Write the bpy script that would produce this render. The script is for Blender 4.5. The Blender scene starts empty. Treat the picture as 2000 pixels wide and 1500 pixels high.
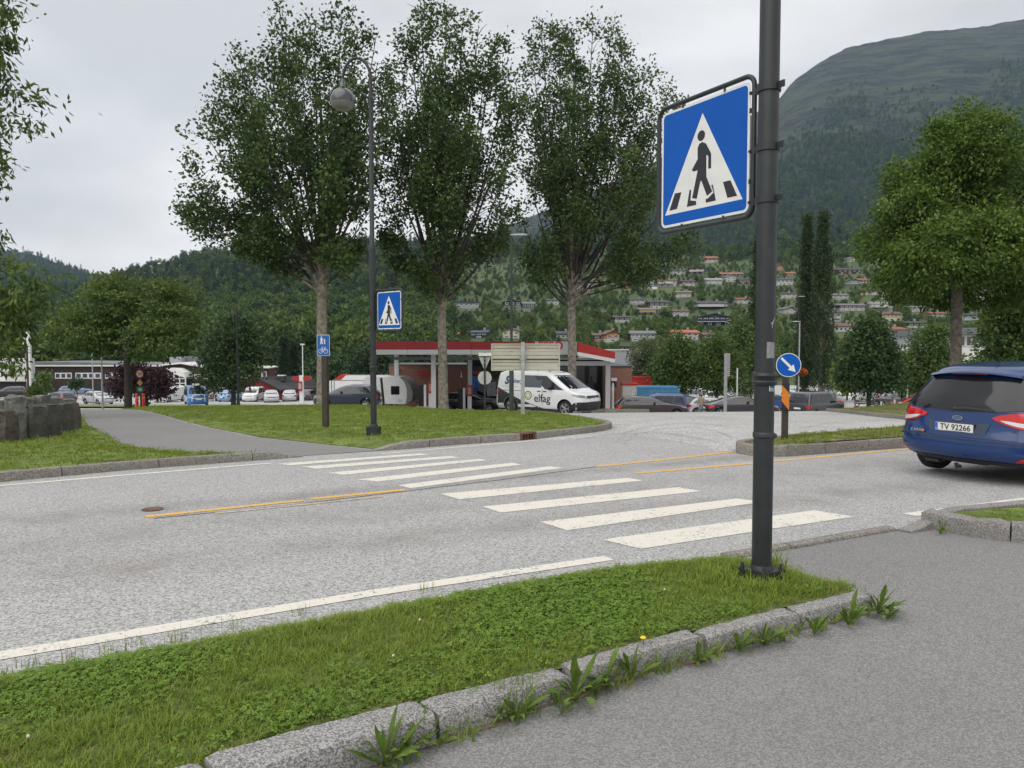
import bpy, bmesh, math, random
import numpy as np
from mathutils import Vector, Matrix, geometry
R = math.radians
random.seed(11); rng = np.random.default_rng(7)
S = bpy.context.scene
C = S.collection

# ------------------------------------------------------------------ camera
F = 1500.0; PITCH = math.atan(72/1500.0); EYE = 1.57
cam = bpy.data.cameras.new('camera'); cam.sensor_width = 36; cam.lens = 27.0
cam.clip_start = .05; cam.clip_end = 20000
camo = bpy.data.objects.new('camera', cam); C.objects.link(camo)
camo.location = (0, 0, EYE); camo.rotation_euler = (math.pi/2-PITCH, 0, 0)
S.camera = camo
# ------------------------------------------------------------------ world, sun, exposure
SUN_EL, SUN_AZ = R(56), R(215)          # azimuth clockwise from +Y: behind the camera, to the left
w = bpy.data.worlds.new('World'); S.world = w; w.use_nodes = True
nt = w.node_tree; nt.nodes.clear()
def N(nt, t, **k):
    n = nt.nodes.new(t)
    for a, b in k.items(): setattr(n, a, b)
    return n
wo = N(nt, 'ShaderNodeOutputWorld')
st = N(nt, 'ShaderNodeTexSky'); st.sky_type = 'NISHITA'; st.sun_disc = False
st.sun_elevation = SUN_EL; st.sun_rotation = SUN_AZ
b1 = N(nt, 'ShaderNodeBackground'); b1.inputs[1].default_value = .08
nt.links.new(st.outputs[0], b1.inputs[0])
tc = N(nt, 'ShaderNodeTexCoord'); mp = N(nt, 'ShaderNodeMapping'); mp.inputs['Scale'].default_value = (1, 1, 2.6)
nz = N(nt, 'ShaderNodeTexNoise'); nz.inputs['Scale'].default_value = 2.1; nz.inputs['Detail'].default_value = 5; nz.inputs['Roughness'].default_value = .48
cr = N(nt, 'ShaderNodeValToRGB')
cr.color_ramp.elements[0].position = .40; cr.color_ramp.elements[0].color = (.525, .51, .505, 1)
cr.color_ramp.elements[1].position = .58; cr.color_ramp.elements[1].color = (.735, .71, .69, 1)
b2 = N(nt, 'ShaderNodeBackground'); b2.inputs[1].default_value = 1.0
mx = N(nt, 'ShaderNodeMixShader'); mx.inputs[0].default_value = .93
nt.links.new(tc.outputs['Generated'], mp.inputs[0]); nt.links.new(mp.outputs[0], nz.inputs['Vector'])
nt.links.new(nz.outputs['Fac'], cr.inputs[0]); nt.links.new(cr.outputs[0], b2.inputs[0])
nt.links.new(b1.outputs[0], mx.inputs[1]); nt.links.new(b2.outputs[0], mx.inputs[2]); nt.links.new(mx.outputs[0], wo.inputs[0])
sl = bpy.data.lights.new('sun', 'SUN'); sl.energy = 1.5; sl.angle = R(80); sl.color = (1, .965, .92)
so = bpy.data.objects.new('sun', sl); C.objects.link(so)
sd = Vector((math.sin(SUN_AZ)*math.cos(SUN_EL), math.cos(SUN_AZ)*math.cos(SUN_EL), math.sin(SUN_EL)))
so.rotation_euler = (-sd).to_track_quat('-Z', 'Y').to_euler(); so.location = (0, 0, 30)
vs = S.view_settings; vs.view_transform = 'Standard'; vs.look = 'None'; vs.exposure = 0.62; vs.gamma = 1; vs.use_curve_mapping = False
S.cycles.max_bounces = 6; S.cycles.diffuse_bounces = 3; S.cycles.glossy_bounces = 3; S.cycles.transmission_bounces = 4; S.cycles.transparent_max_bounces = 8; S.cycles.volume_bounces = 0
S.cycles.use_adaptive_sampling = False; S.cycles.use_denoising = True; S.cycles.denoiser = 'OPENIMAGEDENOISE'; S.cycles.denoising_input_passes = 'RGB_ALBEDO_NORMAL'; S.cycles.denoising_prefilter = 'ACCURATE'

# ------------------------------------------------------------------ ground profile and camera geometry
HY = [-40, 0, 5, 10, 16.75, 25, 30, 38, 45, 52, 57, 70, 95, 120, 160, 250]
HZ = [0, 0, -.01, -.08, -.26, -.70, -1.05, -1.72, -2.35, -3.0, -3.45, -4.05, -5.1, -5.7, -6.2, -6.5]
def pch(xs, ys):
    n = len(xs); h = [xs[i+1]-xs[i] for i in range(n-1)]; d = [(ys[i+1]-ys[i])/h[i] for i in range(n-1)]
    m = [d[0]]+[0 if d[i-1]*d[i] <= 0 else 2*d[i-1]*d[i]/(d[i-1]+d[i]) for i in range(1, n-1)]+[d[-1]]
    def f(x):
        if x <= xs[0]: return ys[0]
        if x >= xs[-1]: return ys[-1]
        i = 0
        while i < n-2 and xs[i+1] <= x: i += 1
        t = (x-xs[i])/h[i]
        return ys[i]*(1+2*t)*(1-t)**2+h[i]*m[i]*t*(1-t)**2+ys[i+1]*t*t*(3-2*t)+h[i]*m[i+1]*t*t*(t-1)
    return f
hp = pch(HY, HZ)
def ss(a, b, x):
    t = (x-a)/(b-a); t = min(1, max(0, t)); return t*t*(3-2*t)
def gz(x, y):
    z = hp(y)+.008*min(15, max(-15, x))*ss(15, 35, y)
    z += .30*ss(-1, -7, x)*ss(18, 33, y)*(1-ss(39, 50, y))
    if y > 40: z += .5*ss(0, -6, x)*ss(42, 50, y)*(1-ss(66, 85, y))-.35*ss(4, 9, x)*ss(42, 52, y)*(1-ss(70, 95, y))
    return z
cp, sp = math.cos(PITCH), math.sin(PITCH)
def ray(px, py):
    u = (px-1000)/F; v = (750-py)/F
    return Vector((u, cp+v*sp, -sp+v*cp))
def at(px, py, y):                                     # the point seen at a pixel of the photograph, y metres ahead
    r = ray(px, py); return Vector((0, 0, EYE))+r*(y/r.y)
def gnd(px, py, off=0):                                # where a pixel's line of sight meets the ground
    r = ray(px, py); t = .8
    while t < 130:
        p = Vector((0, 0, EYE))+r*t
        if p.z <= gz(p.x, p.y)+off: break
        t += .01 if t < 30 else .05
    return (p.x, p.y)
def ax(px, y): return (px-1000)/F*(y*cp+2.5*sp if y > 8 else y*cp+1.5*sp)   # x of a ground object seen at column px
def foot(px, y, off=0):
    x = ax(px, y); return Vector((x, y, gz(x, y)+off))

# ------------------------------------------------------------------ objects and meshes
def tag(o, label=None, cat=None, group=None, kind=None):
    if label: o['label'] = label
    if cat: o['category'] = cat
    if group: o['group'] = group
    if kind: o['kind'] = kind
    return o
def empty(name, loc=(0, 0, 0), rz=0, parent=None):
    o = bpy.data.objects.new(name, None); C.objects.link(o); o.location = loc; o.rotation_euler = (0, 0, rz)
    o.empty_display_size = .2
    if parent: o.parent = parent
    return o
def link(name, me, parent=None, loc=None, rot=None, mat=None):
    o = bpy.data.objects.new(name, me); C.objects.link(o)
    if parent: o.parent = parent
    if loc is not None: o.location = loc
    if rot is not None: o.rotation_euler = rot
    if mat is not None:
        o.material_slots[0].link = 'OBJECT'; o.material_slots[0].material = mat
    return o
def shade(me, ang=35):
    me.polygons.foreach_set('use_smooth', [True]*len(me.polygons))
    try: me.set_sharp_from_angle(angle=R(ang))
    except Exception: pass
class MB:
    def __init__(s): s.v = []; s.f = []; s.m = []
    def add(s, vs, fs, mi=0):
        o = len(s.v); s.v += [tuple(p) for p in vs]
        for f in fs: s.f.append(tuple(o+i for i in f)); s.m.append(mi)
        return s
    def box(s, c, d, mi=0, rz=0, M=None):
        hx, hy, hz = d[0]/2, d[1]/2, d[2]/2
        ps = [Vector((x, y, z)) for z in (-hz, hz) for x, y in ((-hx, -hy), (hx, -hy), (hx, hy), (-hx, hy))]
        if rz: ps = [Matrix.Rotation(rz, 3, 'Z') @ p for p in ps]
        if M: ps = [M @ p for p in ps]
        ps = [p+Vector(c) for p in ps]
        return s.add(ps, [(0, 3, 2, 1), (4, 5, 6, 7), (0, 1, 5, 4), (1, 2, 6, 5), (2, 3, 7, 6), (3, 0, 4, 7)], mi)
    def path(s, pts, rad, n=8, mi=0, cap=True):
        pts = [Vector(p) for p in pts]; k = len(pts)
        if not hasattr(rad, '__len__'): rad = [rad]*k
        vs = []; fs = []; ref = None
        for i in range(k):
            t = (pts[min(i+1, k-1)]-pts[max(i-1, 0)]).normalized()
            if ref is None:
                ref = Vector((1, 0, 0)) if abs(t.x) < .8 else Vector((0, 1, 0))
            a = (ref-t*ref.dot(t)).normalized(); b = t.cross(a); ref = a
            for j in range(n):
                q = 2*math.pi*j/n; vs.append(pts[i]+(a*math.cos(q)+b*math.sin(q))*rad[i])
        for i in range(k-1):
            for j in range(n):
                j2 = (j+1) % n; fs.append((i*n+j, i*n+j2, (i+1)*n+j2, (i+1)*n+j))
        if cap: fs.append(tuple(range(n-1, -1, -1))); fs.append(tuple(range((k-1)*n, k*n)))
        return s.add(vs, fs, mi)
    def lathe(s, prof, n=16, c=(0, 0, 0), mi=0, axis='z'):
        vs = []; fs = []; k = len(prof)
        for r, z in prof:
            for j in range(n):
                q = 2*math.pi*j/n; x, y = r*math.cos(q), r*math.sin(q)
                p = (x, y, z) if axis == 'z' else (x, -z, y)
                vs.append((p[0]+c[0], p[1]+c[1], p[2]+c[2]))
        for i in range(k-1):
            for j in range(n):
                j2 = (j+1) % n; fs.append((i*n+j, i*n+j2, (i+1)*n+j2, (i+1)*n+j))
        fs.append(tuple(range(n-1, -1, -1))); fs.append(tuple(range((k-1)*n, k*n)))
        return s.add(vs, fs, mi)
    def plate(s, poly, w0, w1, fn, mi=0):             # a polygon in (u, v) given thickness from w0 to w1
        n = len(poly); a = sum(poly[i][0]*poly[(i+1) % n][1]-poly[(i+1) % n][0]*poly[i][1] for i in range(n))
        if a < 0: poly = poly[::-1]
        vs = [fn(u, v, w0) for u, v in poly]+[fn(u, v, w1) for u, v in poly]
        fs = [tuple(range(n-1, -1, -1)), tuple(range(n, 2*n))]+[(i, (i+1) % n, n+(i+1) % n, n+i) for i in range(n)]
        return s.add(vs, fs, mi)
    def mesh(s, name, mats, smooth=None):
        me = bpy.data.meshes.new(name); me.from_pydata(s.v, [], s.f)
        if not isinstance(mats, (list, tuple)): mats = [mats]
        for m in mats: me.materials.append(m)
        if len(mats) > 1: me.polygons.foreach_set('material_index', s.m)
        me.update()
        if smooth: shade(me, smooth)
        return me
    def build(s, name, mats, parent=None, smooth=None, loc=None, rot=None):
        return link(name, s.mesh(name, mats, smooth), parent, loc, rot)
def dens(loop, step, closed=True):
    out = []; n = len(loop)
    for i in range(n if closed else n-1):
        a = Vector(loop[i][:2]); b = Vector(loop[(i+1) % n][:2]); k = max(1, int((b-a).length/step+.5))
        for j in range(k): out.append(a.lerp(b, j/k))
    if not closed: out.append(Vector(loop[-1][:2]))
    return out
def inside(poly, P):                                   # numpy point-in-polygon
    x, y = P[:, 0], P[:, 1]; c = np.zeros(len(P), bool); n = len(poly)
    for i in range(n):
        x1, y1 = poly[i][0], poly[i][1]; x2, y2 = poly[(i+1) % n][0], poly[(i+1) % n][1]
        if y1 == y2: continue
        k = ((y1 > y) != (y2 > y)) & (x < (x2-x1)*(y-y1)/(y2-y1)+x1); c ^= k
    return c
def pdist(P, line):                                    # distance of points to a polyline
    d = np.full(len(P), 1e9)
    for a, b in zip(line[:-1], line[1:]):
        a = np.array(a[:2], float); b = np.array(b[:2], float); ab = b-a; L = ab@ab+1e-9
        t = np.clip(((P-a)@ab)/L, 0, 1); q = a+t[:, None]*ab
        d = np.minimum(d, np.hypot(P[:, 0]-q[:, 0], P[:, 1]-q[:, 1]))
    return d
def tri(loop, step):
    b = dens(loop, step); nb = len(b); B = np.array([tuple(p) for p in b])
    lo, hi = B.min(0), B.max(0)
    gx, gy = np.meshgrid(np.arange(lo[0]+step*.5, hi[0], step), np.arange(lo[1]+step*.43, hi[1], step))
    G = np.stack([gx.ravel(), gy.ravel()], 1)
    if len(G):
        G = G[inside(B, G)]
    if len(G):
        G = G[pdist(G, np.vstack([B, B[:1]])) > .35*step]
    r = geometry.delaunay_2d_cdt(b+[Vector(p) for p in G], [(i, (i+1) % nb) for i in range(nb)], [], 1, 1e-6)
    return r[0], r[2]
def sheet(name, loop, zfn, mat, step=2.0, parent=None, kind='structure'):
    v, f = tri(loop, step)
    fs = []
    for t in f:
        a, b, c = [v[i] for i in t]
        fs.append(t if (b-a).cross(c-a) > 0 else t[::-1])
    me = bpy.data.meshes.new(name); me.from_pydata([(p.x, p.y, zfn(p.x, p.y)) for p in v], [], fs); me.materials.append(mat); me.update()
    me.polygons.foreach_set('use_smooth', [True]*len(me.polygons))
    o = link(name, me, parent)
    if kind and not parent: o['kind'] = kind
    return o
def text_mesh(body, size, ext=.002, align='CENTER', shear=0, bold=0):
    cu = bpy.data.curves.new('lettering', 'FONT'); cu.body = body; cu.size = size; cu.extrude = ext; cu.align_x = align; cu.align_y = 'CENTER'
    cu.shear = shear; cu.offset = bold; cu.resolution_u = 3
    o = bpy.data.objects.new('lettering', cu); C.objects.link(o)
    bpy.context.view_layer.update()
    me = bpy.data.meshes.new_from_object(o.evaluated_get(bpy.context.evaluated_depsgraph_get()))
    bpy.data.objects.remove(o); bpy.data.curves.remove(cu)
    return me
def text_on(name, body, size, mat, parent, M, ext=.002, align='CENTER', shear=0, bold=0, squeeze=1):
    me = text_mesh(body, size, ext, align, shear, bold)
    me.transform(M @ Matrix.Diagonal((squeeze, 1, 1, 1))); me.materials.clear(); me.materials.append(mat)
    return link(name, me, parent)
def frame(o, u, v, n):                                 # 4x4 from origin and axes
    u, v, n = Vector(u).normalized(), Vector(v).normalized(), Vector(n).normalized()
    return Matrix(((u.x, v.x, n.x, o[0]), (u.y, v.y, n.y, o[1]), (u.z, v.z, n.z, o[2]), (0, 0, 0, 1)))

# ------------------------------------------------------------------ materials
def M(name, col, rough=.6, metal=0, noise=None, bump=None, coat=0, spec=.5, emit=None):
    m = bpy.data.materials.new(name); m.use_nodes = True; nt = m.node_tree; b = nt.nodes['Principled BSDF']
    b.inputs['Base Color'].default_value = (*col, 1); b.inputs['Roughness'].default_value = rough; b.inputs['Metallic'].default_value = metal
    b.inputs['Coat Weight'].default_value = coat; b.inputs['Specular IOR Level'].default_value = spec; b.inputs['Coat Roughness'].default_value = .04
    if emit: b.inputs['Emission Color'].default_value = (*emit[0], 1); b.inputs['Emission Strength'].default_value = emit[1]
    if noise or bump:
        t = N(nt, 'ShaderNodeTexCoord')
    if noise:
        sc, amt = noise[0], noise[1]
        n = N(nt, 'ShaderNodeTexNoise'); n.inputs['Scale'].default_value = sc; n.inputs['Detail'].default_value = 6; n.inputs['Roughness'].default_value = .65
        nt.links.new(t.outputs['Object'], n.inputs['Vector'])
        r = N(nt, 'ShaderNodeValToRGB'); r.color_ramp.elements[0].position = .3; r.color_ramp.elements[1].position = .7
        c2 = noise[2] if len(noise) > 2 else col
        r.color_ramp.elements[0].color = (*[max(0, c*(1-amt)) for c in col], 1)
        r.color_ramp.elements[1].color = (*[min(1, c*(1+amt)) for c in c2], 1)
        nt.links.new(n.outputs['Fac'], r.inputs[0]); nt.links.new(r.outputs[0], b.inputs['Base Color'])
    if bump:
        n = N(nt, 'ShaderNodeTexNoise'); n.inputs['Scale'].default_value = bump[0]; n.inputs['Detail'].default_value = 5
        bp = N(nt, 'ShaderNodeBump'); bp.inputs['Strength'].default_value = bump[1]; bp.inputs['Distance'].default_value = bump[2] if len(bump) > 2 else .01
        nt.links.new(t.outputs['Object'], n.inputs['Vector']); nt.links.new(n.outputs['Fac'], bp.inputs['Height']); nt.links.new(bp.outputs[0], b.inputs['Normal'])
    return m
def mixc(nt, fac, a, b):
    n = N(nt, 'ShaderNodeMix'); n.data_type = 'RGBA'
    for i, x in ((0, fac), (6, a), (7, b)):
        if hasattr(x, 'default_value') or hasattr(x, 'is_linked'): nt.links.new(x, n.inputs[i])
        else: n.inputs[i].default_value = x if i == 0 else (*x, 1)
    return n.outputs[2]
def math_(nt, op, a, b=None, clamp=False):
    n = N(nt, 'ShaderNodeMath'); n.operation = op; n.use_clamp = clamp
    for i, x in ((0, a), (1, b)):
        if x is None: continue
        if hasattr(x, 'is_linked'): nt.links.new(x, n.inputs[i])
        else: n.inputs[i].default_value = x
    return n.outputs[0]
def ramp(nt, x, p0, p1, c0=(0, 0, 0), c1=(1, 1, 1)):
    r = N(nt, 'ShaderNodeValToRGB'); r.color_ramp.elements[0].position = p0; r.color_ramp.elements[1].position = p1
    r.color_ramp.elements[0].color = (*c0, 1); r.color_ramp.elements[1].color = (*c1, 1); nt.links.new(x, r.inputs[0]); return r.outputs[0]
def noise(nt, vec, sc, det=4, ro=.55):
    n = N(nt, 'ShaderNodeTexNoise'); n.inputs['Scale'].default_value = sc; n.inputs['Detail'].default_value = det; n.inputs['Roughness'].default_value = ro
    nt.links.new(vec, n.inputs['Vector']); return n.outputs['Fac']
def speckle(name, lo, mid, hi, sc, stain=(.1, .09, .08), stain_amt=.3, bumpd=.004, bands=(), worn=None):
    m = bpy.data.materials.new(name); m.use_nodes = True; nt = m.node_tree; b = nt.nodes['Principled BSDF']
    b.inputs['Roughness'].default_value = .85; b.inputs['Specular IOR Level'].default_value = .3
    t = N(nt, 'ShaderNodeTexCoord').outputs['Object']
    v = N(nt, 'ShaderNodeTexVoronoi'); v.inputs['Scale'].default_value = sc; nt.links.new(t, v.inputs['Vector'])
    sx = N(nt, 'ShaderNodeSeparateColor'); nt.links.new(v.outputs['Color'], sx.inputs[0])
    n1 = noise(nt, t, sc*.6, 3, .6)
    k = math_(nt, 'ADD', math_(nt, 'MULTIPLY', sx.outputs[0], .62), math_(nt, 'MULTIPLY', n1, .38))
    r = N(nt, 'ShaderNodeValToRGB'); e = r.color_ramp.elements
    e[0].position = .22; e[0].color = (*lo, 1); e[1].position = .75; e[1].color = (*hi, 1)
    q = e.new(.47); q.color = (*mid, 1)
    nt.links.new(k, r.inputs[0]); col = r.outputs[0]
    big = ramp(nt, noise(nt, t, .35, 5, .6), .42, .72); col = mixc(nt, math_(nt, 'MULTIPLY', big, stain_amt), col, stain)
    mid_ = ramp(nt, noise(nt, t, 3.5, 5, .7), .5, .8); col = mixc(nt, math_(nt, 'MULTIPLY', mid_, stain_amt*.6), col, stain)
    for (nx, ny, d0, wd, bc, amt) in bands:
        sp_ = N(nt, 'ShaderNodeSeparateXYZ'); nt.links.new(t, sp_.inputs[0])
        d = math_(nt, 'ADD', math_(nt, 'MULTIPLY', sp_.outputs[0], nx), math_(nt, 'MULTIPLY', sp_.outputs[1], ny))
        d = math_(nt, 'ADD', d, math_(nt, 'MULTIPLY', noise(nt, t, .8, 4), .5))
        d = math_(nt, 'ABSOLUTE', math_(nt, 'SUBTRACT', d, d0+.25))
        f = ramp(nt, math_(nt, 'DIVIDE', d, wd), .15, 1, (1, 1, 1), (0, 0, 0))
        f = math_(nt, 'MULTIPLY', f, math_(nt, 'MULTIPLY', ramp(nt, noise(nt, t, 1.6, 6, .7), .3, .65), amt))
        col = mixc(nt, f, col, bc)
    if worn:
        wf = ramp(nt, math_(nt, 'ADD', math_(nt, 'MULTIPLY', sx.outputs[1], .45), math_(nt, 'MULTIPLY', noise(nt, t, 4, 6, .7), .75)), worn[1], worn[1]+.1)
        col = mixc(nt, wf, worn[0], col)
    nt.links.new(col, b.inputs['Base Color'])
    bp = N(nt, 'ShaderNodeBump'); bp.inputs['Strength'].default_value = .5; bp.inputs['Distance'].default_value = bumpd
    nt.links.new(v.outputs['Distance'], bp.inputs['Height']); nt.links.new(bp.outputs[0], b.inputs['Normal'])
    return m
ROADC = ((.19, .19, .188), (.355, .355, .35), (.51, .505, .50))
m_road = speckle('road_asphalt', *ROADC, 95, (.22, .21, .20), .25, .005,
                 bands=((-.42, .907, 6.15, .55, (.19, .165, .145), .55), (-.5, .866, 8.35, .45, (.16, .15, .14), .55), (-.47, .883, 7.25, .9, (.17, .165, .16), .35)))
m_road_far = speckle('pale_asphalt', (.22, .22, .215), (.42, .42, .41), (.60, .595, .58), 40, (.26, .25, .235), .5)
m_path = speckle('path_asphalt', (.145, .145, .145), (.205, .203, .20), (.30, .295, .29), 150, (.15, .14, .13), .35, .003)
m_gran = speckle('granite', (.11, .11, .105), (.25, .245, .24), (.42, .41, .40), 170, (.12, .105, .08), .55, .004)
m_gran2 = speckle('weathered_granite', (.12, .115, .105), (.23, .22, .20), (.34, .325, .295), 90, (.15, .13, .10), .5, .004)
m_white_line = speckle('road_paint_white', ROADC[0], ROADC[1], ROADC[2], 62, (.3, .3, .28), .2, .003, worn=((.66, .63, .555), .755))
m_yel_line = speckle('road_paint_yellow', ROADC[0], ROADC[1], ROADC[2], 62, (.3, .3, .28), .2, .003, worn=((.72, .40, .07), .70))
m_yel_faded = speckle('road_paint_yellow_worn', ROADC[0], ROADC[1], ROADC[2], 62, (.3, .3, .28), .2, .003, worn=((.50, .36, .18), .46))
m_soil = M('turf_soil', (.085, .125, .022), .95, noise=(9, .55, (.085, .105, .025)), bump=(30, .5, .02))
m_turf = M('mown_turf', (.095, .15, .024), .95, noise=(1.1, .40, (.145, .19, .034)), bump=(25, .6, .03))
m_turf_r = M('dry_turf', (.12, .12, .035), .95, noise=(2.2, .45, (.16, .15, .05)), bump=(25, .6, .03))
m_dirt = M('bare_dirt', (.16, .12, .085), .95, noise=(14, .4), bump=(60, .5))
m_pole = M('black_green_paint', (.018, .022, .024), .42, noise=(6, .35), spec=.5)
m_dkmetal = M('dark_metal', (.03, .033, .035), .45, noise=(9, .3))
m_galv = M('galvanised_steel', (.42, .43, .44), .45, .5, noise=(8, .25))
m_signback = M('sign_back_cream', (.47, .46, .38), .5, noise=(2, .12))
m_greyback = M('sign_back_grey', (.50, .50, .48), .5, noise=(3, .15))
m_blue = M('sign_blue', (.001, .088, .42), .5, noise=(2.5, .08), spec=.22)
m_white = M('sign_white', (.72, .72, .70), .4, noise=(5, .07))
m_black = M('sign_black', (.012, .013, .018), .4)
m_red = M('sign_red', (.50, .02, .02), .4)
m_yellow = M('sign_yellow', (.75, .45, .05), .4)
m_green = M('sign_green', (.0, .12, .06), .4)
m_orange = M('marker_orange', (.60, .19, .012), .4, noise=(8, .1))
m_tmark = speckle('tyre_mark', (.18, .18, .175), (.36, .36, .35), (.52, .51, .50), 40, (.2, .2, .19), .5)
m_cone = M('cone_orange', (.78, .07, .02), .45)
m_woodpost = M('dark_post', (.045, .036, .028), .7, noise=(12, .4), bump=(40, .3))
m_rust = M('rusty_iron', (.14, .07, .045), .8, noise=(20, .5), bump=(40, .4))
m_alu = M('bare_metal', (.55, .56, .57), .35, .8)
m_glass = M('dark_glass', (.012, .015, .018), .06, spec=.6, coat=.3)
m_glass2 = M('window_glass', (.06, .075, .09), .08, spec=.7)
m_tyre = M('tyre_rubber', (.014, .014, .015), .75)
m_rim = M('alloy_rim', (.45, .46, .47), .3, .8)
m_blackpl = M('black_plastic', (.018, .018, .02), .55)
m_lightc = M('clear_lamp', (.62, .64, .66), .12, spec=.8, coat=.5)
m_redlamp = M('red_lamp', (.52, .008, .012), .15, coat=.6)
m_amber = M('lit_amber_lamp', (.95, .38, .03), .3, emit=((1, .42, .04), .9))
m_chrome = M('chrome', (.7, .71, .73), .12, 1)
m_plate = M('number_plate', (.72, .72, .70), .4)
m_plateg = M('green_plate', (.01, .25, .17), .4)
def paint(name, col, rough=.28): return M(name, col, rough, 0, coat=.9, spec=.5)
P_ = dict(navy=M('navy_paint', (.003, .030, .13), .24, coat=.55, spec=.4), white=paint('white_paint', (.72, .73, .74)), silver=paint('silver_paint', (.45, .46, .48)), black=paint('black_paint', (.008, .008, .012)),
          dark=paint('dark_grey_paint', (.035, .04, .05)), dkblue=paint('dark_blue_paint', (.012, .022, .05)), blue=paint('blue_paint', (.02, .15, .42)), mid=paint('mid_blue_paint', (.02, .06, .22)), red=paint('red_paint', (.45, .02, .025)),
          ltblue=paint('light_blue_paint', (.17, .33, .52)), brown=paint('brown_paint', (.13, .075, .05)), steel=paint('steel_blue_paint', (.16, .22, .33)), grey=paint('grey_paint', (.20, .21, .22)), plum=paint('plum_black_paint', (.02, .012, .02)), teal=paint('grey_green_paint', (.12, .18, .17)))
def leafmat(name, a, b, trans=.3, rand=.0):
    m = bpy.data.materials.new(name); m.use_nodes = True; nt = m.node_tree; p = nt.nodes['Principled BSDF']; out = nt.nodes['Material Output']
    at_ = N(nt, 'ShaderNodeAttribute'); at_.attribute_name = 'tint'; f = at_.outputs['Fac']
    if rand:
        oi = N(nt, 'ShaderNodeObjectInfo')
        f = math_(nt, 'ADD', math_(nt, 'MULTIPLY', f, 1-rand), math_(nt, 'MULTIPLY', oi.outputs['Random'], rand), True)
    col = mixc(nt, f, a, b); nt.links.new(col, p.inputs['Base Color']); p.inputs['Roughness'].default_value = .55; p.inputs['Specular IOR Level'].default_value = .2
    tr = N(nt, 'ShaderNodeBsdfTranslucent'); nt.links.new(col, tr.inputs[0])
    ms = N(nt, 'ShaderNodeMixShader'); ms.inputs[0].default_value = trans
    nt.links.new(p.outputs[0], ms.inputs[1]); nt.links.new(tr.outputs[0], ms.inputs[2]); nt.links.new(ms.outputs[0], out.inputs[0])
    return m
l_pop = leafmat('poplar_leaf', (.020, .046, .020), (.125, .19, .058), .26)
l_map = leafmat('maple_leaf', (.032, .075, .016), (.155, .235, .042), .28)
l_lft = leafmat('cherry_leaf', (.048, .10, .028), (.175, .235, .060), .30)
l_drk = leafmat('dark_leaf', (.024, .052, .022), (.075, .125, .040), .2)
l_prk = leafmat('lime_leaf', (.038, .080, .022), (.13, .19, .048), .25)
l_lgt = leafmat('bright_leaf', (.11, .18, .025), (.22, .28, .05), .3)
l_prp = leafmat('purple_leaf', (.022, .012, .016), (.065, .028, .032), .2)
l_col = leafmat('column_leaf', (.022, .045, .020), (.058, .09, .034), .2)
l_con = leafmat('conifer_needles', (.012, .028, .016), (.032, .056, .026), .1)
l_grs = leafmat('grass_blade', (.12, .20, .024), (.29, .36, .065), .3, .35)
l_clo = leafmat('clover_leaf', (.10, .195, .026), (.23, .34, .06), .3, .25)
l_dry = leafmat('dry_grass', (.20, .17, .07), (.33, .28, .13), .3, .3)
l_lwn = leafmat('lawn_blade', (.13, .195, .024), (.27, .31, .05), .3, .35)
l_wed = leafmat('dandelion_leaf', (.075, .14, .022), (.19, .27, .055), .3)
l_for = leafmat('forest_leaf', (.022, .050, .024), (.092, .148, .046), .15, .6)
l_forl = leafmat('birch_leaf', (.055, .105, .030), (.15, .20, .05), .2, .5)
l_forc = leafmat('spruce_needles', (.014, .032, .021), (.042, .070, .036), .1, .5)
m_bark = M('poplar_bark', (.17, .15, .12), .9, noise=(5, .55, (.25, .225, .185)), bump=(14, .8, .04))
m_bark2 = M('grey_bark', (.10, .085, .07), .9, noise=(6, .5, (.15, .13, .11)), bump=(18, .8, .03))
m_branch = M('branch_bark', (.055, .048, .040), .9, noise=(6, .4))
m_headl = M('headlamp', (.20, .21, .22), .1, spec=.8, coat=.6)
m_bark3 = M('dark_bark', (.035, .03, .025), .9, noise=(6, .4))
# ------------------------------------------------------------------ the setting: roads, paths, lawns, kerbs
sheet('road', [(-46, -16), (46, -16), (46, 58), (-46, 58)], gz, m_road, 1.5)
def zo(d): return lambda x, y: gz(x, y)+d
sheet('parking_lot', [(-130, 57.9), (140, 57.9), (140, 168), (-130, 168)], zo(.002), m_road_far, 4)
sheet('side_road', [(-.5, 13.6), (2.5, 15.5), (3.4, 13.3), (3.3, 12.3), (5, 13.8), (8.2, 15.8), (11.5, 17.6), (40, 18), (45, 57), (-4, 57), (-1, 38), (2.3, 20), (2.5, 17.8), (1.3, 15.6)], zo(.0015), m_road_far, 1.5)
FOOT = [(-6.4, -1.3), (-4.2, .2), (-2.2, 1.62), (-.98, 2.48), (-.53, 2.81), (0, 3.20), (.73, 3.69), (1.49, 4.15), (2.12, 4.50)]
sheet('footpath', FOOT+[(2.2, 4.62), (2.17, 4.80), (2.09, 5.0), (1.99, 5.22), (1.85, 5.46), (1.97, 5.83), (2.53, 6.15), (3.33, 6.59), (3.62, 6.78), (3.67, 6.65), (3.85, 6.35), (4.15, 6.15), (6.3, 5.0), (9, 3.6), (9, -6), (-6.4, -6)], zo(.004), m_path, .8)
sheet('cycle_path', [(-3.61, 11.6), (-4.15, 11.91), (-5.5, 12.25), (-6.85, 13.45), (-9.84, 17.9), (-14, 25), (-18.2, 32), (-23, 40), (-27, 46), (-24, 48), (-20.7, 40), (-16, 32), (-11, 24), (-7.19, 17.91), (-5.01, 14.97), (-3.24, 13.45), (-2.16, 12.58)], zo(.006), m_path, 1.0)

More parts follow.
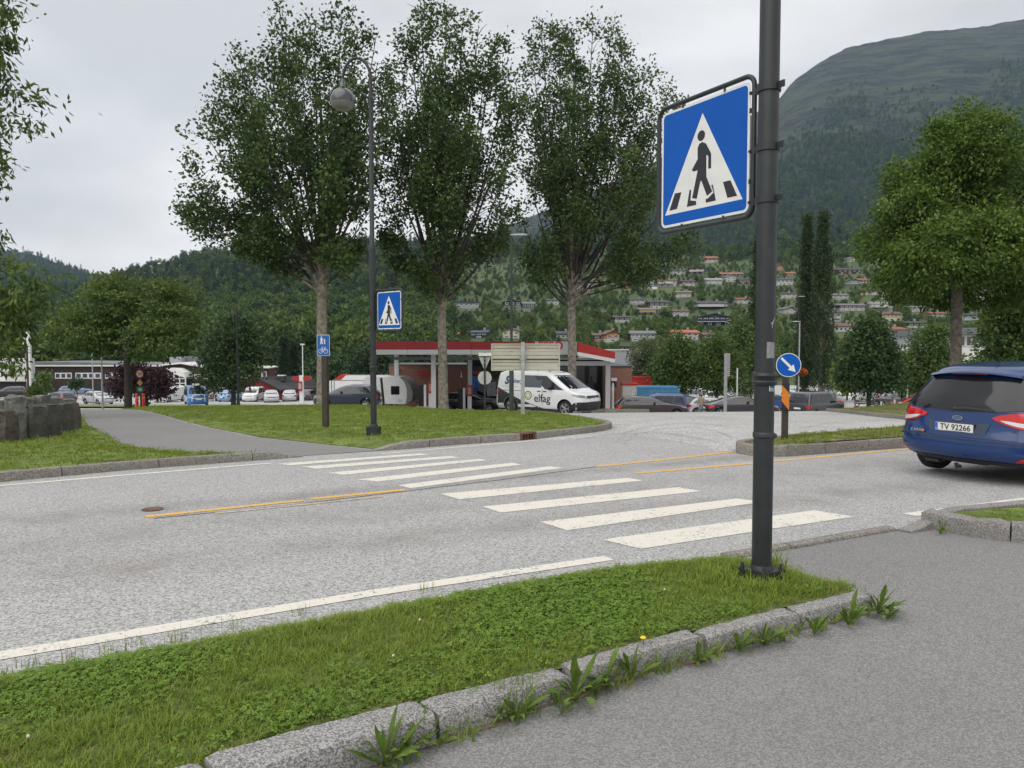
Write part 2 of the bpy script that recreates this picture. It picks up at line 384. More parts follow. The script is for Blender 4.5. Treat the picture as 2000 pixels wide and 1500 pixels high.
def soft(loop, softline, top, low, dist, hump=None):
    b = [np.array(p[:2], float) for p in softline]
    def z(x, y):
        d = float(pdist(np.array([[x, y]]), b)[0]); h = low+(top-low)*ss(0, dist, d)
        if hump: h += hump(x, y)
        return gz(x, y)+h
    return z
SI = [gnd(367, 1500, .125), gnd(525, 1438, .12), gnd(700, 1388, .115), gnd(1000, 1332, .10)]
STRIP = [(-6.2, -.7), (-4.15, .72), (-2.3, 2.0)]+SI+[ (.68, 3.79), (1.45, 4.26), (2.03, 4.58), (2.11, 4.65), (2.11, 4.80), (2.03, 5.0), (1.95, 5.22), (1.80, 5.44), (1.5, 5.58), (.66, 5.30), (-.92, 4.41), (-2.40, 3.51), (-5.2, 1.62), (-7.6, .2)]
z_strip = soft(STRIP, STRIP[12:], .095, .02, .30)
sheet('grass_verge', STRIP, z_strip, m_soil, .25)
LD = [(-16, .4), (-11.5, 4.6), (-6.25, 9.36), (-5.2, 10.40), (-3.58, 11.52), (-4.15, 11.95), (-5.5, 12.30), (-6.88, 13.5), (-9.9, 17.95), (-14.1, 25), (-18.3, 32), (-23.1, 40), (-27.1, 46), (-46, 46), (-46, .4)]
z_ld = soft(LD, LD[5:13], .11, .010, .9)
sheet('left_lawn', LD, z_ld, m_turf, 1.0)
LF = [(-2.1, 12.66), (-1.6, 13.05), (-.93, 13.73), (.44, 14.95), (1.54, 16.17), (2.17, 17.6), (2.2, 18.6), (2.0, 20), (1.6, 23), (1.1, 26), (.4, 30), (-.7, 36), (-1.5, 39.5), (-10, 41), (-20, 42.5), (-20.6, 40), (-15.9, 32), (-10.9, 24), (-7.12, 17.95), (-4.96, 15.03), (-3.2, 13.52)]
z_lf = soft(LF, LF[14:]+[LF[0]], .11, .010, .9)
sheet('main_lawn', LF, z_lf, m_turf, 1.0)
LG = [(4.13, 11.80), (6.68, 13.12), (11, 15.3), (11.4, 17.2), (8.01, 15.52), (4.95, 13.5), (3.85, 12.6), (3.72, 12.2), (3.86, 11.92)]
z_lg = soft(LG, LG[:1], .14, .14, .5, lambda x, y: .05*ss(3.8, 5, x))
sheet('median_grass', LG, z_lg, m_turf_r, .6)
LR = [(3.78, 6.68), (3.96, 6.45), (4.25, 6.25), (6.3, 5.12), (8.2, 6.4), (8.0, 8.3), (4.8, 7.02), (3.95, 6.74)]
z_lr = soft(LR, LR[:1], .135, .135, .5)
sheet('corner_grass', LR, z_lr, m_turf, .4)
sheet('red_paving', [(4.72, 6.96), (8.0, 8.2), (8.1, 7.6), (4.95, 6.85)], lambda x, y: gz(x, y)+.15, M('red_brown_paving', (.17, .075, .05), .9, noise=(9, .3)), .5)
LH = [(12.3, 28.4), (11.45, 24.2), (11.2, 21.5), (11.5, 20.1), (12.7, 18.9), (16, 18.3), (26, 18.6), (27, 34), (17, 34), (13.2, 31.5)]
_lh = [np.array(p) for p in LH+[LH[0]]]
def z_lh(x, y): return gz(x, y)+.11+.42*ss(0, 4.5, float(pdist(np.array([[x, y]]), _lh)[0]))
sheet('roundabout_grass', LH, z_lh, m_turf_r, 1.2)
LI = [(4.5, 36.1), (5.4, 36.9), (6.85, 38.6), (6.6, 41), (4, 42), (3.6, 39)]
def z_li(x, y): return gz(x, y)+.16
sheet('island_grass', LI, z_li, m_turf_r, 1.0)
for a, b_, y0, y1 in ((-70, -22, 61, 64.5), (-90, -26, 76, 80)):
    sheet('verge', [(a, y0), (b_, y0-.6), (b_+1, y1), (a, y1+1)], lambda x, y: gz(x, y)+.14, m_turf, 2.5)

def kerb(line, h, wd, mat, L=1.0, grow=None, rough=0, gap=.006, t0=0, t1=0, n=2, seed=1, chip=.0):
    rr = random.Random(seed); root = empty('kerb', (0, 0, 0)); root['kind'] = 'structure'
    pts = [Vector(p[:2]) for p in line]; cum = [0]
    for a, b in zip(pts[:-1], pts[1:]): cum.append(cum[-1]+(b-a).length)
    T = cum[-1]
    def P(s):
        s = min(max(s, 0), T); i = 0
        while i < len(cum)-2 and cum[i+1] < s: i += 1
        t = (s-cum[i])/(cum[i+1]-cum[i]); p = pts[i].lerp(pts[i+1], t); d = (pts[i+1]-pts[i]).normalized(); return p, Vector((-d.y, d.x))
    s = 0
    while s < T-.05:
        e = min(T, s+L*rr.uniform(.88, 1.12));
        if T-e < .3*L: e = T
        mb = MB(); sec = [(0, -.16), (-.004, h*.45), (.0, h-.018), (.006, h-.004), (.02, h), (wd*.6, h+.002), (wd-.01, h), (wd, h-.01), (wd, -.16)]
        dz = rr.uniform(-1, 1)*(.009 if chip else .005); do = rr.uniform(-1, 1)*(.012 if chip else .007); rows = []
        for k in range(n+1):
            q = s+gap+(e-s-2*gap)*k/n; p, nn = P(q)
            hh = 1.0
            if t0 and q < t0: hh = .12+.88*ss(0, t0, q)
            if t1 and q > T-t1: hh = .12+.88*ss(0, t1, T-q)
            row = []; gw = 1.0; gh = 1.0
            if grow: f_ = ss(grow[0], grow[1], p.x); gw = grow[2]+(1-grow[2])*f_; gh = grow[3]+(1-grow[3])*f_
            for (o, z) in sec:
                jo = rr.uniform(-1, 1)*rough; jz = rr.uniform(-1, 1)*rough
                if chip and k in (0, n) and z > h*.7: jz -= chip*rr.random()
                c = p+nn*(o*gw+do+jo); zz = z*hh*gh if z > 0 else z
                row.append((c.x, c.y, gz(c.x, c.y)+zz+dz+(jz if z > 0 else 0)))
            rows.append(row)
        m = len(sec); vs = [p for r_ in rows for p in r_]; fs = []
        for k in range(n):
            for j in range(m-1): fs.append((k*m+j, k*m+j+1, (k+1)*m+j+1, (k+1)*m+j)[::-1])
        fs += [tuple(range(m)), tuple(range(n*m+m-1, n*m-1, -1))]
        mb.add(vs, fs); mb.build('kerb_stone', mat, root, 30)
        s = e
    return root
kerb(FOOT+[(2.17, 4.56)], .100, .115, m_gran, .80, (-1.1, .6, 1.8, 1.3), .0025, .013, n=22, seed=4, chip=.018)
kerb([(2.17, 4.57), (2.16, 4.74), (2.08, 4.95)], .09, .11, m_gran, .5, None, .006, n=6, t1=.3, seed=8)
kerb([(1.62, 5.66), (1.97, 5.83), (2.53, 6.15), (3.33, 6.59)], .03, .10, m_gran2, .62, None, .003, n=5, seed=5)
kerb([(3.33, 6.59), (3.72, 6.82), (3.95, 6.92), (4.8, 7.25), (8.0, 8.55)][::-1], .15, .13, m_gran, 1.0, None, .004, t1=.75, n=6, seed=6)
kerb([(3.62, 6.74), (3.68, 6.62), (3.85, 6.35), (4.15, 6.15), (6.3, 5.0), (9, 3.6)], .16, .14, m_gran, .75, None, .008, n=10, seed=7, chip=.02)
kerb([(-16, .2), (-11.6, 4.4), (-6.21, 9.25), (-5.18, 10.29), (-3.53, 11.48), (-3.2, 11.72)], .12, .14, m_gran2, 1.15, None, .003, t1=.55, seed=9, n=3)
DR = gnd(1016, 861), gnd(1048, 858)
kerb([(-2.25, 12.48), (-1.6, 12.98), (-.91, 13.63), DR[0]], .13, .15, m_gran2, 1.05, None, .003, t0=.6, seed=10, n=3)
kerb([DR[1], (1.0, 15.38), (1.62, 16.09), (2.1, 16.9), (2.32, 17.65), (2.36, 18.6), (2.12, 20.2), (1.75, 23), (1.24, 26), (.54, 30), (-.6, 36)], .13, .15, m_gran2, 1.0, None, .003, seed=11, n=3)
kerb([(11.3, 17.36), (7.95, 15.70), (4.85, 13.66), (3.72, 12.72), (3.58, 12.22), (3.74, 11.84), (4.08, 11.70), (6.68, 13.02), (11, 15.2)], .17, .15, m_gran2, .95, None, .004, seed=12, n=3)
kerb([(13, 31.7), (12.15, 28.5), (11.3, 24.2), (11.05, 21.4), (11.35, 20), (12.6, 18.75), (16, 18.15), (26, 18.45)], .12, .15, m_gran2, 1.3, None, .003, seed=13, n=3)
kerb([(3.55, 38.8), (4.45, 36), (5.45, 36.75), (6.95, 38.6), (6.7, 41.1)], .16, .14, m_gran2, 1.0, None, .003, seed=14, n=3)
# iron gully inlet in the lawn kerb
dr = empty('storm_drain', (DR[0][0], DR[0][1], gz(*DR[0]))); d_ = (Vector(DR[1])-Vector(DR[0])); an = math.atan2(d_.y, d_.x); dr.rotation_euler = (0, 0, an); L_ = d_.length
tag(dr, 'rusty iron storm drain inlet set into the lawn kerb', 'storm drain')
MB().box((L_/2, .10, .125), (L_-.02, .22, .03)).box((.03, .08, .03), (.05, .16, .2)).box((L_-.03, .08, .03), (.05, .16, .2)).box((L_/2, .16, .03), (L_-.1, .02, .18)).build('inlet_frame', m_rust, dr)
mb = MB()
for k in range(1, 6): mb.box((L_*k/6, .02, .05), (.02, .02, .13))
mb.build('grille_bars', m_rust, dr)

# ------------------------------------------------------------------ painted markings
def quad(name, pts, mat, parent, off=.003, step=.6):
    return sheet(name, pts, zo(off), mat, step, parent)
zc = empty('zebra_crossing'); zc['kind'] = 'structure'
for q in ([(542, 906), (820, 886), (840, 888), (565, 909.5)], [(590, 912), (880, 891), (897, 894), (618, 916)], [(640, 924), (938, 896.5), (950, 900), (670, 928)], [(697, 937), (1000, 904), (1020, 908), (738, 941)], [(777, 948), (1075, 911), (1100, 914.5), (802, 954)],
          [(860, 965), (1225, 934), (1258, 939), (898, 976)], [(942, 990), (1325, 952), (1370, 960), (978, 1002)], [(1055, 1020), (1440, 974), (1490, 981), (1108, 1037)], [(1176, 1055), (1590, 997), (1668, 1010), (1252, 1073)]):
    quad('crosswalk_stripe', [gnd(*p) for p in q], m_white_line, zc)
def line_(name, pts, wd, mat):
    pts = [Vector(p) for p in pts]; a = []; b = []
    for i, p in enumerate(pts):
        d = (pts[min(i+1, len(pts)-1)]-pts[max(i-1, 0)]).normalized(); n = Vector((-d.y, d.x))*wd/2; a.append(p+n); b.append(p-n)
    o = sheet(name, [tuple(p) for p in a+b[::-1]], zo(.0036), mat, .8); return o
line_('edge_line', [(-6.6, 1.4), (-2.62, 3.85), (-.9, 4.86), (.73, 5.70)], .13, m_white_line)
line_('edge_line', [gnd(-420, 975), gnd(0, 949), gnd(260, 927), gnd(530, 905)], .10, m_white_line)
line_('edge_line', [gnd(745, 887), gnd(900, 873), gnd(1050, 860)], .08, m_white_line)
line_('edge_line', [gnd(1775, 1006), gnd(1900, 990), gnd(2000, 976), gnd(2500, 930)], .14, m_white_line)
line_('centre_line', [gnd(285, 1010), gnd(540, 983), gnd(593, 978)], .10, m_yel_line)
line_('centre_line', [gnd(607, 975), gnd(790, 957.5)], .10, m_yel_line)
line_('centre_line', [gnd(420, 1003), gnd(600, 985), gnd(745, 970)], .09, m_yel_faded)
line_('centre_line', [gnd(1165, 912), gnd(1310, 897), gnd(1436, 882)], .10, m_yel_line)
line_('centre_line', [gnd(1240, 925), gnd(1450, 907), gnd(1765, 878), gnd(2100, 850)], .10, m_yel_line)
mh = gnd(298, 995.5)
line_('road_seam', [gnd(300, 1013), gnd(540, 990), gnd(790, 960), gnd(980, 937), gnd(1170, 911)], .028, speckle('seam_tar', (.05, .05, .05), (.12, .12, .12), (.30, .30, .29), 70, (.1, .1, .1), .4))
rd = random.Random(4); dA = []; dB = []
for i in range(60):
    f_ = i/59; x_ = -1.3+3.42*f_; y_ = float(np.interp(x_, [p[0] for p in FOOT], [p[1] for p in FOOT])); wd_ = .012+.045*rd.random()*(.5+.5*math.sin(i*.7)); dA.append((x_-.02, y_+.034)); dB.append((x_+wd_*.5, y_-wd_*.85))
sheet('kerb_dirt', dA+dB[::-1], zo(.0065), m_dirt, .12)
for q in ([(1205, 862), (1222, 845), (1270, 832), (1340, 826), (1420, 832)], [(1215, 866), (1238, 850), (1290, 838), (1350, 834), (1400, 842), (1432, 856)], [(1240, 824), (1320, 817), (1420, 815)], [(1130, 858), (1200, 848), (1300, 846), (1400, 862)], [(1560, 838), (1620, 826), (1720, 822)]):
    line_('tyre_mark', [gnd(*p) for p in q], .10, m_tmark)
t = empty('manhole_cover', (mh[0], mh[1], gz(*mh)+.006)); tag(t, 'worn brown iron manhole cover flush in the road beside the yellow line', 'manhole cover')
MB().lathe([(.10, 0), (.10, .003)], 20).build('ring', m_rust, t); MB().lathe([(.075, .002), (.075, .005)], 16).build('lid', m_rust, t)

# ------------------------------------------------------------------ instanced grass
def qmesh(name, V, Fq, tint, mats, mi=None):
    me = bpy.data.meshes.new(name); nf = len(Fq); k = Fq.shape[1]
    me.vertices.add(len(V)); me.vertices.foreach_set('co', np.asarray(V, np.float32).ravel())
    me.loops.add(nf*k); me.loops.foreach_set('vertex_index', np.asarray(Fq, np.int32).ravel())
    me.polygons.add(nf); me.polygons.foreach_set('loop_start', np.arange(0, nf*k, k, dtype=np.int32)); me.polygons.foreach_set('loop_total', np.full(nf, k, np.int32))
    if not isinstance(mats, (list, tuple)): mats = [mats]
    for m in mats: me.materials.append(m)
    if mi is not None: me.polygons.foreach_set('material_index', np.asarray(mi, np.int32))
    at_ = me.attributes.new('tint', 'FLOAT', 'FACE'); at_.data.foreach_set('value', np.clip(np.asarray(tint, np.float32), 0, 1))
    me.update(calc_edges=True); return me
def blades(n, spread, h, wd, lean, r, segs=2):
    V = []; Fq = []; T = []
    for i in range(n):
        a = r.uniform(0, 6.28); rr_ = spread*math.sqrt(r.random()); b = Vector((rr_*math.cos(a), rr_*math.sin(a), 0)); hh = h*r.uniform(.5, 1.1); q = r.uniform(0, 6.28)
        d = Vector((math.cos(q), math.sin(q), 0)); s = Vector((-d.y, d.x, 0)); ln = lean*r.uniform(.2, 1.3)*hh; t = r.random(); o = len(V)
        for k in range(segs+1):
            f = k/segs; p = b+d*ln*f*f+Vector((0, 0, hh*f*(1-.25*f*lean))); ww = wd*(1-f*.85)*.5
            V += [p-s*ww, p+s*ww]
        for k in range(segs): Fq.append((o+2*k, o+2*k+1, o+2*k+3, o+2*k+2)); T.append(t)
    return V, Fq, T
def proto(name, V, Fq, T, mat):
    me = qmesh(name, np.array([tuple(p) for p in V]), np.array(Fq), T, mat); return bpy.data.objects.new(name, me)
def clover(n, spread, h, size, r):
    V = []; Fq = []; T = []
    for i in range(n):
        a = r.uniform(0, 6.28); rr_ = spread*math.sqrt(r.random()); c = Vector((rr_*math.cos(a), rr_*math.sin(a), h*r.uniform(.4, 1.1))); t = r.random(); tilt = Vector((r.uniform(-.5, .5), r.uniform(-.5, .5), 1)).normalized()
        x = tilt.orthogonal().normalized(); y = tilt.cross(x); q0 = r.uniform(0, 6.28); sz = size*r.uniform(.6, 1.2)
        for k in range(3):
            q = q0+k*2.094; d = x*math.cos(q)+y*math.sin(q); s = tilt.cross(d); o = len(V)
            V += [c, c+d*sz*.55+s*sz*.42+tilt*sz*.1, c+d*sz, c+d*sz*.55-s*sz*.42+tilt*sz*.1]; Fq.append((o, o+1, o+2, o+3)); T.append(t)
    return V, Fq, T
def scatter(name, P, rot, scl, idx, protos, parent=None, kind='stuff'):
    col = bpy.data.collections.new(name+'_kinds')
    for i, p in enumerate(protos): p.name = 'kind_%02d_' % i+name; col.objects.link(p)
    me = bpy.data.meshes.new(name); n = len(P); me.vertices.add(n); me.vertices.foreach_set('co', np.asarray(P, np.float32).ravel())
    for nm, ty, dat in (('rot', 'FLOAT_VECTOR', rot), ('scl', 'FLOAT_VECTOR', scl), ('idx', 'INT', idx)):
        a = me.attributes.new(nm, ty, 'POINT'); a.data.foreach_set('vector' if ty == 'FLOAT_VECTOR' else 'value', np.asarray(dat, np.int32 if ty == 'INT' else np.float32).ravel())
    o = link(name, me, parent); o['kind'] = kind
    g = bpy.data.node_groups.new(name+'_nodes', 'GeometryNodeTree'); g.interface.new_socket('Geometry', in_out='INPUT', socket_type='NodeSocketGeometry'); g.interface.new_socket('Geometry', in_out='OUTPUT', socket_type='NodeSocketGeometry')
    gi = g.nodes.new('NodeGroupInput'); go = g.nodes.new('NodeGroupOutput'); ip = g.nodes.new('GeometryNodeInstanceOnPoints'); ci = g.nodes.new('GeometryNodeCollectionInfo')
    ci.inputs['Collection'].default_value = col; ci.inputs['Separate Children'].default_value = True; ci.inputs['Reset Children'].default_value = True
    ip.inputs['Pick Instance'].default_value = True
    def na(nm, ty):
        a = g.nodes.new('GeometryNodeInputNamedAttribute'); a.data_type = ty; a.inputs['Name'].default_value = nm; return a.outputs[0]
    g.links.new(gi.outputs[0], ip.inputs['Points']); g.links.new(ci.outputs[0], ip.inputs['Instance']); g.links.new(na('idx', 'INT'), ip.inputs['Instance Index'])
    e2r = g.nodes.new('FunctionNodeEulerToRotation'); g.links.new(na('rot', 'FLOAT_VECTOR'), e2r.inputs[0]); g.links.new(e2r.outputs[0], ip.inputs['Rotation'])
    g.links.new(na('scl', 'FLOAT_VECTOR'), ip.inputs['Scale']); g.links.new(ip.outputs[0], go.inputs[0])
    md = o.modifiers.new('scatter', 'NODES'); md.node_group = g
    return o
r_ = random.Random(3)
def turf(name, loop, zf, dens_, protos, wts, s0, s1, edge=0.0, maxy=60, dens_fn=None, seed=1):
    g = np.random.default_rng(seed); L = np.array([p[:2] for p in loop]); lo, hi = L.min(0), L.max(0); hi[1] = min(hi[1], maxy)
    n = int(dens_*(hi[0]-lo[0])*(hi[1]-lo[1])); P = g.uniform(lo, hi, (n, 2)); P = P[inside(loop, P)]
    u = P[:, 0]/np.maximum(P[:, 1], .1); P = P[(np.abs(u) < (2.2 if name == 'x' else .95)) & (P[:, 1] > .9)]
    if dens_fn is not None: P = P[g.random(len(P)) < dens_fn(P)]
    n = len(P); Z = np.array([zf(x, y) for x, y in P])-.004
    k = g.choice(len(protos), n, p=np.array(wts)/sum(wts)); s = g.uniform(s0, s1, n)
    # patches of one kind
    rot = np.stack([g.uniform(-.15, .15, n), g.uniform(-.15, .15, n), g.uniform(0, 6.28, n)], 1)
    return P, Z, k, s, rot
gp = [proto('a', *blades(18, .045, .046, .004, .9, r_), l_grs), proto('b', *blades(16, .05, .036, .0045, 1.2, r_), l_grs), proto('c', *blades(9, .04, .062, .0035, .7, r_), l_grs),
      proto('d', *clover(15, .055, .028, .0135, r_), l_clo), proto('e', *clover(18, .06, .024, .0115, r_), l_clo), proto('f', *blades(9, .05, .05, .004, 1.2, r_), l_dry)]
P, Z, k, s, rot = turf('x', STRIP, z_strip, 1150, gp, [24, 24, 5, 17, 17, 3], .7, 1.25, seed=2)
n1 = np.sin(P[:, 0]*2.3+1)+np.sin(P[:, 1]*3.1+P[:, 0]*1.7)+np.sin(P[:, 0]*5.1-P[:, 1]*4.3)*.6+rng.normal(0, .5, len(P))
k = np.where(n1 > .9, np.where(rng.random(len(P)) < .75, rng.integers(3, 5, len(P)), k), np.where((n1 < -.2) & (k > 2) & (k < 5), rng.integers(0, 3, len(P)), k))
de = pdist(P, STRIP[:11]); k = np.where((de < .05) & (rng.random(len(P)) < .45), 5, k); keep = rng.random(len(P)) < np.clip(.55+de*9, 0, 1)
s = s*np.where(de < .05, .7, 1); dp = np.hypot(P[:, 0]-1.58, P[:, 1]-4.85); s = s*np.where(dp < .17, .45, np.where(dp < .34, 1.5, 1)); k = np.where((dp < .25) & (k > 2), 2, k)
scatter('verge_grass', np.column_stack([P, Z])[keep], rot[keep], np.repeat(s[keep], 3).reshape(-1, 3), k[keep], gp)
lp = [proto('a', *blades(16, .12, .07, .012, .8, r_), l_lwn), proto('b', *blades(14, .13, .05, .014, 1.1, r_), l_lwn), proto('c', *clover(10, .12, .06, .028, r_), l_clo), proto('d', *blades(10, .1, .06, .010, 1.2, r_), l_dry)]
for nm, lo_, zf, dn, wts, sd in (('left_lawn_grass', LD, z_ld, 70, [30, 30, 7, 2], 3), ('main_lawn_grass', LF, z_lf, 50, [30, 34, 3, 3], 4), ('median_grass_blades', LG, z_lg, 90, [20, 20, 2, 16], 5), ('corner_grass_blades', LR, z_lr, 260, [20, 24, 3, 2], 6), ('roundabout_grass_blades', LH, z_lh, 30, [20, 30, 1, 12], 7), ('island_grass_blades', LI, z_li, 40, [20, 20, 0, 12], 8)):
    pr = [bpy.data.objects.new('k', o.data) for o in lp]
    P, Z, k, s, rot = turf(nm, lo_, zf, dn, pr, wts, .6, 1.1, seed=sd)
    if nm == 'corner_grass_blades': s *= .5
    scatter(nm, np.column_stack([P, Z]), rot, np.repeat(s, 3).reshape(-1, 3), k, pr)
# ------------------------------------------------------------------ near street furniture
def goose_lamp(x, y, z0, rz, label, H=7.0, rr=.060, st=3.45):
    t = empty('street_lamp', (x, y, z0), rz); tag(t, label, 'street lamp', 'gooseneck street lamps at the crossing')
    mb = MB(); mb.lathe([(rr+.002, .02), (rr, .06), (rr, st), (rr*.92, st+.11), (rr*.75, st+.13), (rr*.72, 6.2), (rr*.72, 6.25), (rr*.56, 6.26), (rr*.56, H-.42)], 20)
    mb.build('pole', m_pole, t, 40)
    MB().lathe([(rr+.001, .868), (rr+.005, .872), (rr+.005, .90), (rr+.001, .905)], 20).build('band', m_pole, t, 40)
    mb = MB(); mb.lathe([(rr+.001, 1.20), (rr+.012, 1.205), (rr+.016, 1.225), (rr+.008, 1.235), (rr+.010, 1.245), (rr+.020, 1.265), (rr+.014, 1.285), (rr+.001, 1.29)], 20)
    mb.build('collar', m_pole, t, 40)
    pts = []
    for k in range(13):
        a = math.pi*k/12; pts.append((-.27+.27*math.cos(a), 0, H-.42+.40*math.sin(a)))
    pts.append((-.54, 0, H-.55)); MB().path(pts, .028, 8).build('arm', m_pole, t, 60)
    mb = MB(); mb.lathe([(.03, H-.38), (.05, H-.52), (.06, H-.54)], 12, (-.54, 0, 0)); c = H-.78; r = .23
    mb.lathe([(.02, c+r)]+[(r*math.sin(q), c+r*math.cos(q)) for q in np.linspace(.25, 1.75, 9)], 24, (-.54, 0, 0)); mb.build('lamp_shade', M('smoked_lamp_shade', (.045, .047, .055), .18, coat=.5, noise=(7, .3)), t, 60)
    MB().lathe([(r*math.sin(q)*.985, c+r*math.cos(q)*.9) for q in np.linspace(1.65, 2.5, 6)]+[(.02, c-.165)], 24, (-.54, 0, 0)).build('diffuser', M('aged_diffuser', (.19, .19, .17), .3, noise=(9, .2)), t, 60)
    return t
POLE = gnd(1487, 1126, .105)
lamp1 = goose_lamp(POLE[0], POLE[1], .125, R(20), 'black street lamp pole in the near grass verge beside the large crossing sign', rr=.0625, st=4.4)
mb = MB(); mb.box((0, 0, .012), (.205, .205, .022), 0, R(14)).lathe([(.062, .0), (.075, .024), (.066, .05)], 20); mb.build('base_plate', m_pole, lamp1, 40)
for k in range(4):
    q = R(14+45+90*k); px_, py_ = .120*math.cos(q), .120*math.sin(q)
    MB().lathe([(.017, .022), (.017, .038), (.012, .038), (.010, .058)], 6, (px_, py_, 0)).lathe([(.012, -.10), (.012, .004)], 8, (px_, py_, 0)).build('bolt', m_dkmetal, lamp1)
MB().lathe([(.055, -.2), (.05, .002)], 14).build('foot_tube', m_dkmetal, lamp1, 40)
MB().lathe([(.016, 0), (.016, .012), (.009, .016)], 10, (0, 0, 0), 0, 'y').build('hatch_lock', m_dkmetal, lamp1, 40, (.038, -.052, .885))
def cyl_patch(name, poly, rad, mat, parent, org):       # flat print on the pole: poly in (angle metres, height)
    v, f = tri(poly, .012); me = bpy.data.meshes.new(name)
    me.from_pydata([(rad*math.cos(p.x/rad), rad*math.sin(p.x/rad), p.y) for p in v], [], [t if (v[t[1]]-v[t[0]]).cross(v[t[2]]-v[t[0]]) > 0 else t[::-1] for t in f]); me.materials.append(mat)
    return link(name, me, parent)
r0 = .0635; a0 = R(-108)-R(20)                         # the side of the pole turned to the camera
def ang(a): return (a0+R(a))*r0
m_stick = M('torn_paper', (.24, .245, .25), .7, noise=(60, .35))
cyl_patch('paper_sticker', [(ang(8), 1.375), (ang(62), 1.378), (ang(62), 1.475), (ang(9), 1.478)], r0+.0006, m_stick, lamp1, 0)
cyl_patch('tape_scrap', [(ang(28), 1.595), (ang(40), 1.60), (ang(60), 1.635), (ang(63), 1.628), (ang(44), 1.592), (ang(41), 1.565), (ang(37), 1.566), (ang(38), 1.588)], r0+.0006, M('tape', (.35, .36, .37), .6, noise=(90, .3)), lamp1, 0)
k = cyl_patch('small_sticker', [(ang(26), 1.168), (ang(72), 1.168), (ang(72), 1.212), (ang(26), 1.212)], r0+.0006, m_white, lamp1, 0)
cyl_patch('sticker_print', [(ang(30), 1.186), (ang(71), 1.182), (ang(71), 1.208), (ang(30), 1.208)], r0+.0012, M('sticker_blue', (.02, .14, .27), .4, noise=(70, .5)), k, 0)
cyl_patch('sticker_print', [(ang(30), 1.171), (ang(71), 1.171), (ang(71), 1.179), (ang(30), 1.182)], r0+.0012, M('sticker_teal', (.03, .20, .26), .4), k, 0)

SYM = [[(.442, .612), (.46, .642), (.495, .651), (.539, .628), (.599, .535), (.6, .413), (.568, .415), (.567, .52), (.544, .536), (.547, .354), (.616, .221), (.558, .193), (.49, .331), (.478, .328), (.438, .188), (.383, .204), (.446, .427), (.397, .424), (.376, .442), (.444, .519)],
       [(.170, .279), (.252, .276), (.198, .141), (.101, .139)], [(.351, .277), (.372, .275), (.362, .187), (.429, .172), (.433, .139), (.32, .139)], [(.604, .275), (.622, .275), (.658, .139), (.545, .139), (.543, .170), (.566, .170), (.632, .208)], [(.735, .275), (.815, .275), (.888, .139), (.785, .139)],
       [(.483+.044*math.cos(q), .706+.044*math.sin(q)) for q in np.linspace(0, 6.28, 17)[:-1]]]
def rrect(w_, h_, r, n=5, m=0):
    out = []
    for cx, cy, a in ((w_-r-m, r+m, -90), (w_-r-m, h_-r-m, 0), (r+m, h_-r-m, 90), (r+m, r+m, 180)):
        for k in range(n+1): q = R(a+90*k/n); out.append((cx+r*math.cos(q), cy+r*math.sin(q)))
    return out
def cross_sign(bl, u, size, label, pole_xy, prad):
    t = empty('crossing_sign', bl, math.atan2(u[1], u[0])); tag(t, label, 'road sign', 'pedestrian crossing signs')
    q = lambda a, b, c: (a, -c, b)                       # sign plane: x across, z up, front towards -y
    m = .045; s = size
    pts = [q(a, b, .012) for a, b in rrect(s, s, .07, 6)]; MB().path(pts+[pts[0], pts[1]], .0165, 10, cap=False).build('frame', m_pole, t, 60)
    MB().plate(rrect(s, s, .045, 5, .034), .010, .014, q).build('panel', m_white, t)
    MB().plate(rrect(s, s, .03, 5, .052), .0145, .0152, q).build('blue_field', m_blue, t)
    i0, i1 = .038, s-.038; f = lambda a, b, c: q(i0+(i1-i0)*a, i0+(i1-i0)*b, c)
    MB().plate([(.046, .104), (.944, .104), (.495, .89)], .0154, .0162, f).build('triangle', m_white, t)
    mb = MB()
    for p in SYM: mb.plate(p, .0164, .0172, f)
    mb.build('pedestrian_symbol', m_black, t)
    for a, b in ((.28, s-.026), (.72, s-.026), (.28, .026), (.72, .026), (.026, .25), (.026, .75), (s-.026, .25), (s-.026, .75)):
        MB().box(q(a*s if 0 < a < 1 and a in (.28, .72) else a, b*s if b in (.25, .75) else b, .016), (.012, .012, .03)).build('clip', m_dkmetal, t)
    inv = Matrix.Rotation(-math.atan2(u[1], u[0]), 3, 'Z'); pl = inv @ (Vector((pole_xy[0], pole_xy[1], 0))-Vector((bl[0], bl[1], 0)))
    sd = 1 if pl.x > s/2 else -1
    for b in (.10, .46, .87):
        mb = MB(); mb.lathe([(prad+.001, -.024), (prad+.011, -.024), (prad+.011, .024), (prad+.001, .024)], 18, (pl.x, pl.y, b*s))
        edge = s if sd > 0 else 0
        mb.box(((pl.x+edge)/2, (pl.y-.012)/2-.004, b*s), (abs(pl.x-edge)+.02, .014, .042), 0, math.atan2(pl.y+.012, pl.x-edge) if sd > 0 else 0)
        mb.box((pl.x+.075*sd+prad*.3*sd, pl.y, b*s), (.05, .012, .04)).lathe([(.011, -.02), (.011, .0)], 6, (edge-.02*sd, -.03, b*s), 0, 'y')
        mb.lathe([(.010, -.02), (.010, .0)], 6, (pl.x-.02, -prad-.008+pl.y, b*s), 0, 'y'); mb.build('clamp', m_pole, t, 40)
    return t
dS = Vector((-.51, .86)).normalized(); A = Vector(POLE)+dS*.105; Bq = A+dS*.897
zb = at(1473, 145, A.y).z-.897
cross_sign((Bq.x, Bq.y, zb), (-dS.x, -dS.y), .897, 'large blue pedestrian crossing sign clamped to the near black pole', POLE, .0625)
L2 = gnd(730, 849, .105); z2 = z_lf(*L2)
lamp2 = goose_lamp(L2[0], L2[1], z2, R(-8), 'black gooseneck street lamp standing across the road on the lawn edge', rr=.058)
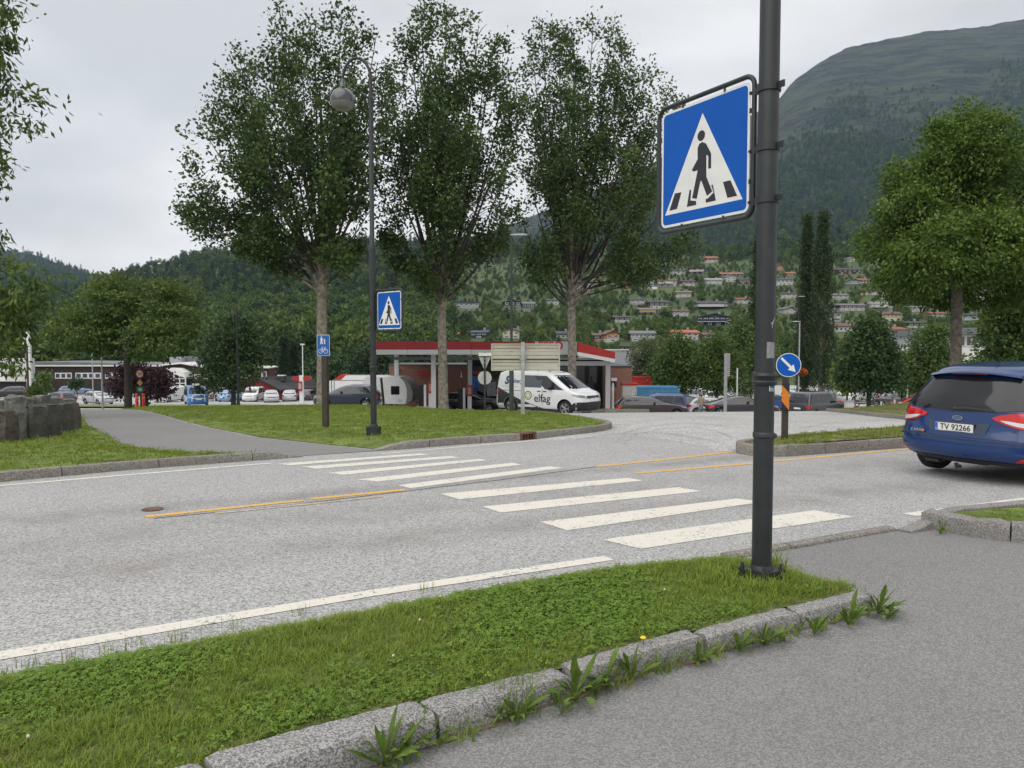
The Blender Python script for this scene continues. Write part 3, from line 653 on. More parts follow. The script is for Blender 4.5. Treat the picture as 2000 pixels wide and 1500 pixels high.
MB().box((0, 0, .07), (.22, .22, .16)).lathe([(.085, .15), (.075, .19), (.06, .2)], 16).build('base_box', m_pole, lamp2)
u2 = Vector((.737, -.676)); bl2 = Vector((at(737, 646, L2[1]).x, L2[1]-.02)); z2b = at(737, 647, L2[1]).z
cross_sign((bl2.x, bl2.y, z2b), u2, .755, 'smaller-looking blue pedestrian crossing sign on the gooseneck lamp across the road', L2, .056)

# foot and cycle path sign
p = gnd(635, 836, .1); z = z_lf(*p); d = p[1]
t = empty('path_sign', (p[0], p[1], z), R(-14)); tag(t, 'blue shared path sign with walkers and bicycle on a dark square post', 'road sign')
hh = at(622, 654, d).z-z; MB().box((0, .03, (hh-.05)/2-.1), (.115, .10, hh-.05+.2)).build('post', m_woodpost, t)
W_, H_ = .29, .44; o_ = (-W_/2-.0, -.035, hh-H_); q = lambda a, b, c: (o_[0]+a, o_[1]-c, o_[2]+b)
MB().plate(rrect(W_, H_, .02), 0, .004, q).build('panel', m_white, t); MB().plate(rrect(W_, H_, .016, 5, .008), .0045, .006, q).build('blue_field', M('path_sign_blue', (.006, .10, .38), .35), t)
def disc(cx, cy, r, n=12): return [(cx+r*math.cos(6.2832*k/n), cy+r*math.sin(6.2832*k/n)) for k in range(n)]
mb = MB(); f0 = .0065; f1 = .0075
mb.plate(disc(.105, .395, .014), f0, f1, q).plate([(.082, .375), (.128, .375), (.124, .32), (.138, .245), (.116, .245), (.106, .31), (.098, .245), (.076, .245), (.088, .32)], f0, f1, q)
mb.plate(disc(.178, .345, .011), f0, f1, q).plate([(.163, .328), (.193, .328), (.186, .29), (.192, .245), (.181, .245), (.178, .285), (.175, .245), (.163, .245), (.168, .29)], f0, f1, q).plate([(.124, .365), (.168, .318), (.163, .312), (.120, .352)], f0, f1, q)
mb.build('walkers_symbol', m_white, t)
mb = MB()
for cx in (.085, .205):
    ring = [q(cx+.045*math.cos(a), .095+.045*math.sin(a), .008) for a in np.linspace(0, 6.2832, 19)]; mb.path(ring, .005, 5, cap=False)
for a, b in (((.085, .095), (.12, .16)), ((.12, .16), (.185, .16)), ((.185, .16), (.205, .095)), ((.12, .16), (.145, .095)), ((.145, .095), (.185, .16)), ((.085, .095), (.145, .095)), ((.105, .178), (.135, .178)), ((.12, .16), (.116, .178)), ((.185, .16), (.182, .185)), ((.182, .185), (.205, .182))):
    mb.path([q(*a, .008), q(*b, .008)], .0045, 5)
mb.build('bicycle_symbol', m_white, t)

# keep-right sign with hazard marker on the median
p = gnd(1533, 862, .15); z = z_lg(*p); d = p[1]
t = empty('keep_right_sign', (p[0], p[1], z), R(-12)); tag(t, 'round blue keep right sign on a dark square post on the median', 'road sign')
zc_ = at(1538, 713, d).z-z; cx_ = .035
MB().box((0, .05, (zc_+.08)/2), (.10, .09, zc_+.08)).build('post', m_woodpost, t)
q = lambda a, b, c: (cx_+a, -.01-c, zc_+b)
MB().plate(disc(0, 0, .197, 36), 0, .004, q).build('panel', m_white, t); MB().plate(disc(0, 0, .186, 36), .0045, .006, q).build('blue_field', m_blue, t)
ar = [(-.118, .118+.0), (-.095, .142), (.055, -.008+.0), (.088, .028), (.118, -.120), (-.03, -.09), (.02, -.044), (-.132, .105)]
MB().plate([(-.128, .100), (-.100, .128), (.046, -.018), (.078, .012), (.112, -.112), (-.012, -.078), (.018, -.046)], .0065, .0075, q).build('arrow', m_white, t)
t = empty('hazard_marker', (p[0]+.0, p[1]-.02, z), R(-12)); tag(t, 'narrow orange and black hazard marker plate on the median post', 'marker plate')
z1, z0 = at(1530, 748, d).z-z, at(1530, 802, d).z-z; q = lambda a, b, c: (-.01+a, -.012-c, b)
MB().plate([(-.062, z0), (.062, z0), (.062, z1), (-.062, z1)], 0, .006, q).build('plate', m_black, t)
MB().plate([(-.060, z0+.16), (.058, z0+.01), (.058, z1-.17), (-.060, z1-.03)], .0065, .008, q).build('stripe', m_orange, t)

# back of the large direction board
p = gnd(1021, 811, .1); z = z_lf(*p); d = p[1]
t = empty('direction_board', (p[0], p[1], z), 0); tag(t, 'large cream direction board seen from behind on a grey steel post', 'road sign')
zt = at(1021, 668, d).z-z; MB().box((0, 0, zt/2-.15), (.115, .10, zt+.3)).build('post', m_galv, t)
xa, xb, za, zb_ = ax(959.5, d)-p[0], ax(1093.5, d)-p[0], at(959, 724, d).z-z, at(959, 671, d).z-z
mb = MB(); q = lambda a, b, c: (a, .075+c, b)
for (a, b, c_, e) in ((xa, za, xb, za+.03), (xa, zb_-.03, xb, zb_), (xa, za+.03, xa+.035, zb_-.03), (xb-.035, za+.03, xb, zb_-.03)): mb.box(((a+c_)/2, .07, (b+e)/2), (c_-a, .05, e-b))
mb.build('frame', m_signback, t)
edges = np.linspace(za+.03, zb_-.03, 8)
for a, b in zip(edges[:-1], edges[1:]): MB().box(((xa+xb)/2, .088, (a+b)/2), (xb-xa-.07, .012, (b-a)-.014)).build('board', m_signback, t)
for f in (.42, .86): MB().box(((xa+xb)/2, .072, za+(zb_-za)*f), (xb-xa-.08, .03, .025)).build('rail', m_dkmetal if f < .5 else m_signback, t)
for f in (.42, .58): MB().box((0, -.02+.04, za+(zb_-za)*f), (.19, .12, .03)).build('clamp', m_galv, t)

# signs seen from behind at the far edge of the lawn
d = 33.0; x = ax(947, d); z = z_lf(x, d)
t = empty('give_way_sign', (x, d, z), R(3)); tag(t, 'give way triangle over a round sign, grey backs, on a thin dark post', 'road sign')
zt = at(947, 688, d).z-z; MB().lathe([(.04, -.1), (.04, zt)], 10).build('post', m_dkmetal, t)
q = lambda a, b, c: (a, .045+c, b); zc_ = at(947, 738, d).z-z; MB().plate(disc(0, zc_, .295, 28), 0, .006, q).build('round_plate', m_greyback, t)
zc_ = at(947, 700, d).z-z; MB().plate([(-.25, zc_+.05), (.25, zc_+.05), (.02, zc_-.50), (-.02, zc_-.50)], 0, .006, q).build('triangle_plate', m_greyback, t)
zc_ = at(947, 693, d).z-z; MB().plate([(-.27, zc_-.05), (.30, zc_-.05), (.30, zc_+.09), (-.27, zc_+.09)], .01, .016, lambda a, b, c: (a, -.06-c, b)).build('name_plate', m_white, t)
for zz in (-.02, -.2): MB().box((0, .0, zc_+zz-.15), (.16, .1, .03)).build('clamp', m_galv, t)

# flat-headed street lamps and plain poles
def lamp_flat(px, d, ytop, hw, side, label, mat, headmat, rad=.05, zf=gz, sleeve=None, arm=.0, headz=.05, base=None):
    x = ax(px, d); z = zf(x, d); H = at(px, ytop, d).z-z
    t = empty('lamp_post', (x, d, z)); tag(t, label, 'street lamp', 'slim street lamps around the car parks')
    MB().lathe([(rad*1.15, -.2), (rad, .5), (rad*.72, H-.02)], 12).build('pole', mat, t, 40)
    s = side; prof = [(0, 0), (.25, .03), (.7, .05), (1, .0), (.95, -.03), (.4, -.045), (0, -.04)]
    MB().plate([(a*hw*s, b*hw*.8) for a, b in prof], -.11, .11, lambda a, b, c: (a-.04*s, c, H+b+headz)).build('lamp_head', headmat, t)
    if sleeve: MB().lathe([(sleeve[0], -.1), (sleeve[0], sleeve[1]), (rad*1.1, sleeve[1]+.08)], 12).build('sleeve', mat, t, 40)
    if base: MB().lathe([(rad*2.6, -.1), (rad*2.4, .15), (rad*1.2, .8)], 10).build('base_cone', mat, t, 40)
    return t
m_ltgrey = M('lamp_grey', (.55, .56, .56), .4, noise=(4, .1)); m_grn = M('dark_green_pole', (.03, .045, .035), .5)
lamp_flat(999, 28, 461, .62, 1, 'dark green street lamp with pale flat head rising behind the direction board', m_grn, m_ltgrey, .055, z_lf, (.085, 1.5))
lamp_flat(465, 46, 597, .42, -1, 'thin dark lamp post with small flat head in front of the round dark tree', m_pole, m_dkmetal, .06, base=1)
lamp_flat(1560, 55, 629, .62, -1, 'grey lamp post with white curved head behind the keep right sign', m_galv, m_white, .06)
lamp_flat(1557, 62, 580, .55, 1, 'dark lamp post with pale head against the columnar poplars', m_pole, m_ltgrey, .05)
lamp_flat(1946, 60, 657, .55, -1, 'beige lamp post with right-angled head above the blue car', M('beige_pole', (.45, .41, .34), .5), M('beige_head', (.5, .46, .4), .5), .08)
lamp_flat(200, 41, 697, .8, 1, 'thin grey lamp post with two small heads beside the red-leaved tree', m_galv, m_white, .05, gz)
lamp_flat(181, 62, 690, .3, 1, 'very thin grey pole in front of the brown building windows', m_galv, m_galv, .05)
def pole(px, d, ytop, rad, label, mat, name='pole', ybot=None):
    x = ax(px, d); z = gz(x, d); H = at(px, ytop, d).z-z; t = empty(name, (x, d, z)); tag(t, label, 'pole')
    MB().lathe([(rad, -.1), (rad, H)], 10).build('shaft', mat, t, 40); MB().lathe([(rad*1.3, H-.02), (rad*1.2, H+.04)], 10).build('cap', mat, t); return t
pole(1440, 70, 720, .07, 'short pale pole between the parking trees and the near lamp pole', m_ltgrey)
pole(1756+17, 66, 732, .06, 'thin white pole in front of the car park hedge beside the blue car', m_white)
pole(418, 92, 690, .05, 'thin flag pole beside the gabled glass entrance', m_ltgrey)

# hanging flower basket on the lamp behind the keep-right sign
xx, dd = ax(1566, 54.8), 54.8; zz = at(1566, 728, dd).z
t = empty('flower_basket', (xx, dd, zz)); tag(t, 'orange hanging flower basket on the grey lamp behind the keep right sign', 'flower basket')
MB().lathe([(.05, -.28), (.22, -.18), (.3, .0), (.28, .02)], 14).path([(-.25, 0, .0), (-.3, 0, .15)], .015, 6).build('basket', m_woodpost, t, 40)
g = np.random.default_rng(5); V = []; Q = []
for k in range(420):
    c = g.normal(0, 1, 3); c = c/np.linalg.norm(c)*np.array([.38, .38, .26])*g.uniform(.7, 1.05)+[0, 0, .06]; a, b = g.normal(0, 1, (2, 3)); a = a/np.linalg.norm(a)*.05; b = b/np.linalg.norm(b)*.05; o = len(V); V += [c-a-b, c+a-b, c+a+b, c-a+b]; Q.append((o, o+1, o+2, o+3))
link('blossoms', qmesh('blossoms', np.array(V), np.array(Q), g.random(420), leafmat('orange_blossom', (.16, .05, .015), (.62, .15, .02), .2)), t)

# back of a slatted sign seen edge on beside the parked cars
d = 46; x = ax(1417, d); z = gz(x, d); t = empty('slatted_sign', (x, d, z), R(38)); tag(t, 'narrow white slatted sign seen almost edge on, on a grey post', 'road sign')
zt = at(1417, 690, d).z-z; MB().box((0, 0, zt/2), (.17, .12, zt)).build('post', m_galv, t); zb_ = at(1417, 736, d).z-z
for k in range(12):
    zz = zb_+(zt-zb_)*(k+.5)/12; MB().box((.30, .09, zz), (.42, .05, (zt-zb_)/12*.62)).build('slat', m_greyback, t)
MB().box((.30, .125, (zt+zb_)/2), (.42, .02, zt-zb_)).build('panel', m_dkmetal, t)

# speed limit sign, yellow diamond and route number
d = 41.2; x = ax(275, d); z = gz(x, d); t = empty('speed_limit_sign', (x, d, z), R(-6)); tag(t, 'speed limit 50 sign over a yellow diamond and green route number plate', 'road sign')
MB().lathe([(.05, -.2), (.045, at(275, 722, d).z-z)], 10).build('post', m_dkmetal, t); q = lambda a, b, c: (a, -.06-c, b)
zc_ = at(275, 730, d).z-z; MB().plate(disc(0, zc_, .225, 28), 0, .006, q).build('red_rim', m_red, t); MB().plate(disc(0, zc_, .165, 24), .007, .009, q).build('white_disc', m_white, t)
text_on('numerals', '50', .25, m_black, t, frame((0, -.0705, zc_-.01), (1, 0, 0), (0, 0, 1), (0, -1, 0)), .002, bold=.006)
zc_ = at(275, 747.5, d).z-z; MB().plate([(0, zc_-.175), (.175, zc_), (0, zc_+.175), (-.175, zc_)], 0, .006, q).build('yellow_diamond', M('diamond_yellow', (.42, .27, .07), .5), t)
zc_ = at(275, 760.5, d).z-z; MB().plate([(-.19, zc_-.15), (.19, zc_-.15), (.19, zc_+.15), (-.19, zc_+.15)], 0, .006, q).build('route_plate', m_green, t)
text_on('numerals', '15', .2, m_white, t, frame((0, -.0685, zc_-.01), (1, 0, 0), (0, 0, 1), (0, -1, 0)), .002, bold=.004)
for px_, lb in ((267, 'orange marker post left of the speed limit sign post'), (279.5, 'orange marker post right of the speed limit sign post')):
    x = ax(px_, 41.6); z = gz(x, 41.6); t = empty('marker_post', (x, 41.6, z)); tag(t, lb, 'marker post', 'orange marker posts under the speed limit sign')
    H = at(px_, 769, 41.6).z-z; MB().lathe([(.085, -.1), (.085, H-.1), (.07, H), (.03, H+.02)], 12).build('tube', m_cone, t, 40); MB().lathe([(.088, H*.72), (.088, H*.82)], 12).build('reflective_band', M('cone_band', (.75, .3, .2), .4), t)
    MB().lathe([(.2, -.1), (.18, .06)], 12).build('foot', m_cone, t)

# standing stones on the left lawn
def stone(poly, d, th, label, mat, sd):
    g = np.random.default_rng(sd); pts = [at(px, py, d) for px, py in poly]; cx = sum(p.x for p in pts)/len(pts); zb_ = z_ld(cx, d)-.15
    b = [(p.x-cx, p.z-zb_) for p in pts]; t = bm = bmesh.new()
    hx = max(abs(a) for a, _ in b)
    f = []; n = len(b)
    rings = []
    for k, (yy, sc) in enumerate(((-th/2, .90), (-th*.42, 1.0), (th*.1, 1.02), (th/2, .92))):
        rings.append([bm.verts.new((a*sc*.95+g.normal(0, .008), yy+g.normal(0, .015), max(0, zz)*(1 if sc > .95 else .975)+g.normal(0, .006))) for a, zz in b])
    for r1, r2 in zip(rings[:-1], rings[1:]):
        for i in range(n): bm.faces.new((r1[i], r1[(i+1) % n], r2[(i+1) % n], r2[i]))
    bm.faces.new(rings[0][::-1]); bm.faces.new(rings[-1]); bmesh.ops.recalc_face_normals(bm, faces=bm.faces)
    bmesh.ops.triangulate(bm, faces=[q_ for q_ in bm.faces if len(q_.verts) > 4]); bmesh.ops.subdivide_edges(bm, edges=bm.edges, cuts=2, use_grid_fill=True)
    for v in bm.verts:
        p = v.co; s = math.sin(p.x*9+sd)+math.sin(p.z*11+sd*2)+math.sin((p.x+p.z+p.y)*23+sd)*.6
        v.co += Vector((g.normal(0, .004), s*.012+g.normal(0, .006), g.normal(0, .003)))
    me = bpy.data.meshes.new('standing_stone'); bm.to_mesh(me); bm.free(); me.materials.append(mat); shade(me, 16)
    o = link('standing_stone', me, None, (cx, d, zb_), (g.uniform(-.05, .05), g.uniform(-.03, .03), g.uniform(-.35, .05))); tag(o, label, 'stone', 'standing stones on the left lawn'); return o
ms1 = M('dark_slab_stone', (.045, .045, .040), .9, noise=(5, .55, (.07, .068, .058)), bump=(9, .9, .05)); ms2 = M('grey_slab_stone', (.12, .125, .12), .9, noise=(6, .45, (.16, .16, .145)), bump=(9, .9, .05)); ms3 = M('brown_slab_stone', (.062, .052, .045), .9, noise=(5, .5, (.09, .075, .06)), bump=(8, .9, .05))
def sdp(y): return gnd(60, y, .1)[1]
stone([(-26, 868), (27, 868), (26, 812), (22, 802), (10, 799), (-8, 800), (-24, 806)], sdp(864), .34, 'brown rounded standing stone cut off by the left picture edge', ms3, 1)
stone([(24, 866), (45, 866), (44, 806), (35, 788), (34, 775), (26, 771), (18, 775), (17, 800)], sdp(860), .34, 'tall pale grey standing stone behind the brown rounded one', ms2, 2)
stone([(43, 860), (84, 860), (82, 794), (70, 790), (44, 793)], sdp(857), .34, 'widest dark standing slab with pale cracks at its foot', ms1, 3)
stone([(83.5, 855), (111, 855), (111, 790), (98, 789), (85, 791)], sdp(851), .34, 'dark upright slab second from the right end of the stone row', ms1, 4)
stone([(111, 846), (138, 846), (137, 788), (128, 786), (111, 791)], sdp(843), .34, 'layered dark slab near the right end of the stone row', ms1, 5)
stone([(136, 838), (150, 838), (146, 800), (143, 787), (136, 785)], sdp(836), .34, 'leaning brown stone at the right end of the stone row', ms3, 6)
stone([(4, 850), (19, 850), (18, 782), (14, 779), (6, 781)], sdp(846), .34, 'small bluish stone at the back beside the tall pale one', ms2, 7)
stone([(36, 845), (54, 845), (54, 778), (49, 775), (38, 776)], sdp(838), .34, 'squarish grey stone in the back row under the round shrub', ms2, 8)
stone([(54, 843), (73, 843), (72, 784), (66, 777), (56, 775)], sdp(836), .34, 'back row stone with pinkish sloping shoulder', ms3, 9)
stone([(73.5, 842), (95, 842), (94, 771), (75, 772)], sdp(835), .34, 'square-topped grey stone standing highest in the back row', ms2, 10)
stone([(94, 838), (112, 838), (109, 778), (102, 773), (96, 783)], sdp(833), .34, 'back stone with slanted pale split face', ms2, 11)
stone([(110, 836), (141, 836), (139, 781), (130, 778), (114, 781)], sdp(831), .34, 'low flat-topped stone at the back right of the row', ms2, 12)
# ------------------------------------------------------------------ vehicles: bodies lofted from horizontal slices
class Shell:
    def __init__(s, z, xr, xf, w, c=.28, cf=.42, rw=.33, wx=None, ww=.2):
        s.z0, s.z1 = z[0], z[-1]; s.fr, s.ff, s.fw = pch(z, xr), pch(z, xf), pch(z, w); s.zs = z; s.c, s.cf, s.rw, s.ww = c, cf, rw, ww
        s.L = max(xf); s.W = max(w); s.wx = wx or (.82, s.L-.86)
    def p(s, z): 
        xr, xf, w = s.fr(z), s.ff(z), s.fw(z); m = .38*(xf-xr); return xr, xf, w, min(s.c, m), min(s.cf, m)
    def rear(s, q, z, off=0):                          # q in -1..1 across the tail (fraction of half width, + = left), beyond: metres along the side
        xr, xf, w, c, cf = s.p(z)
        if abs(q) <= 1:
            th = math.asin(min(1, abs(q))**1.5); x = xr+c*(1-math.cos(th)); nx, ny = -math.cos(th), math.sin(th)
            return Vector((x+off*nx, (abs(q)*w+off*ny)*(1 if q >= 0 else -1), z))
        return Vector((xr+c+abs(q)-1, (w+off)*(1 if q >= 0 else -1), z))
    def front(s, q, z, off=0):
        xr, xf, w, c, cf = s.p(z)
        if abs(q) <= 1:
            th = math.asin(min(1, abs(q))**1.5); x = xf-cf*(1-math.cos(th)); nx, ny = math.cos(th), math.sin(th)
            return Vector((x+off*nx, (abs(q)*w+off*ny)*(1 if q >= 0 else -1), z))
        return Vector((xf-cf-(abs(q)-1), (w+off)*(1 if q >= 0 else -1), z))
    def side(s, a, z, sg, off=0):                      # a in 0..1 between the tail corner and the nose corner
        xr, xf, w, c, cf = s.p(z); return Vector((xr+c*.8+a*(xf-cf*.8-xr-c*.8), sg*(w+off), z))
    def sidex(s, x, z, sg, off=0): return Vector((x, sg*(s.fw(z)+off), z))
    def body(s, name, mat):
        zs = []
        for a, b in zip(s.zs[:-1], s.zs[1:]):
            for k in range(3): zs.append(a+(b-a)*k/3)
        zs.append(s.z1); rings = []
        qs = [math.sin(R(t))**(2/3)*(1 if 1 else 0) for t in (0, 4, 15, 30, 45, 58, 70, 80, 90)]
        full = [-q for q in qs[::-1]]+qs[1:]
        for z in zs:
            xr, xf, w, c, cf = s.p(z); r = [s.rear(q, z) for q in full]
            for k in range(1, 14): r.append(Vector((xr+c+(xf-cf-xr-c)*k/14, w, z)))
            r += [s.front(-q, z) for q in full]
            for k in range(1, 14): r.append(Vector((xf-cf-(xf-cf-xr-c)*k/14, -w, z)))
            rings.append(r)
        m = len(rings[0]); xr, xf, w, c, cf = s.p(s.z1)
        for f, dz in ((.8, .014), (.45, .028)):
            cx = (xr+xf)/2; rings.append([Vector((cx+(v.x-cx)*f, v.y*f, s.z1+dz)) for v in rings[len(zs)-1]])
        bm = bmesh.new(); V = [[bm.verts.new(v) for v in r] for r in rings]
        for a, b in zip(V[:-1], V[1:]):
            for i in range(m): bm.faces.new((a[i], a[(i+1) % m], b[(i+1) % m], b[i]))
        bm.faces.new(V[0]); bm.faces.new(V[-1][::-1]); bmesh.ops.recalc_face_normals(bm, faces=bm.faces)
        me = bpy.data.meshes.new(name); bm.to_mesh(me); bm.free(); me.materials.append(mat); me.materials.append(m_blackpl)
        o = bpy.data.objects.new(name, me); C.objects.link(o); cut = []
        for x in s.wx:
            mb = MB(); mb.lathe([(s.rw+.065, -s.W*2), (s.rw+.065, s.W*2)], 28, (x, 0, s.rw+.01), 0, 'y'); cm = mb.mesh('cutter', [m_blackpl, m_blackpl]); cm.polygons.foreach_set('material_index', [1]*len(cm.polygons))
            co = bpy.data.objects.new('cutter', cm); C.objects.link(co); cut.append(co); md = o.modifiers.new('b', 'BOOLEAN'); md.object = co; md.operation = 'DIFFERENCE'; md.solver = 'EXACT'
        bpy.context.view_layer.update(); me2 = bpy.data.meshes.new_from_object(o.evaluated_get(bpy.context.evaluated_depsgraph_get()))
        me2.name = name
        while len(me2.materials) > 2: me2.materials.pop()
        for co in cut: bpy.data.objects.remove(co)
        bpy.data.objects.remove(o); shade(me2, 32); return me2
    def patch(s, fn, poly, mat, off=.004, step=.12, name='pane', rim=None):
        v, f = tri(poly, step); me = bpy.data.meshes.new(name); P3 = [fn(p.x, p.y, off) for p in v]; c0 = Vector((s.L/2, 0, (s.z0+s.z1)/2)); F_ = []
        for t in f:
            a, b, c = (P3[i] for i in t); n = (b-a).cross(c-a); F_.append(t if n.dot(a-c0) > 0 else t[::-1])
        n0 = len(P3); P3 = P3+[fn(p.x, p.y, -.02) for p in v]; E = {}
        for t in F_:
            for a, b in ((t[0], t[1]), (t[1], t[2]), (t[2], t[0])): E[(a, b)] = 1
        sk = [(b, a, a+n0, b+n0) for (a, b) in E if (b, a) not in E]
        me.from_pydata(P3, [], [tuple(t) for t in F_]+sk); me.materials.append(mat); me.update(); shade(me, 30); return me
def wheel_mesh(r, wd, spokes=5):
    mb = MB(); h = wd/2
    mb.lathe([(r*.64, -h*.9), (r*.70, -h), (r*.92, -h), (r*.985, -h*.75), (r, -h*.4), (r, h*.4), (r*.985, h*.75), (r*.92, h), (r*.70, h), (r*.64, h*.9)], 28, (0, 0, 0), 0, 'y'); ty = mb.mesh('tyre', m_tyre, 40)
    mb = MB()
    for sg in (1, -1):
        y = h*.8*sg
        for k in range(spokes):
            a = 2*math.pi*k/spokes; c, s_ = math.cos(a), math.sin(a)
            for da in (-.17, .17):
                c2, s2 = math.cos(a+da), math.sin(a+da); mb.path([(c*r*.08, y, s_*r*.08), (c2*r*.63, y*1.02, s2*r*.63)], [r*.075, r*.055], 5)
        ring = [(r*.63*math.cos(q), y*1.05, r*.63*math.sin(q)) for q in np.linspace(0, 6.2832, 25)]; mb.path(ring, r*.035, 5, cap=False)
        mb.lathe([(r*.14, y-.01), (r*.14, y+.012*sg)], 10, (0, 0, 0), 0, 'y')
    rm = mb.mesh('rim', m_rim, 40); return ty, rm
TY, RM = wheel_mesh(.33, .21, 5)
PROT = {}
def car_kind(key, sh, belt, top, side_cuts, ws=(.80, .80), rw_=(.80, .80), lamps=None, plate_c=m_plate, extra=None):
    """meshes of one kind of car; side_cuts: (a0, a1) spans of each side window along the side"""
    parts = [('body', sh.body('body', P_['silver']), 'paint')]
    for sg in (1, -1):
        fn = lambda a, z, off, sg=sg: sh.side(a, z, sg, off)
        for a0, a1 in side_cuts: parts.append(('side_window', sh.patch(fn, [(a0, belt+.02), (a1, belt+.02), (a1-(a1 > .8)*.02, top-.05), (a0+(a0 < .12)*.03, top-.05)], m_glass, .004, .14, 'side_window'), None))
        zb_ = sh.zs[2]
        parts.append(('mirror', MB().box(sh.side(.80 if side_cuts[-1][1] > .85 else .78, belt+.07, sg, .09), (.10, .18, .12)).mesh('mirror', m_blackpl), None))
    parts.append(('windscreen', sh.patch(sh.front, [(-ws[0], belt+.06), (ws[0], belt+.06), (ws[1], top-.02), (-ws[1], top-.02)], m_glass, .004, .2, 'windscreen'), None))
    parts.append(('rear_window', sh.patch(sh.rear, [(-rw_[0], belt+.05), (rw_[0], belt+.05), (rw_[1], top-.04), (-rw_[1], top-.04)], m_glass, .004, .2, 'rear_window'), None))
    hz = belt-.22
    for sg in (1, -1):
        parts.append(('headlight', sh.patch(sh.front, [(sg*.56, hz-.10), (sg*.97, hz-.04), (sg*1.06, hz+.08), (sg*.62, hz+.02)], m_headl, .014, .06, 'headlight'), None))
        parts.append(('tail_light', sh.patch(sh.rear, [(sg*.66, hz-.02), (sg*.98, hz-.08), (sg*1.10, hz+.10), (sg*.78, hz+.15)], m_redlamp, .014, .06, 'tail_light'), None))
    parts.append(('grille', sh.patch(sh.front, [(-.5, hz-.10), (.5, hz-.10), (.52, hz+.0), (-.52, hz+.0)], m_blackpl, .004, .2, 'grille'), None))
    parts.append(('lower_grille', sh.patch(sh.front, [(-.6, sh.z0+.08), (.6, sh.z0+.08), (.66, sh.z0+.22), (-.66, sh.z0+.22)], m_blackpl, .004, .2, 'lower_grille'), None))
    parts.append(('number_plate', sh.patch(sh.front, [(-.28, hz-.24), (.28, hz-.24), (.28, hz-.13), (-.28, hz-.13)], plate_c, .010, .3, 'number_plate'), None))
    parts.append(('number_plate', sh.patch(sh.rear, [(-.28, hz-.16), (.28, hz-.16), (.28, hz-.05), (-.28, hz-.05)], plate_c, .010, .3, 'number_plate'), None))
    parts.append(('sill', MB().box((sh.L/2, 0, sh.z0+.02), (sh.L-2.4, sh.W*1.9, .10)).mesh('sill', m_blackpl), None))
    if extra: parts += extra
    PROT[key] = (sh, parts)
def car(key, name, px, d, hdg, col, label, cat='car', group=None, sc=1.0, dz=0, loc=None):
    sh, parts = PROT[key]
    if loc is None: x = ax(px, d); loc = (x, d, gz(x, d)+dz)
    t = empty(name, loc, R(hdg)); t.scale = (sc, sc, sc); tag(t, label, cat, group); o_ = (-sh.L/2, 0, 0)
    for nm, me, k in parts:
        o = link(nm, me, t, o_)
        if k == 'paint': o.material_slots[0].link = 'OBJECT'; o.material_slots[0].material = P_[col]
    k = sh.rw/.33
    for x in sh.wx:
        for sg in (1, -1):
            w_ = link('wheel', TY, t, (x-sh.L/2, sg*(sh.W-.13), sh.rw)); w_.scale = (k, k, k); link('rim', RM, w_)
    return t
sh_h = Shell([.22, .35, .55, .75, .92, .98, 1.2, 1.40, 1.47], [.12, .02, 0, .03, .08, .12, .33, .60, .95], [4.05, 4.18, 4.2, 4.12, 3.75, 3.3, 2.8, 2.3, 1.95], [.78, .85, .88, .88, .86, .84, .75, .66, .5], rw=.31)
car_kind('hatch', sh_h, .97, 1.41, [(.04, .24), (.27, .58), (.61, .93)])
sh_w = Shell([.2, .35, .55, .78, .93, 1.0, 1.2, 1.38, 1.45], [.10, .02, 0, .02, .06, .10, .28, .50, .85], [4.62, 4.78, 4.8, 4.74, 4.25, 3.6, 3.0, 2.5, 2.15], [.8, .88, .9, .9, .88, .85, .77, .67, .5], rw=.33)
car_kind('wagon', sh_w, .99, 1.40, [(.05, .27), (.30, .60), (.63, .93)])
sh_c = Shell([.2, .33, .5, .72, .88, .95, 1.12, 1.28, 1.36], [.12, .03, 0, .03, .10, .38, .95, 1.5, 1.95], [4.55, 4.68, 4.7, 4.64, 4.15, 3.55, 3.1, 2.75, 2.5], [.8, .88, .9, .9, .89, .85, .77, .67, .5], rw=.34, c=.34)
car_kind('coupe', sh_c, .95, 1.30, [(.10, .48), (.52, .92)])
sh_s = Shell([.28, .45, .65, .9, 1.05, 1.12, 1.35, 1.58, 1.66], [.1, .02, 0, .03, .08, .12, .3, .52, .85], [4.38, 4.48, 4.5, 4.44, 3.95, 3.5, 3.0, 2.55, 2.2], [.82, .9, .92, .92, .9, .87, .79, .70, .55], rw=.35)
car_kind('suv', sh_s, 1.11, 1.59, [(.05, .25), (.28, .58), (.61, .92)])
sh_m = Shell([.25, .4, .6, .85, 1.0, 1.08, 1.4, 1.72, 1.82], [.06, .01, 0, .02, .03, .05, .12, .22, .5], [4.3, 4.38, 4.4, 4.3, 3.98, 3.65, 3.15, 2.8, 2.45], [.8, .88, .9, .9, .89, .88, .84, .78, .62], rw=.32, c=.2)
car_kind('minivan', sh_m, 1.07, 1.70, [(.04, .30), (.34, .63), (.66, .95)])
VZ = [.22, .38, .62, .90, 1.06, 1.14, 1.5, 1.84, 1.95]
sh_v = Shell(VZ, [.06, .01, 0, .02, .03, .04, .08, .15, .45], [4.80, 4.88, 4.90, 4.86, 4.70, 4.45, 3.84, 3.30, 2.90], [.85, .93, .95, .95, .94, .93, .89, .81, .66], rw=.345, c=.2, cf=.40, wx=(.98, 3.98))
car_kind('van', sh_v, 1.13, 1.80, [(.70, .955)], ws=(.86, .84))
car_kind('windowvan', sh_v, 1.13, 1.80, [(.04, .34), (.37, .66), (.70, .955)], ws=(.86, .84))

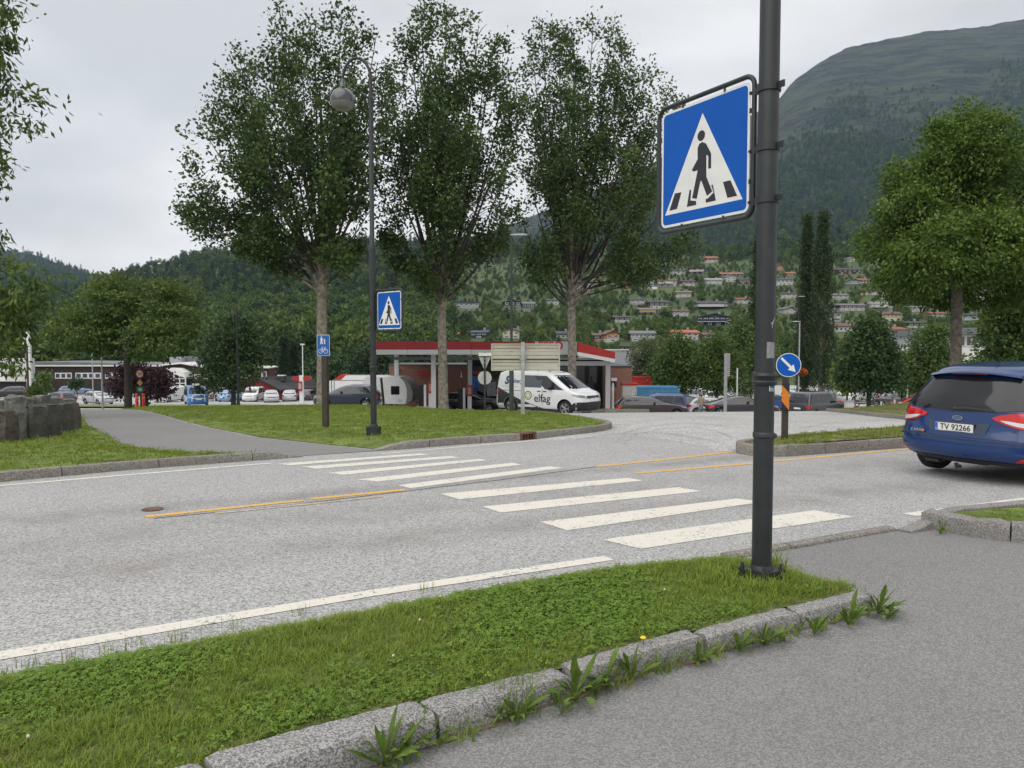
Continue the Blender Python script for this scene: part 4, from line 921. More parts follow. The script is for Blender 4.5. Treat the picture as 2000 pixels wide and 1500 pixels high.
# the white contractor van driving past the station
def works_van():
    d = 35.2; x = ax(1071, d); t = car('van', 'work_van', 0, d, -38, 'white', 'white contractor van with dark slanted lower wrap and roof ladder rack passing the petrol station', 'van', loc=(x, d, gz(x, d)))
    sh = sh_v; o_ = (-sh.L/2, 0, 0); m_wrap = M('dark_wrap', (.03, .032, .036), .4)
    def lk(n, me): return link(n, me, t, o_)
    fx = lambda a, z, off: sh.sidex(a, z, -1, off)
    lk('side_window', sh.patch(fx, [(1.72, 1.22), (2.72, 1.22), (2.72, 1.76), (1.72, 1.76)], m_glass2, .005, .2, 'side_window'))
    arc = [(.98+.42*math.cos(a), .355+.42*math.sin(a)) for a in np.linspace(math.pi*1.0, -.1, 14)]
    arc = [(a, z) for a, z in arc if z > .30]
    lk('lower_wrap', sh.patch(fx, [(.22, .27), (.545, .30)]+arc[1:-1]+[(1.41, .30), (1.5, .26), (3.0, .25), (2.55, .36), (1.5, .66), (.7, .98), (.22, 1.18)], m_wrap, .003, .15, 'lower_wrap'))
    lk('bumper', sh.patch(sh.front, [(-1.1, .24), (1.1, .24), (1.2, .50), (.95, .64), (-.95, .64), (-1.2, .50)], m_blackpl, .018, .08, 'bumper'))
    lk('grille_bar', sh.patch(sh.front, [(-.6, .78), (.6, .78), (.6, .80), (-.6, .80)], m_chrome, .010, .3, 'grille_bar'))
    lk('badge', MB().lathe([(.075, -.01), (.075, .01)], 18, (4.90, 0, .83), 0, 'y').mesh('badge', m_chrome)).rotation_euler = (0, 0, 0)
    lk('fog_lamp_trim', sh.patch(sh.front, [(-.62, .33), (.62, .33), (.62, .42), (-.62, .42)], m_dkmetal, .009, .2, 'fog_lamp_trim'))
    lk('green_plate', sh.patch(sh.front, [(-.27, .44), (.27, .44), (.27, .56), (-.27, .56)], m_plateg, .014, .3, 'green_plate'))
    for xx in (2.78, 1.66): lk('door_gap', MB().box((xx, -.948, .80), (.012, .012, .72)).mesh('door_gap', m_dkmetal))
    for xx in (2.92, 2.60): lk('door_handle', MB().box((xx, -.955, 1.06), (.17, .03, .035)).mesh('door_handle', m_blackpl))
    lk('slide_rail', MB().box((1.05, -.945, 1.05), (1.2, .012, .02)).mesh('slide_rail', m_dkmetal))
    yb = -.958
    text_on('lettering', 'elfag', .50, m_black, t, Matrix.Translation(o_) @ frame((2.78, yb, .735), (1, 0, 0), (0, 0, 1), (0, -1, 0)), .002, bold=.004, squeeze=1.0)
    lime = M('logo_lime', (.35, .55, .08), .4)
    for r, m in ((.20, m_black), (.165, m_white), (.13, lime), (.07, m_white)): lk('logo_disc', MB().plate(disc(2.00, .86, r, 24), 0, .002+(.2-r)*.03, lambda a, b, c: (a, yb-c, b)).mesh('logo_disc', m))
    m_navy = M('letter_navy', (.02, .05, .20), .4); zt = 1.50; yt = -(sh.fw(zt)+.012)
    tl = R(90)-math.atan2(.05, .36)
    MT = Matrix.Translation(o_) @ frame((1.33, yt, zt-.02), (1, 0, 0), (0, .12, 1), (0, -1, .12))
    text_on('lettering', 'nberg', .27, m_navy, t, MT, .002, shear=.25, bold=.004)
    text_on('lettering', 'S', .50, m_navy, t, Matrix.Translation(o_) @ frame((.72, yt, zt), (1, 0, 0), (0, .12, 1), (0, -1, .12)), .002, shear=.3, bold=.02)
    for k in range(2): lk('small_print', MB().box((.95, -.906+.014*k*-1, 1.30-.07*k), (.95, .01, .022)).mesh('small_print', M('print_grey', (.45, .46, .48), .5)))
    mb = MB()
    for yy in (-.55, .55): mb.path([(.6, yy, 2.10), (3.1, yy, 2.10)], .02, 6)
    for xx in (.8, 1.6, 2.3, 2.95): mb.path([(xx, -.62, 2.06), (xx, .62, 2.06)], .022, 6).box((xx, -.6, 2.01), (.08, .06, .12)).box((xx, .6, 2.01), (.08, .06, .12))
    lk('roof_rack', mb.mesh('roof_rack', m_blackpl)); mb = MB()
    for yy in (-.45, -.10): mb.path([(.7, yy, 2.15), (3.0, yy, 2.15)], .022, 6)
    for k in range(9): mb.path([(.85+.25*k, -.45, 2.15), (.85+.25*k, -.10, 2.15)], .014, 6)
    lk('ladder', mb.mesh('ladder', m_alu)); lk('pipe_tube', MB().lathe([(.075, -1.0), (.075, 1.0)], 12, (0, 0, 0), 0, 'z').mesh('pipe_tube', m_white, 40)).matrix_basis = Matrix.Translation((1.75-sh.L/2, .2, 2.16)) @ Matrix.Rotation(R(90), 4, 'Y')
works_van()

# the dark blue family car in the near lane, seen from behind
CZ = [.26, .33, .42, .58, .74, .88, 1.00, 1.12, 1.30, 1.46, 1.55, 1.60]
sh_x = Shell(CZ, [.16, .06, .0, .005, .06, .075, .09, .15, .28, .40, .56, .95], [4.22, 4.33, 4.37, 4.38, 4.34, 4.22, 3.75, 3.25, 2.75, 2.35, 2.05, 1.8], [.76, .86, .905, .915, .915, .91, .885, .85, .775, .70, .64, .54], rw=.335, c=.30, wx=(.80, 3.45))
def family_car():
    hd = 27.0; org = Vector((ax(1857, 9.34), 9.34, 0)); org.z = gz(org.x, org.y)
    t = empty('family_car', org, R(hd)); tag(t, 'dark blue family hatchback seen from behind with right indicator lit, plate TV 92266', 'car'); t.scale = (.94, .94, .895)
    sh = sh_x
    def lk(n, me): return link(n, me, t)
    lk('body', sh.body('body', P_['navy']))
    def ptc(n, fn, poly, mat, off=.004, step=.09): return lk(n, sh.patch(fn, poly, mat, off, step, n))
    rg = sh.rear; gl = M('privacy_glass', (.012, .013, .015), .06, spec=.5)
    ptc('rear_window', rg, [(-.90, 1.02), (-.55, .975), (0, .96), (.55, .975), (.90, 1.02), (.93, 1.10), (.90, 1.24), (.845, 1.375), (.78, 1.405), (0, 1.425), (-.78, 1.405), (-.845, 1.375), (-.90, 1.24), (-.93, 1.10)], gl, .012, .06)
    # roof spoiler over the window with the third brake lamp below it
    mb = MB(); rows = []
    for y in np.linspace(-.60, .60, 13):
        k = (y/.60)**2; rows.append([(.66+.05*k, y, 1.548-.035*k), (.30+.10*k, y, 1.505-.055*k), (.27+.10*k, y, 1.478-.055*k), (.36+.09*k, y, 1.455-.055*k), (.62+.05*k, y, 1.50-.04*k)])
    vs = [p for r_ in rows for p in r_]; fs = []
    for i in range(12):
        for j in range(5): a, b = i*5+j, i*5+(j+1) % 5; fs.append((a, b, b+5, a+5))
    fs += [(4, 3, 2, 1, 0), (60, 61, 62, 63, 64)]; mb.add(vs, fs); me = mb.mesh('spoiler', P_['navy'], 45); lk('spoiler', me)
    lk('brake_lamp', MB().box((.315, 0, 1.468), (.05, .46, .024), 0).mesh('brake_lamp', M('dim_red_lamp', (.16, .006, .01), .3)))
    for sg in (1, -1):                                   # lamps wrap round the corner from the tailgate on to the wing
        s = lambda pts: [(sg*a, b) for a, b in pts]
        lens = [(.47, .900), (.50, .872), (.60, .832), (.72, .790), (.86, .757), (1.0, .745), (1.2, .785), (1.36, .90), (1.16, .962), (1.0, .980), (.86, .978), (.70, .962), (.56, .935)]
        o = ptc('tail_light', rg, s(lens), m_redlamp, .012, .05)
        inner = [(.57, .872), (.64, .838), (.76, .803), (.895, .782), (.895, .838), (.78, .852), (.66, .868)]
        link('reverse_lens', sh.patch(rg, s(inner), m_lightc, .018, .06, 'reverse_lens'), o)
        outer = [(.91, .782), (1.0, .785), (1.16, .835), (1.20, .865), (1.0, .872), (.91, .860)]
        link('indicator_lens', sh.patch(rg, s(outer), m_amber if sg < 0 else M('clear_lens', (.55, .52, .5), .15, coat=.5), .018, .06, 'indicator_lens'), o)
        link('lens_gap', sh.patch(rg, s([(.896, .75), (.905, .75), (.905, .962), (.896, .962)]), m_dkmetal, .0155, .05, 'lens_gap'), o)
        ptc('reflector', rg, s([(.80, .335), (1.02, .345), (1.12, .395), (1.0, .41), (.86, .39)]), m_redlamp, .010, .08)
        # tailgate seam
        seam = [(.905, .968), (.93, .975), (.955, 1.10), (.93, 1.10), (.905, .99)]
        ptc('seam', rg, s([(.893, .60), (.903, .60), (.903, .75), (.893, .75)]), m_dkmetal, .002, .2)
        ptc('seam', rg, s([(.945, 1.10), (.955, 1.10), (.925, 1.26), (.865, 1.40), (.855, 1.40), (.915, 1.26)]), m_dkmetal, .002, .1)
        for a0, a1 in ((.03, .20), (.23, .57), (.60, .93)):
            fn = lambda a, z, off, sg=sg: sh.side(a, z, sg, off); ptc('side_window', fn, [(a0, 1.03), (a1, 1.02), (a1-.01, 1.42), (a0+.03*(a0 < .1), 1.42)], gl, .004, .15)
        lk('mirror', MB().lathe([(.03, -.10), (.075, -.08), (.085, .0), (.075, .08), (.03, .10)], 12, (2.95, sg*.97, 1.06), 0, 'y').mesh('mirror', P_['navy'], 50))
        ptc('headlight', sh.front, s([(.55, .72), (.95, .76), (1.15, .88), (.65, .82)]), m_lightc, .006)
    ptc('windscreen', sh.front, [(-.85, 1.08), (.85, 1.08), (.8, 1.5), (-.8, 1.5)], gl, .004, .2)
    ptc('bumper_step', rg, [(-.93, .575), (-.5, .590), (.5, .590), (.93, .575), (.93, .598), (.5, .612), (-.5, .612), (-.93, .598)], P_['navy'], .022, .15)
    ptc('seam', rg, [(-.885, .600), (-.5, .616), (.5, .616), (.885, .600), (.885, .607), (.5, .624), (-.5, .624), (-.885, .607)], m_dkmetal, .0235, .15)
    ptc('lower_bumper', rg, [(-1.25, .262), (1.25, .262), (1.2, .325), (.7, .315), (-.7, .315), (-1.2, .325)], m_blackpl, .008, .12)
    ptc('plate_recess', rg, [(-.40, .665), (.40, .665), (.45, .81), (-.45, .81)], P_['dkblue'], .003, .15)
    px_ = sh.fr(.735)-.016; py = .035                    # plate sits slightly left of the middle
    pm = lambda a, b, c: (px_-c, py-a, .665+b)
    MB().plate([(-.272, .0), (.272, .0), (.272, .130), (-.272, .130)], -.012, .003, pm).build('plate_frame', m_blackpl, t)
    pl = MB().plate(rrect(.52, .112, .012, 3), .004, .006, lambda a, b, c: pm(a-.26, b+.012, c)).build('number_plate', m_plate, t)
    MB().plate([(-.258, .016), (-.215, .016), (-.215, .120), (-.258, .120)], .0062, .0075, pm).build('blue_band', M('plate_blue', (.01, .12, .55), .4), pl)
    text_on('plate_text', 'TV 92266', .112, m_black, pl, frame((px_-.0085, py-.022, .665+.066), (0, -1, 0), (0, 0, 1), (-1, 0, 0)), .0005, bold=.0012, squeeze=.92)
    text_on('plate_text', 'N', .03, m_white, pl, frame((px_-.0085, py+.236, .665+.035), (0, -1, 0), (0, 0, 1), (-1, 0, 0)), .0005)
    zc = .868; xo = sh.fr(zc)-.004
    lg = MB().plate([(.072*math.cos(a), .032*math.sin(a)) for a in np.linspace(0, 6.2832, 25)[:-1]], 0, .010, lambda a, b, c: (xo-c, -a, zc+b)).build('oval_badge', m_chrome, t)
    MB().plate([(.060*math.cos(a), .024*math.sin(a)) for a in np.linspace(0, 6.2832, 25)[:-1]], .0105, .012, lambda a, b, c: (xo-c, -a, zc+b)).build('badge_field', M('badge_blue', (.05, .09, .2), .3), lg)
    text_on('badge_text', 'Ford', .030, m_chrome, lg, frame((xo-.0128, 0, zc), (0, -1, 0), (0, 0, 1), (-1, 0, 0)), .0006, shear=.3)
    xb = sh.fr(.665)+.012
    text_on('model_text', 'C-MAX', .055, m_chrome, t, frame((xb-.012, .56, .655), (-.12, -1, 0), (0, 0, 1), (-1, .12, 0)), .002, bold=.001)
    MB().lathe([(.022, 0), (.022, .006)], 12, (0, 0, 0), 0, 'y').build('round_emblem', M('emblem_orange', (.5, .16, .05), .4), t, None, (xb-.018, .455, .655), (0, 0, R(-90)))
    wy = sh.fr(.995); mb = MB(); mb.path([(.125-.03, .02, .985), (.115-.03, -.10, 1.0), (.10, -.44, .985)], [.028, .026, .012], 8); mb.lathe([(.035, -.04), (.03, .01)], 12, (.10, .03, .985), 0, 'y'); mb.build('rear_wiper', m_blackpl, t, 40)
    MB().path([(.95, 0, 1.60), (.78, 0, 1.80)], [.009, .004], 6).lathe([(.03, 1.59), (.02, 1.63)], 10, (.96, 0, 0)).build('aerial', m_blackpl, t)
    mb = MB(); mb.box((.30, -.05, .27), (.2, .5, .06)).path([(.05, -.06, .21), (-.02, -.06, .21), (-.03, -.06, .26)], .025, 8).box((.60, .2, .27), (.5, .25, .10)); mb.build('tow_bar', m_blackpl, t)
    MB().lathe([(.03, -.1), (.03, .1)], 10, (.25, .45, .22), 0, 'y').build('exhaust', m_dkmetal, t)
    MB().box((2.1, 0, .29), (3.0, 1.5, .06)).build('underbody', m_blackpl, t)
    for x in sh.wx:
        for sg in (1, -1): w_ = link('wheel', TY, t, (x, sg*(sh.W-.14), sh.rw)); link('rim', RM, w_)
    MB().path([(.80, -.75, .33), (.80, .75, .33)], .05, 8).build('axle', m_blackpl, t)
family_car()
# ------------------------------------------------------------------ parked and waiting cars
GL, GR = 'cars in the car park on the left', 'cars in the car park on the right'
car('hatch', 'parked_car', 679, 50, 180, 'dkblue', 'dark navy hatchback facing left beyond the main lawn, between the sign posts', group='cars by the petrol station', sc=1.04)
car('suv', 'parked_car', 16, 106, 205, 'black', 'black off-road car at the far left edge behind the stones', group=GL)
car('hatch', 'parked_car', 62, 112, 170, 'dark', 'dark car half hidden by the pole beside the white pylon', group=GL)
car('wagon', 'parked_car', 148, 118, 20, 'steel', 'steel blue estate car in front of the brown building windows', group=GL)
car('wagon', 'parked_car', 112, 88, 150, 'dark', 'dark car with pale windscreen just above the standing stones', group=GL)
car('hatch', 'parked_car', 191, 88, -32, 'silver', 'silver hatchback facing right behind the thin grey lamp post', group=GL)
car('van', 'parked_van', 330, 95, -98, 'white', 'white van facing the camera left of the blue van', 'van', 'vans in the car park on the left')
car('windowvan', 'parked_van', 382, 71, -62, 'blue', 'bright blue old van with a pale board on its roof', 'van', 'vans in the car park on the left', sc=.93)
d = 71; x = ax(385, d); t = empty('roof_board', (x, d-.1, gz(x, d)+1.86), R(-62)); tag(t, 'pale yellow board tied on the roof of the blue van', 'board')
MB().plate([(-1.1, -.30), (.7, -.33), (1.15, -.15), (1.15, .15), (.7, .33), (-1.1, .30)], .0, .10, lambda a, b, c: (a, b, c)).build('board', M('pale_board', (.62, .58, .36), .5), t)
t = empty('bull_bar', (ax(382, 71)+1.10, 68.87, gz(ax(382, 71)+1.1, 68.87)), R(28)); tag(t, 'white tubular bull bar on the front of the blue van', 'bull bar')
MB().path([(-.55, 0, .35), (-.5, 0, .85), (-.42, 0, .95), (.42, 0, .95), (.5, 0, .85), (.55, 0, .35)], .035, 8).path([(-.53, 0, .62), (.53, 0, .62)], .03, 8).build('bar', m_white, t, 60)
car('suv', 'parked_car', 421, 99, -95, 'brown', 'brown car parked beside the blue van', group=GL)
car('hatch', 'parked_car', 450, 97, 80, 'ltblue', 'light blue hatchback left of the dark lamp post', group=GL)
car('minivan', 'parked_van', 494, 97, -88, 'white', 'white van parked before the gable of the red shed', 'van', 'vans in the car park on the left')
car('wagon', 'parked_car', 529, 95, -72, 'silver', 'silver saloon facing the camera before the red shed', group=GL)
car('hatch', 'parked_car', 567, 98, 100, 'silver', 'silver hatchback seen from behind near the red price sign', group=GL)
car('wagon', 'parked_car', 604, 101, 85, 'dark', 'dark car behind the white column of the red price sign', group=GL)
car('wagon', 'parked_car', 820+100, 58.5, -8, 'black', 'black car at the pumps half hidden behind the tree trunk and thin post', group='cars by the petrol station')
car('wagon', 'parked_car', 1271, 50.5, 0, 'plum', 'long black estate car facing right beside the grass island', group=GR, sc=1.0)
car('minivan', 'parked_car', 1288, 62, 172, 'mid', 'blue people carrier behind the black estate car', group=GR)
car('hatch', 'parked_car', 1352, 64, -12, 'dkblue', 'dark blue hatchback behind the walking man', group=GR)
car('suv', 'parked_car', 1354, 82, -80, 'grey', 'tall grey off-road car with dark windscreen above the dark blue hatchback', group=GR, sc=1.08)
car('suv', 'parked_car', 1408, 80, 8, 'white', 'white car under the round parking trees', group=GR)
car('wagon', 'parked_car', 1407, 60, -25, 'silver', 'silver car behind the black coupe, right of the walking man', group=GR)
car('coupe', 'parked_car', 1447, 50, 0, 'plum', 'black coupe facing right, partly behind the near lamp pole', group=GR, sc=1.02)
car('hatch', 'parked_car', 1520, 72, 20, 'mid', 'blue car seen between the near pole and the keep right sign', group=GR)
car('minivan', 'parked_car', 1598, 52, 33, 'dark', 'dark grey people carrier behind the keep right sign, rear to the left', group=GR)
car('hatch', 'parked_car', 1633, 58, 12, 'red', 'red hatchback half hidden behind the dark grey people carrier', group=GR, sc=.95)
car('van', 'parked_van', 1669, 90, 214, 'white', 'white van facing left behind the dark parking tree', 'van')
car('van', 'parked_van', 1624, 100, 232, 'teal', 'grey green van left of the white parked van', 'van')
car('suv', 'parked_car', 1722, 88, 82, 'grey', 'grey car seen from behind right of the dark tree trunk', group=GR)
car('wagon', 'parked_car', 1748, 78, 150, 'dark', 'dark car above the black motorcycle', group=GR)
car('suv', 'parked_car', 1778, 84, 75, 'white', 'white car seen from behind next to the blue family car', group=GR)
car('hatch', 'parked_car', 1783, 66, 160, 'red', 'red car just left of the blue family car rear window', group=GR)
car('suv', 'parked_car', 1800, 98, 15, 'silver', 'silver car in the far row above the red car', group=GR)
car('wagon', 'parked_car', 1575, 92, 10, 'dark', 'dark car in the far row below the columnar poplars', group=GR)
car('suv', 'parked_car', 1490-1490+1545, 84, 60, 'white', 'white car in the far row behind the keep right sign post', group=GR)
# box truck
d = 85; x = ax(1450, d); t = empty('box_truck', (x, d, gz(x, d)), R(14)); tag(t, 'white box truck parked beyond the black coupe', 'truck')
MB().box((.3, 0, 1.75), (3.0, 2.0, 2.3)).build('cargo_box', P_['white'], t); MB().plate([(-1.0, .4), (.7, .4), (.7, 1.1), (.25, 1.25), (-.2, 2.0), (-1.0, 2.0)], -.9, .9, lambda a, b, c: (-2.0+1-.7-a*1+.0, c, b)).build('cab', P_['white'], t, 40)
MB().box((-1.25, -.905, 1.6), (.7, .02, .5)).box((-1.25, .905, 1.6), (.7, .02, .5)).build('side_window', m_glass, t); MB().box((.0, 0, .48), (4.4, 1.6, .2)).build('chassis', m_blackpl, t)
for x_ in (-1.6, 1.0):
    for sg in (1, -1): w_ = link('wheel', TY, t, (x_, sg*.85, .36)); link('rim', RM, w_)
# motorcycles
def motorcycle(px, d, rz, m, label):
    x = ax(px, d); t = empty('motorcycle', (x, d, gz(x, d)), R(rz)); tag(t, label, 'motorcycle', 'motorcycles parked by the hedge')
    for xx in (-.7, .7): w_ = link('wheel', TY, t, (xx, 0, .32)); w_.scale = (.95, .55, .95); link('rim', RM, w_)
    MB().path([(-.5, 0, .75), (-.1, 0, .82), (.2, 0, .95), (.45, 0, .9)], [.10, .16, .19, .1], 8).build('tank', m, t, 40); MB().path([(-.95, 0, .95), (-.6, 0, .85), (-.15, 0, .82)], [.06, .13, .12], 8).build('seat', m_blackpl, t, 40)
    MB().box((0, 0, .5), (.5, .32, .45)).path([(-.7, .12, .35), (.1, .16, .3)], .06, 8).build('engine', m_dkmetal, t); mb = MB()
    for s in (-.09, .09): mb.path([(.72, s, .32), (.42, s, 1.05)], .03, 6)
    mb.path([(.38, -.38, 1.08), (.42, 0, 1.05), (.38, .38, 1.08)], .02, 6); mb.build('fork', m_alu, t); MB().lathe([(.03, -.06), (.1, .04), (.1, .06)], 10, (.52, 0, .92), 0, 'y').build('headlight', m_lightc, t)
    MB().plate([(.45, 1.0), (.55, 1.0), (.36, 1.35), (.32, 1.33)], -.17, .17, lambda a, b, c: (a, c, b)).build('windshield', m_glass2, t)
motorcycle(1743, 58, 165, m_blackpl, 'black touring motorcycle parked at the edge of the roundabout grass'); motorcycle(1765, 60, 150, P_['silver'], 'silver motorcycle next to the black one'); motorcycle(1545, 60, 120, P_['silver'], 'motorcycle behind the hazard marker post')
# bench, utility box, marker stubs on the roundabout
d = 52; x = ax(1693, d); z = gz(x, d); t = empty('picnic_table', (x, d, z+.25), R(10)); tag(t, 'dark wooden picnic table beyond the roundabout grass', 'picnic table')
for k in range(4): MB().box((0, -.3+.2*k, .74), (1.8, .18, .04)).build('plank', m_woodpost, t)
for s in (-1, 1): MB().box((0, s*.7, .44), (1.8, .26, .04)).build('seat', m_woodpost, t); MB().path([(s*.7, -.6, 0), (s*.7, .3, .72)], .04, 4).path([(s*.7, .6, 0), (s*.7, -.3, .72)], .04, 4).box((s*.7, 0, .4), (.06, 1.5, .07)).build('leg', m_woodpost, t)
d = 46; x = ax(1659, d); z = gz(x, d); t = empty('utility_box', (x, d, z), R(8)); tag(t, 'grey utility cabinet at the left end of the roundabout grass', 'cabinet')
H = at(1659, 784, d).z-z; MB().box((0, 0, H/2), (.42, .35, H)).build('cabinet', m_greyback, t); MB().box((0, 0, H+.02), (.5, .42, .05)).build('lid', m_galv, t); MB().box((0, -.178, H/2), (.34, .01, H*.8)).build('door', m_ltgrey, t)
for px_, lb in ((1721, 'short white stub post on the roundabout grass, left one'), (1747, 'short white stub post on the roundabout grass, right one by the motorcycle')):
    x = ax(px_, 30); z = z_lh(x, 30); t = empty('stub_post', (x, 30, z)); tag(t, lb, 'post', 'white stub posts on the roundabout'); MB().lathe([(.035, -.05), (.035, .15), (.02, .16)], 8).build('tube', m_white, t)

# the walking man
def person(px, d, label):
    x = ax(px, d); z = gz(x, d)
    J = {'pel': (0, 0, .98), 'wai': (0, 0, 1.12), 'che': (0, -.02, 1.36), 'nec': (0, 0, 1.52), 'hea': (0, .02, 1.62), 'top': (0, .03, 1.74)}
    E = [('pel', 'wai'), ('wai', 'che'), ('che', 'nec'), ('nec', 'hea'), ('hea', 'top')]; rad = dict(pel=(.16, .12), wai=(.15, .11), che=(.18, .12), nec=(.06, .06), hea=(.085, .10), top=(.07, .08))
    for s, sw in ((1, .16), (-1, -.12)):
        k = 'l' if s > 0 else 'r'
        for nm, p_, r_2 in (('sh', (s*.19, -.01, 1.44), .07), ('el', (s*.27, -.06+sw*.3, 1.17), .05), ('wr', (s*.26, .06+sw*.5, .95), .034), ('ha', (s*.25, .09+sw*.5, .87), .03), ('hi', (s*.10, 0, .90), .105), ('kn', (s*.11, .05+sw*.5, .50), .07), ('an', (s*.11, -.02+sw*1.2, .10), .045), ('to', (s*.12, .13+sw*1.2, .04), .04)):
            J[k+nm] = p_; rad[k+nm] = (r_2, r_2)
        E += [('che', k+'sh'), (k+'sh', k+'el'), (k+'el', k+'wr'), (k+'wr', k+'ha'), ('pel', k+'hi'), (k+'hi', k+'kn'), (k+'kn', k+'an'), (k+'an', k+'to')]
    names = list(J); me = bpy.data.meshes.new('person'); me.from_pydata([J[n] for n in names], [(names.index(a), names.index(b)) for a, b in E], []); o = bpy.data.objects.new('person', me); C.objects.link(o)
    o.modifiers.new('skin', 'SKIN'); o.modifiers.new('sub', 'SUBSURF').levels = 2; sv = me.skin_vertices[0].data
    for i, n in enumerate(names): sv[i].radius = rad[n]; sv[i].use_root = n == 'pel'
    bpy.context.view_layer.update(); m2 = bpy.data.meshes.new_from_object(o.evaluated_get(bpy.context.evaluated_depsgraph_get())); bpy.data.objects.remove(o)
    for m in (M('tan_shirt', (.30, .24, .18), .8), M('grey_trousers', (.20, .21, .22), .85), M('skin', (.42, .25, .18), .6), M('brown_hair', (.045, .03, .02), .8), m_blackpl): m2.materials.append(m)
    for p in m2.polygons:
        c = p.center; a = abs(c.x)
        p.material_index = (3 if (c.z > 1.66 or c.y < .0) and c.z > 1.57 else 2) if c.z > 1.50 and a < .12 else 4 if c.z < .09 else 2 if a > .20 and c.z < 1.2 else 1 if c.z < .99 and a < .21 else 0
    shade(m2, 60); m2.name = 'person'; o = link('person', m2, None, (x, d, z), (0, 0, R(-8))); tag(o, label, 'person'); return o
person(1370, 56.5, 'man in tan shirt and grey trousers walking away between the parked cars')

# ------------------------------------------------------------------ petrol station
def zz(py, d): return at(1000, py, d).z
def wall_box(name, x0, x1, y0, y1, z0, z1, m, parent): return MB().box(((x0+x1)/2, (y0+y1)/2, (z0+z1)/2), (x1-x0, y1-y0, z1-z0)).build(name, m, parent)
def brick_mat():
    m = bpy.data.materials.new('red_brick'); m.use_nodes = True; nt = m.node_tree; b = nt.nodes['Principled BSDF']; t = N(nt, 'ShaderNodeTexCoord').outputs['Object']
    mp = N(nt, 'ShaderNodeMapping'); mp.inputs['Rotation'].default_value = (R(90), 0, 0); nt.links.new(t, mp.inputs[0]); br = N(nt, 'ShaderNodeTexBrick'); br.inputs['Scale'].default_value = 1
    br.inputs['Brick Width'].default_value = .24; br.inputs['Row Height'].default_value = .08; br.inputs['Mortar Size'].default_value = .008
    br.inputs['Color1'].default_value = (.22, .085, .058, 1); br.inputs['Color2'].default_value = (.31, .135, .095, 1); br.inputs['Mortar'].default_value = (.25, .20, .17, 1)
    nt.links.new(mp.outputs[0], br.inputs['Vector']); nt.links.new(mixc(nt, math_(nt, 'MULTIPLY', noise(nt, t, .8, 4), .5), br.outputs['Color'], (.2, .11, .085)), b.inputs['Base Color']); b.inputs['Roughness'].default_value = .9; return m
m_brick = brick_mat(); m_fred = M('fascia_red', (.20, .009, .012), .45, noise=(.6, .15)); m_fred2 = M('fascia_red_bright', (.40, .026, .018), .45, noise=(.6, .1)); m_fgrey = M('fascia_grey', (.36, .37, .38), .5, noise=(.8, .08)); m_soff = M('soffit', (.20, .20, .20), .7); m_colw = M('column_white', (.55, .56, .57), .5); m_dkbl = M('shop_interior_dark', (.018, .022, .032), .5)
d = 52; gy = gz(0, d)
t = empty('petrol_station', (0, 0, 0)); tag(t, 'petrol station with long red and white canopy, white columns and brick shop', 'petrol station')
xa, xb, xm, xc = ax(735, d), ax(1126, d), ax(1045, d), ax(1201, d); zt, zr, zw = zz(667, d), zz(683, d), zz(692.5, d)
nb = 5
for k in range(nb): wall_box('fascia_panel', xa+(xm-xa)*k/nb+.01, xa+(xm-xa)*(k+1)/nb-.01, d, d+.25, zr+.003, zt, m_fred, t); wall_box('fascia_panel', xa+(xm-xa)*k/nb+.01, xa+(xm-xa)*(k+1)/nb-.01, d-.03, d+.25, zw, zr, m_fgrey, t)
wall_box('logo_panel', xm, xb, d-.02, d+.25, zw, zt, m_fgrey, t)
wall_box('canopy_roof', xa+.02, xb, d+.26, d+8, zw+.05, zt-.1, m_soff, t); wall_box('side_fascia', xa, xa+.2, d+.26, d+8, zw, zt-.02, m_fred, t)
text_on('logo_text', 'ESSO', .78, M('logo_red', (.42, .02, .03), .4), t, frame((ax(1075, d), d-.03, (zt+zr)/2-.03), (1, 0, 0), (0, 0, 1), (0, -1, 0)), .006, bold=.02, squeeze=.98)
q = lambda a, b, c: (a, d+.1+c, b)
MB().plate([(xb+.05, zz(687, d)), (xc, zz(701, d)), (xc, zz(688, d)), (xb+.05, zz(668, d))], -.1, .15, q).build('wing_fascia', m_fred2, t); MB().plate([(xb+.05, zz(694, d)), (xc, zz(708, d)), (xc, zz(701.2, d)), (xb+.05, zz(687.2, d))], -.12, .15, q).build('wing_trim', m_white, t)
MB().plate([(xb+.05, zz(692, d)), (xc, zz(706, d)), (xc, zz(690, d)), (xb+.05, zz(670, d))], .2, 8, q).build('wing_roof', m_soff, t)
wall_box('beam', ax(1090, 53.4), ax(1186, 53.4), 53.2, 53.5, zz(714, 53.4), zz(705.5, 53.4), m_colw, t); wall_box('beam', ax(770, 56), ax(1090, 56), 55.8, 56, zz(703, 56), zz(697, 56), m_soff, t)
for px_, dd, y0 in ((847, 53.5, 692), (918, 58, 693), (1187, 53.6, 706), (775, 58.5, 693)):
    x = ax(px_, dd); wall_box('column', x-.16, x+.16, dd-.15, dd+.15, gz(x, dd)-.2, zz(y0, dd), m_colw, t)
yb = 60.5; x0, x1 = ax(760, yb), ax(912, yb); g0 = gz(-6, yb)-.3
wall_box('shop_wall', x0, x1, yb, yb+7, g0, zz(713.5, yb), m_brick, t); wall_box('roof_edge', x0-.05, x1, yb-.05, yb+7, zz(713.4, yb), zz(711.8, yb), m_dkmetal, t)
wall_box('shop_back', x1, ax(1186, yb), yb+2.2, yb+2.4, g0, zz(700, yb), m_dkbl, t); wall_box('shop_roof', x1, ax(1186, yb), yb+.6, yb+7, zz(703, yb), zz(701.5, yb), m_soff, t)
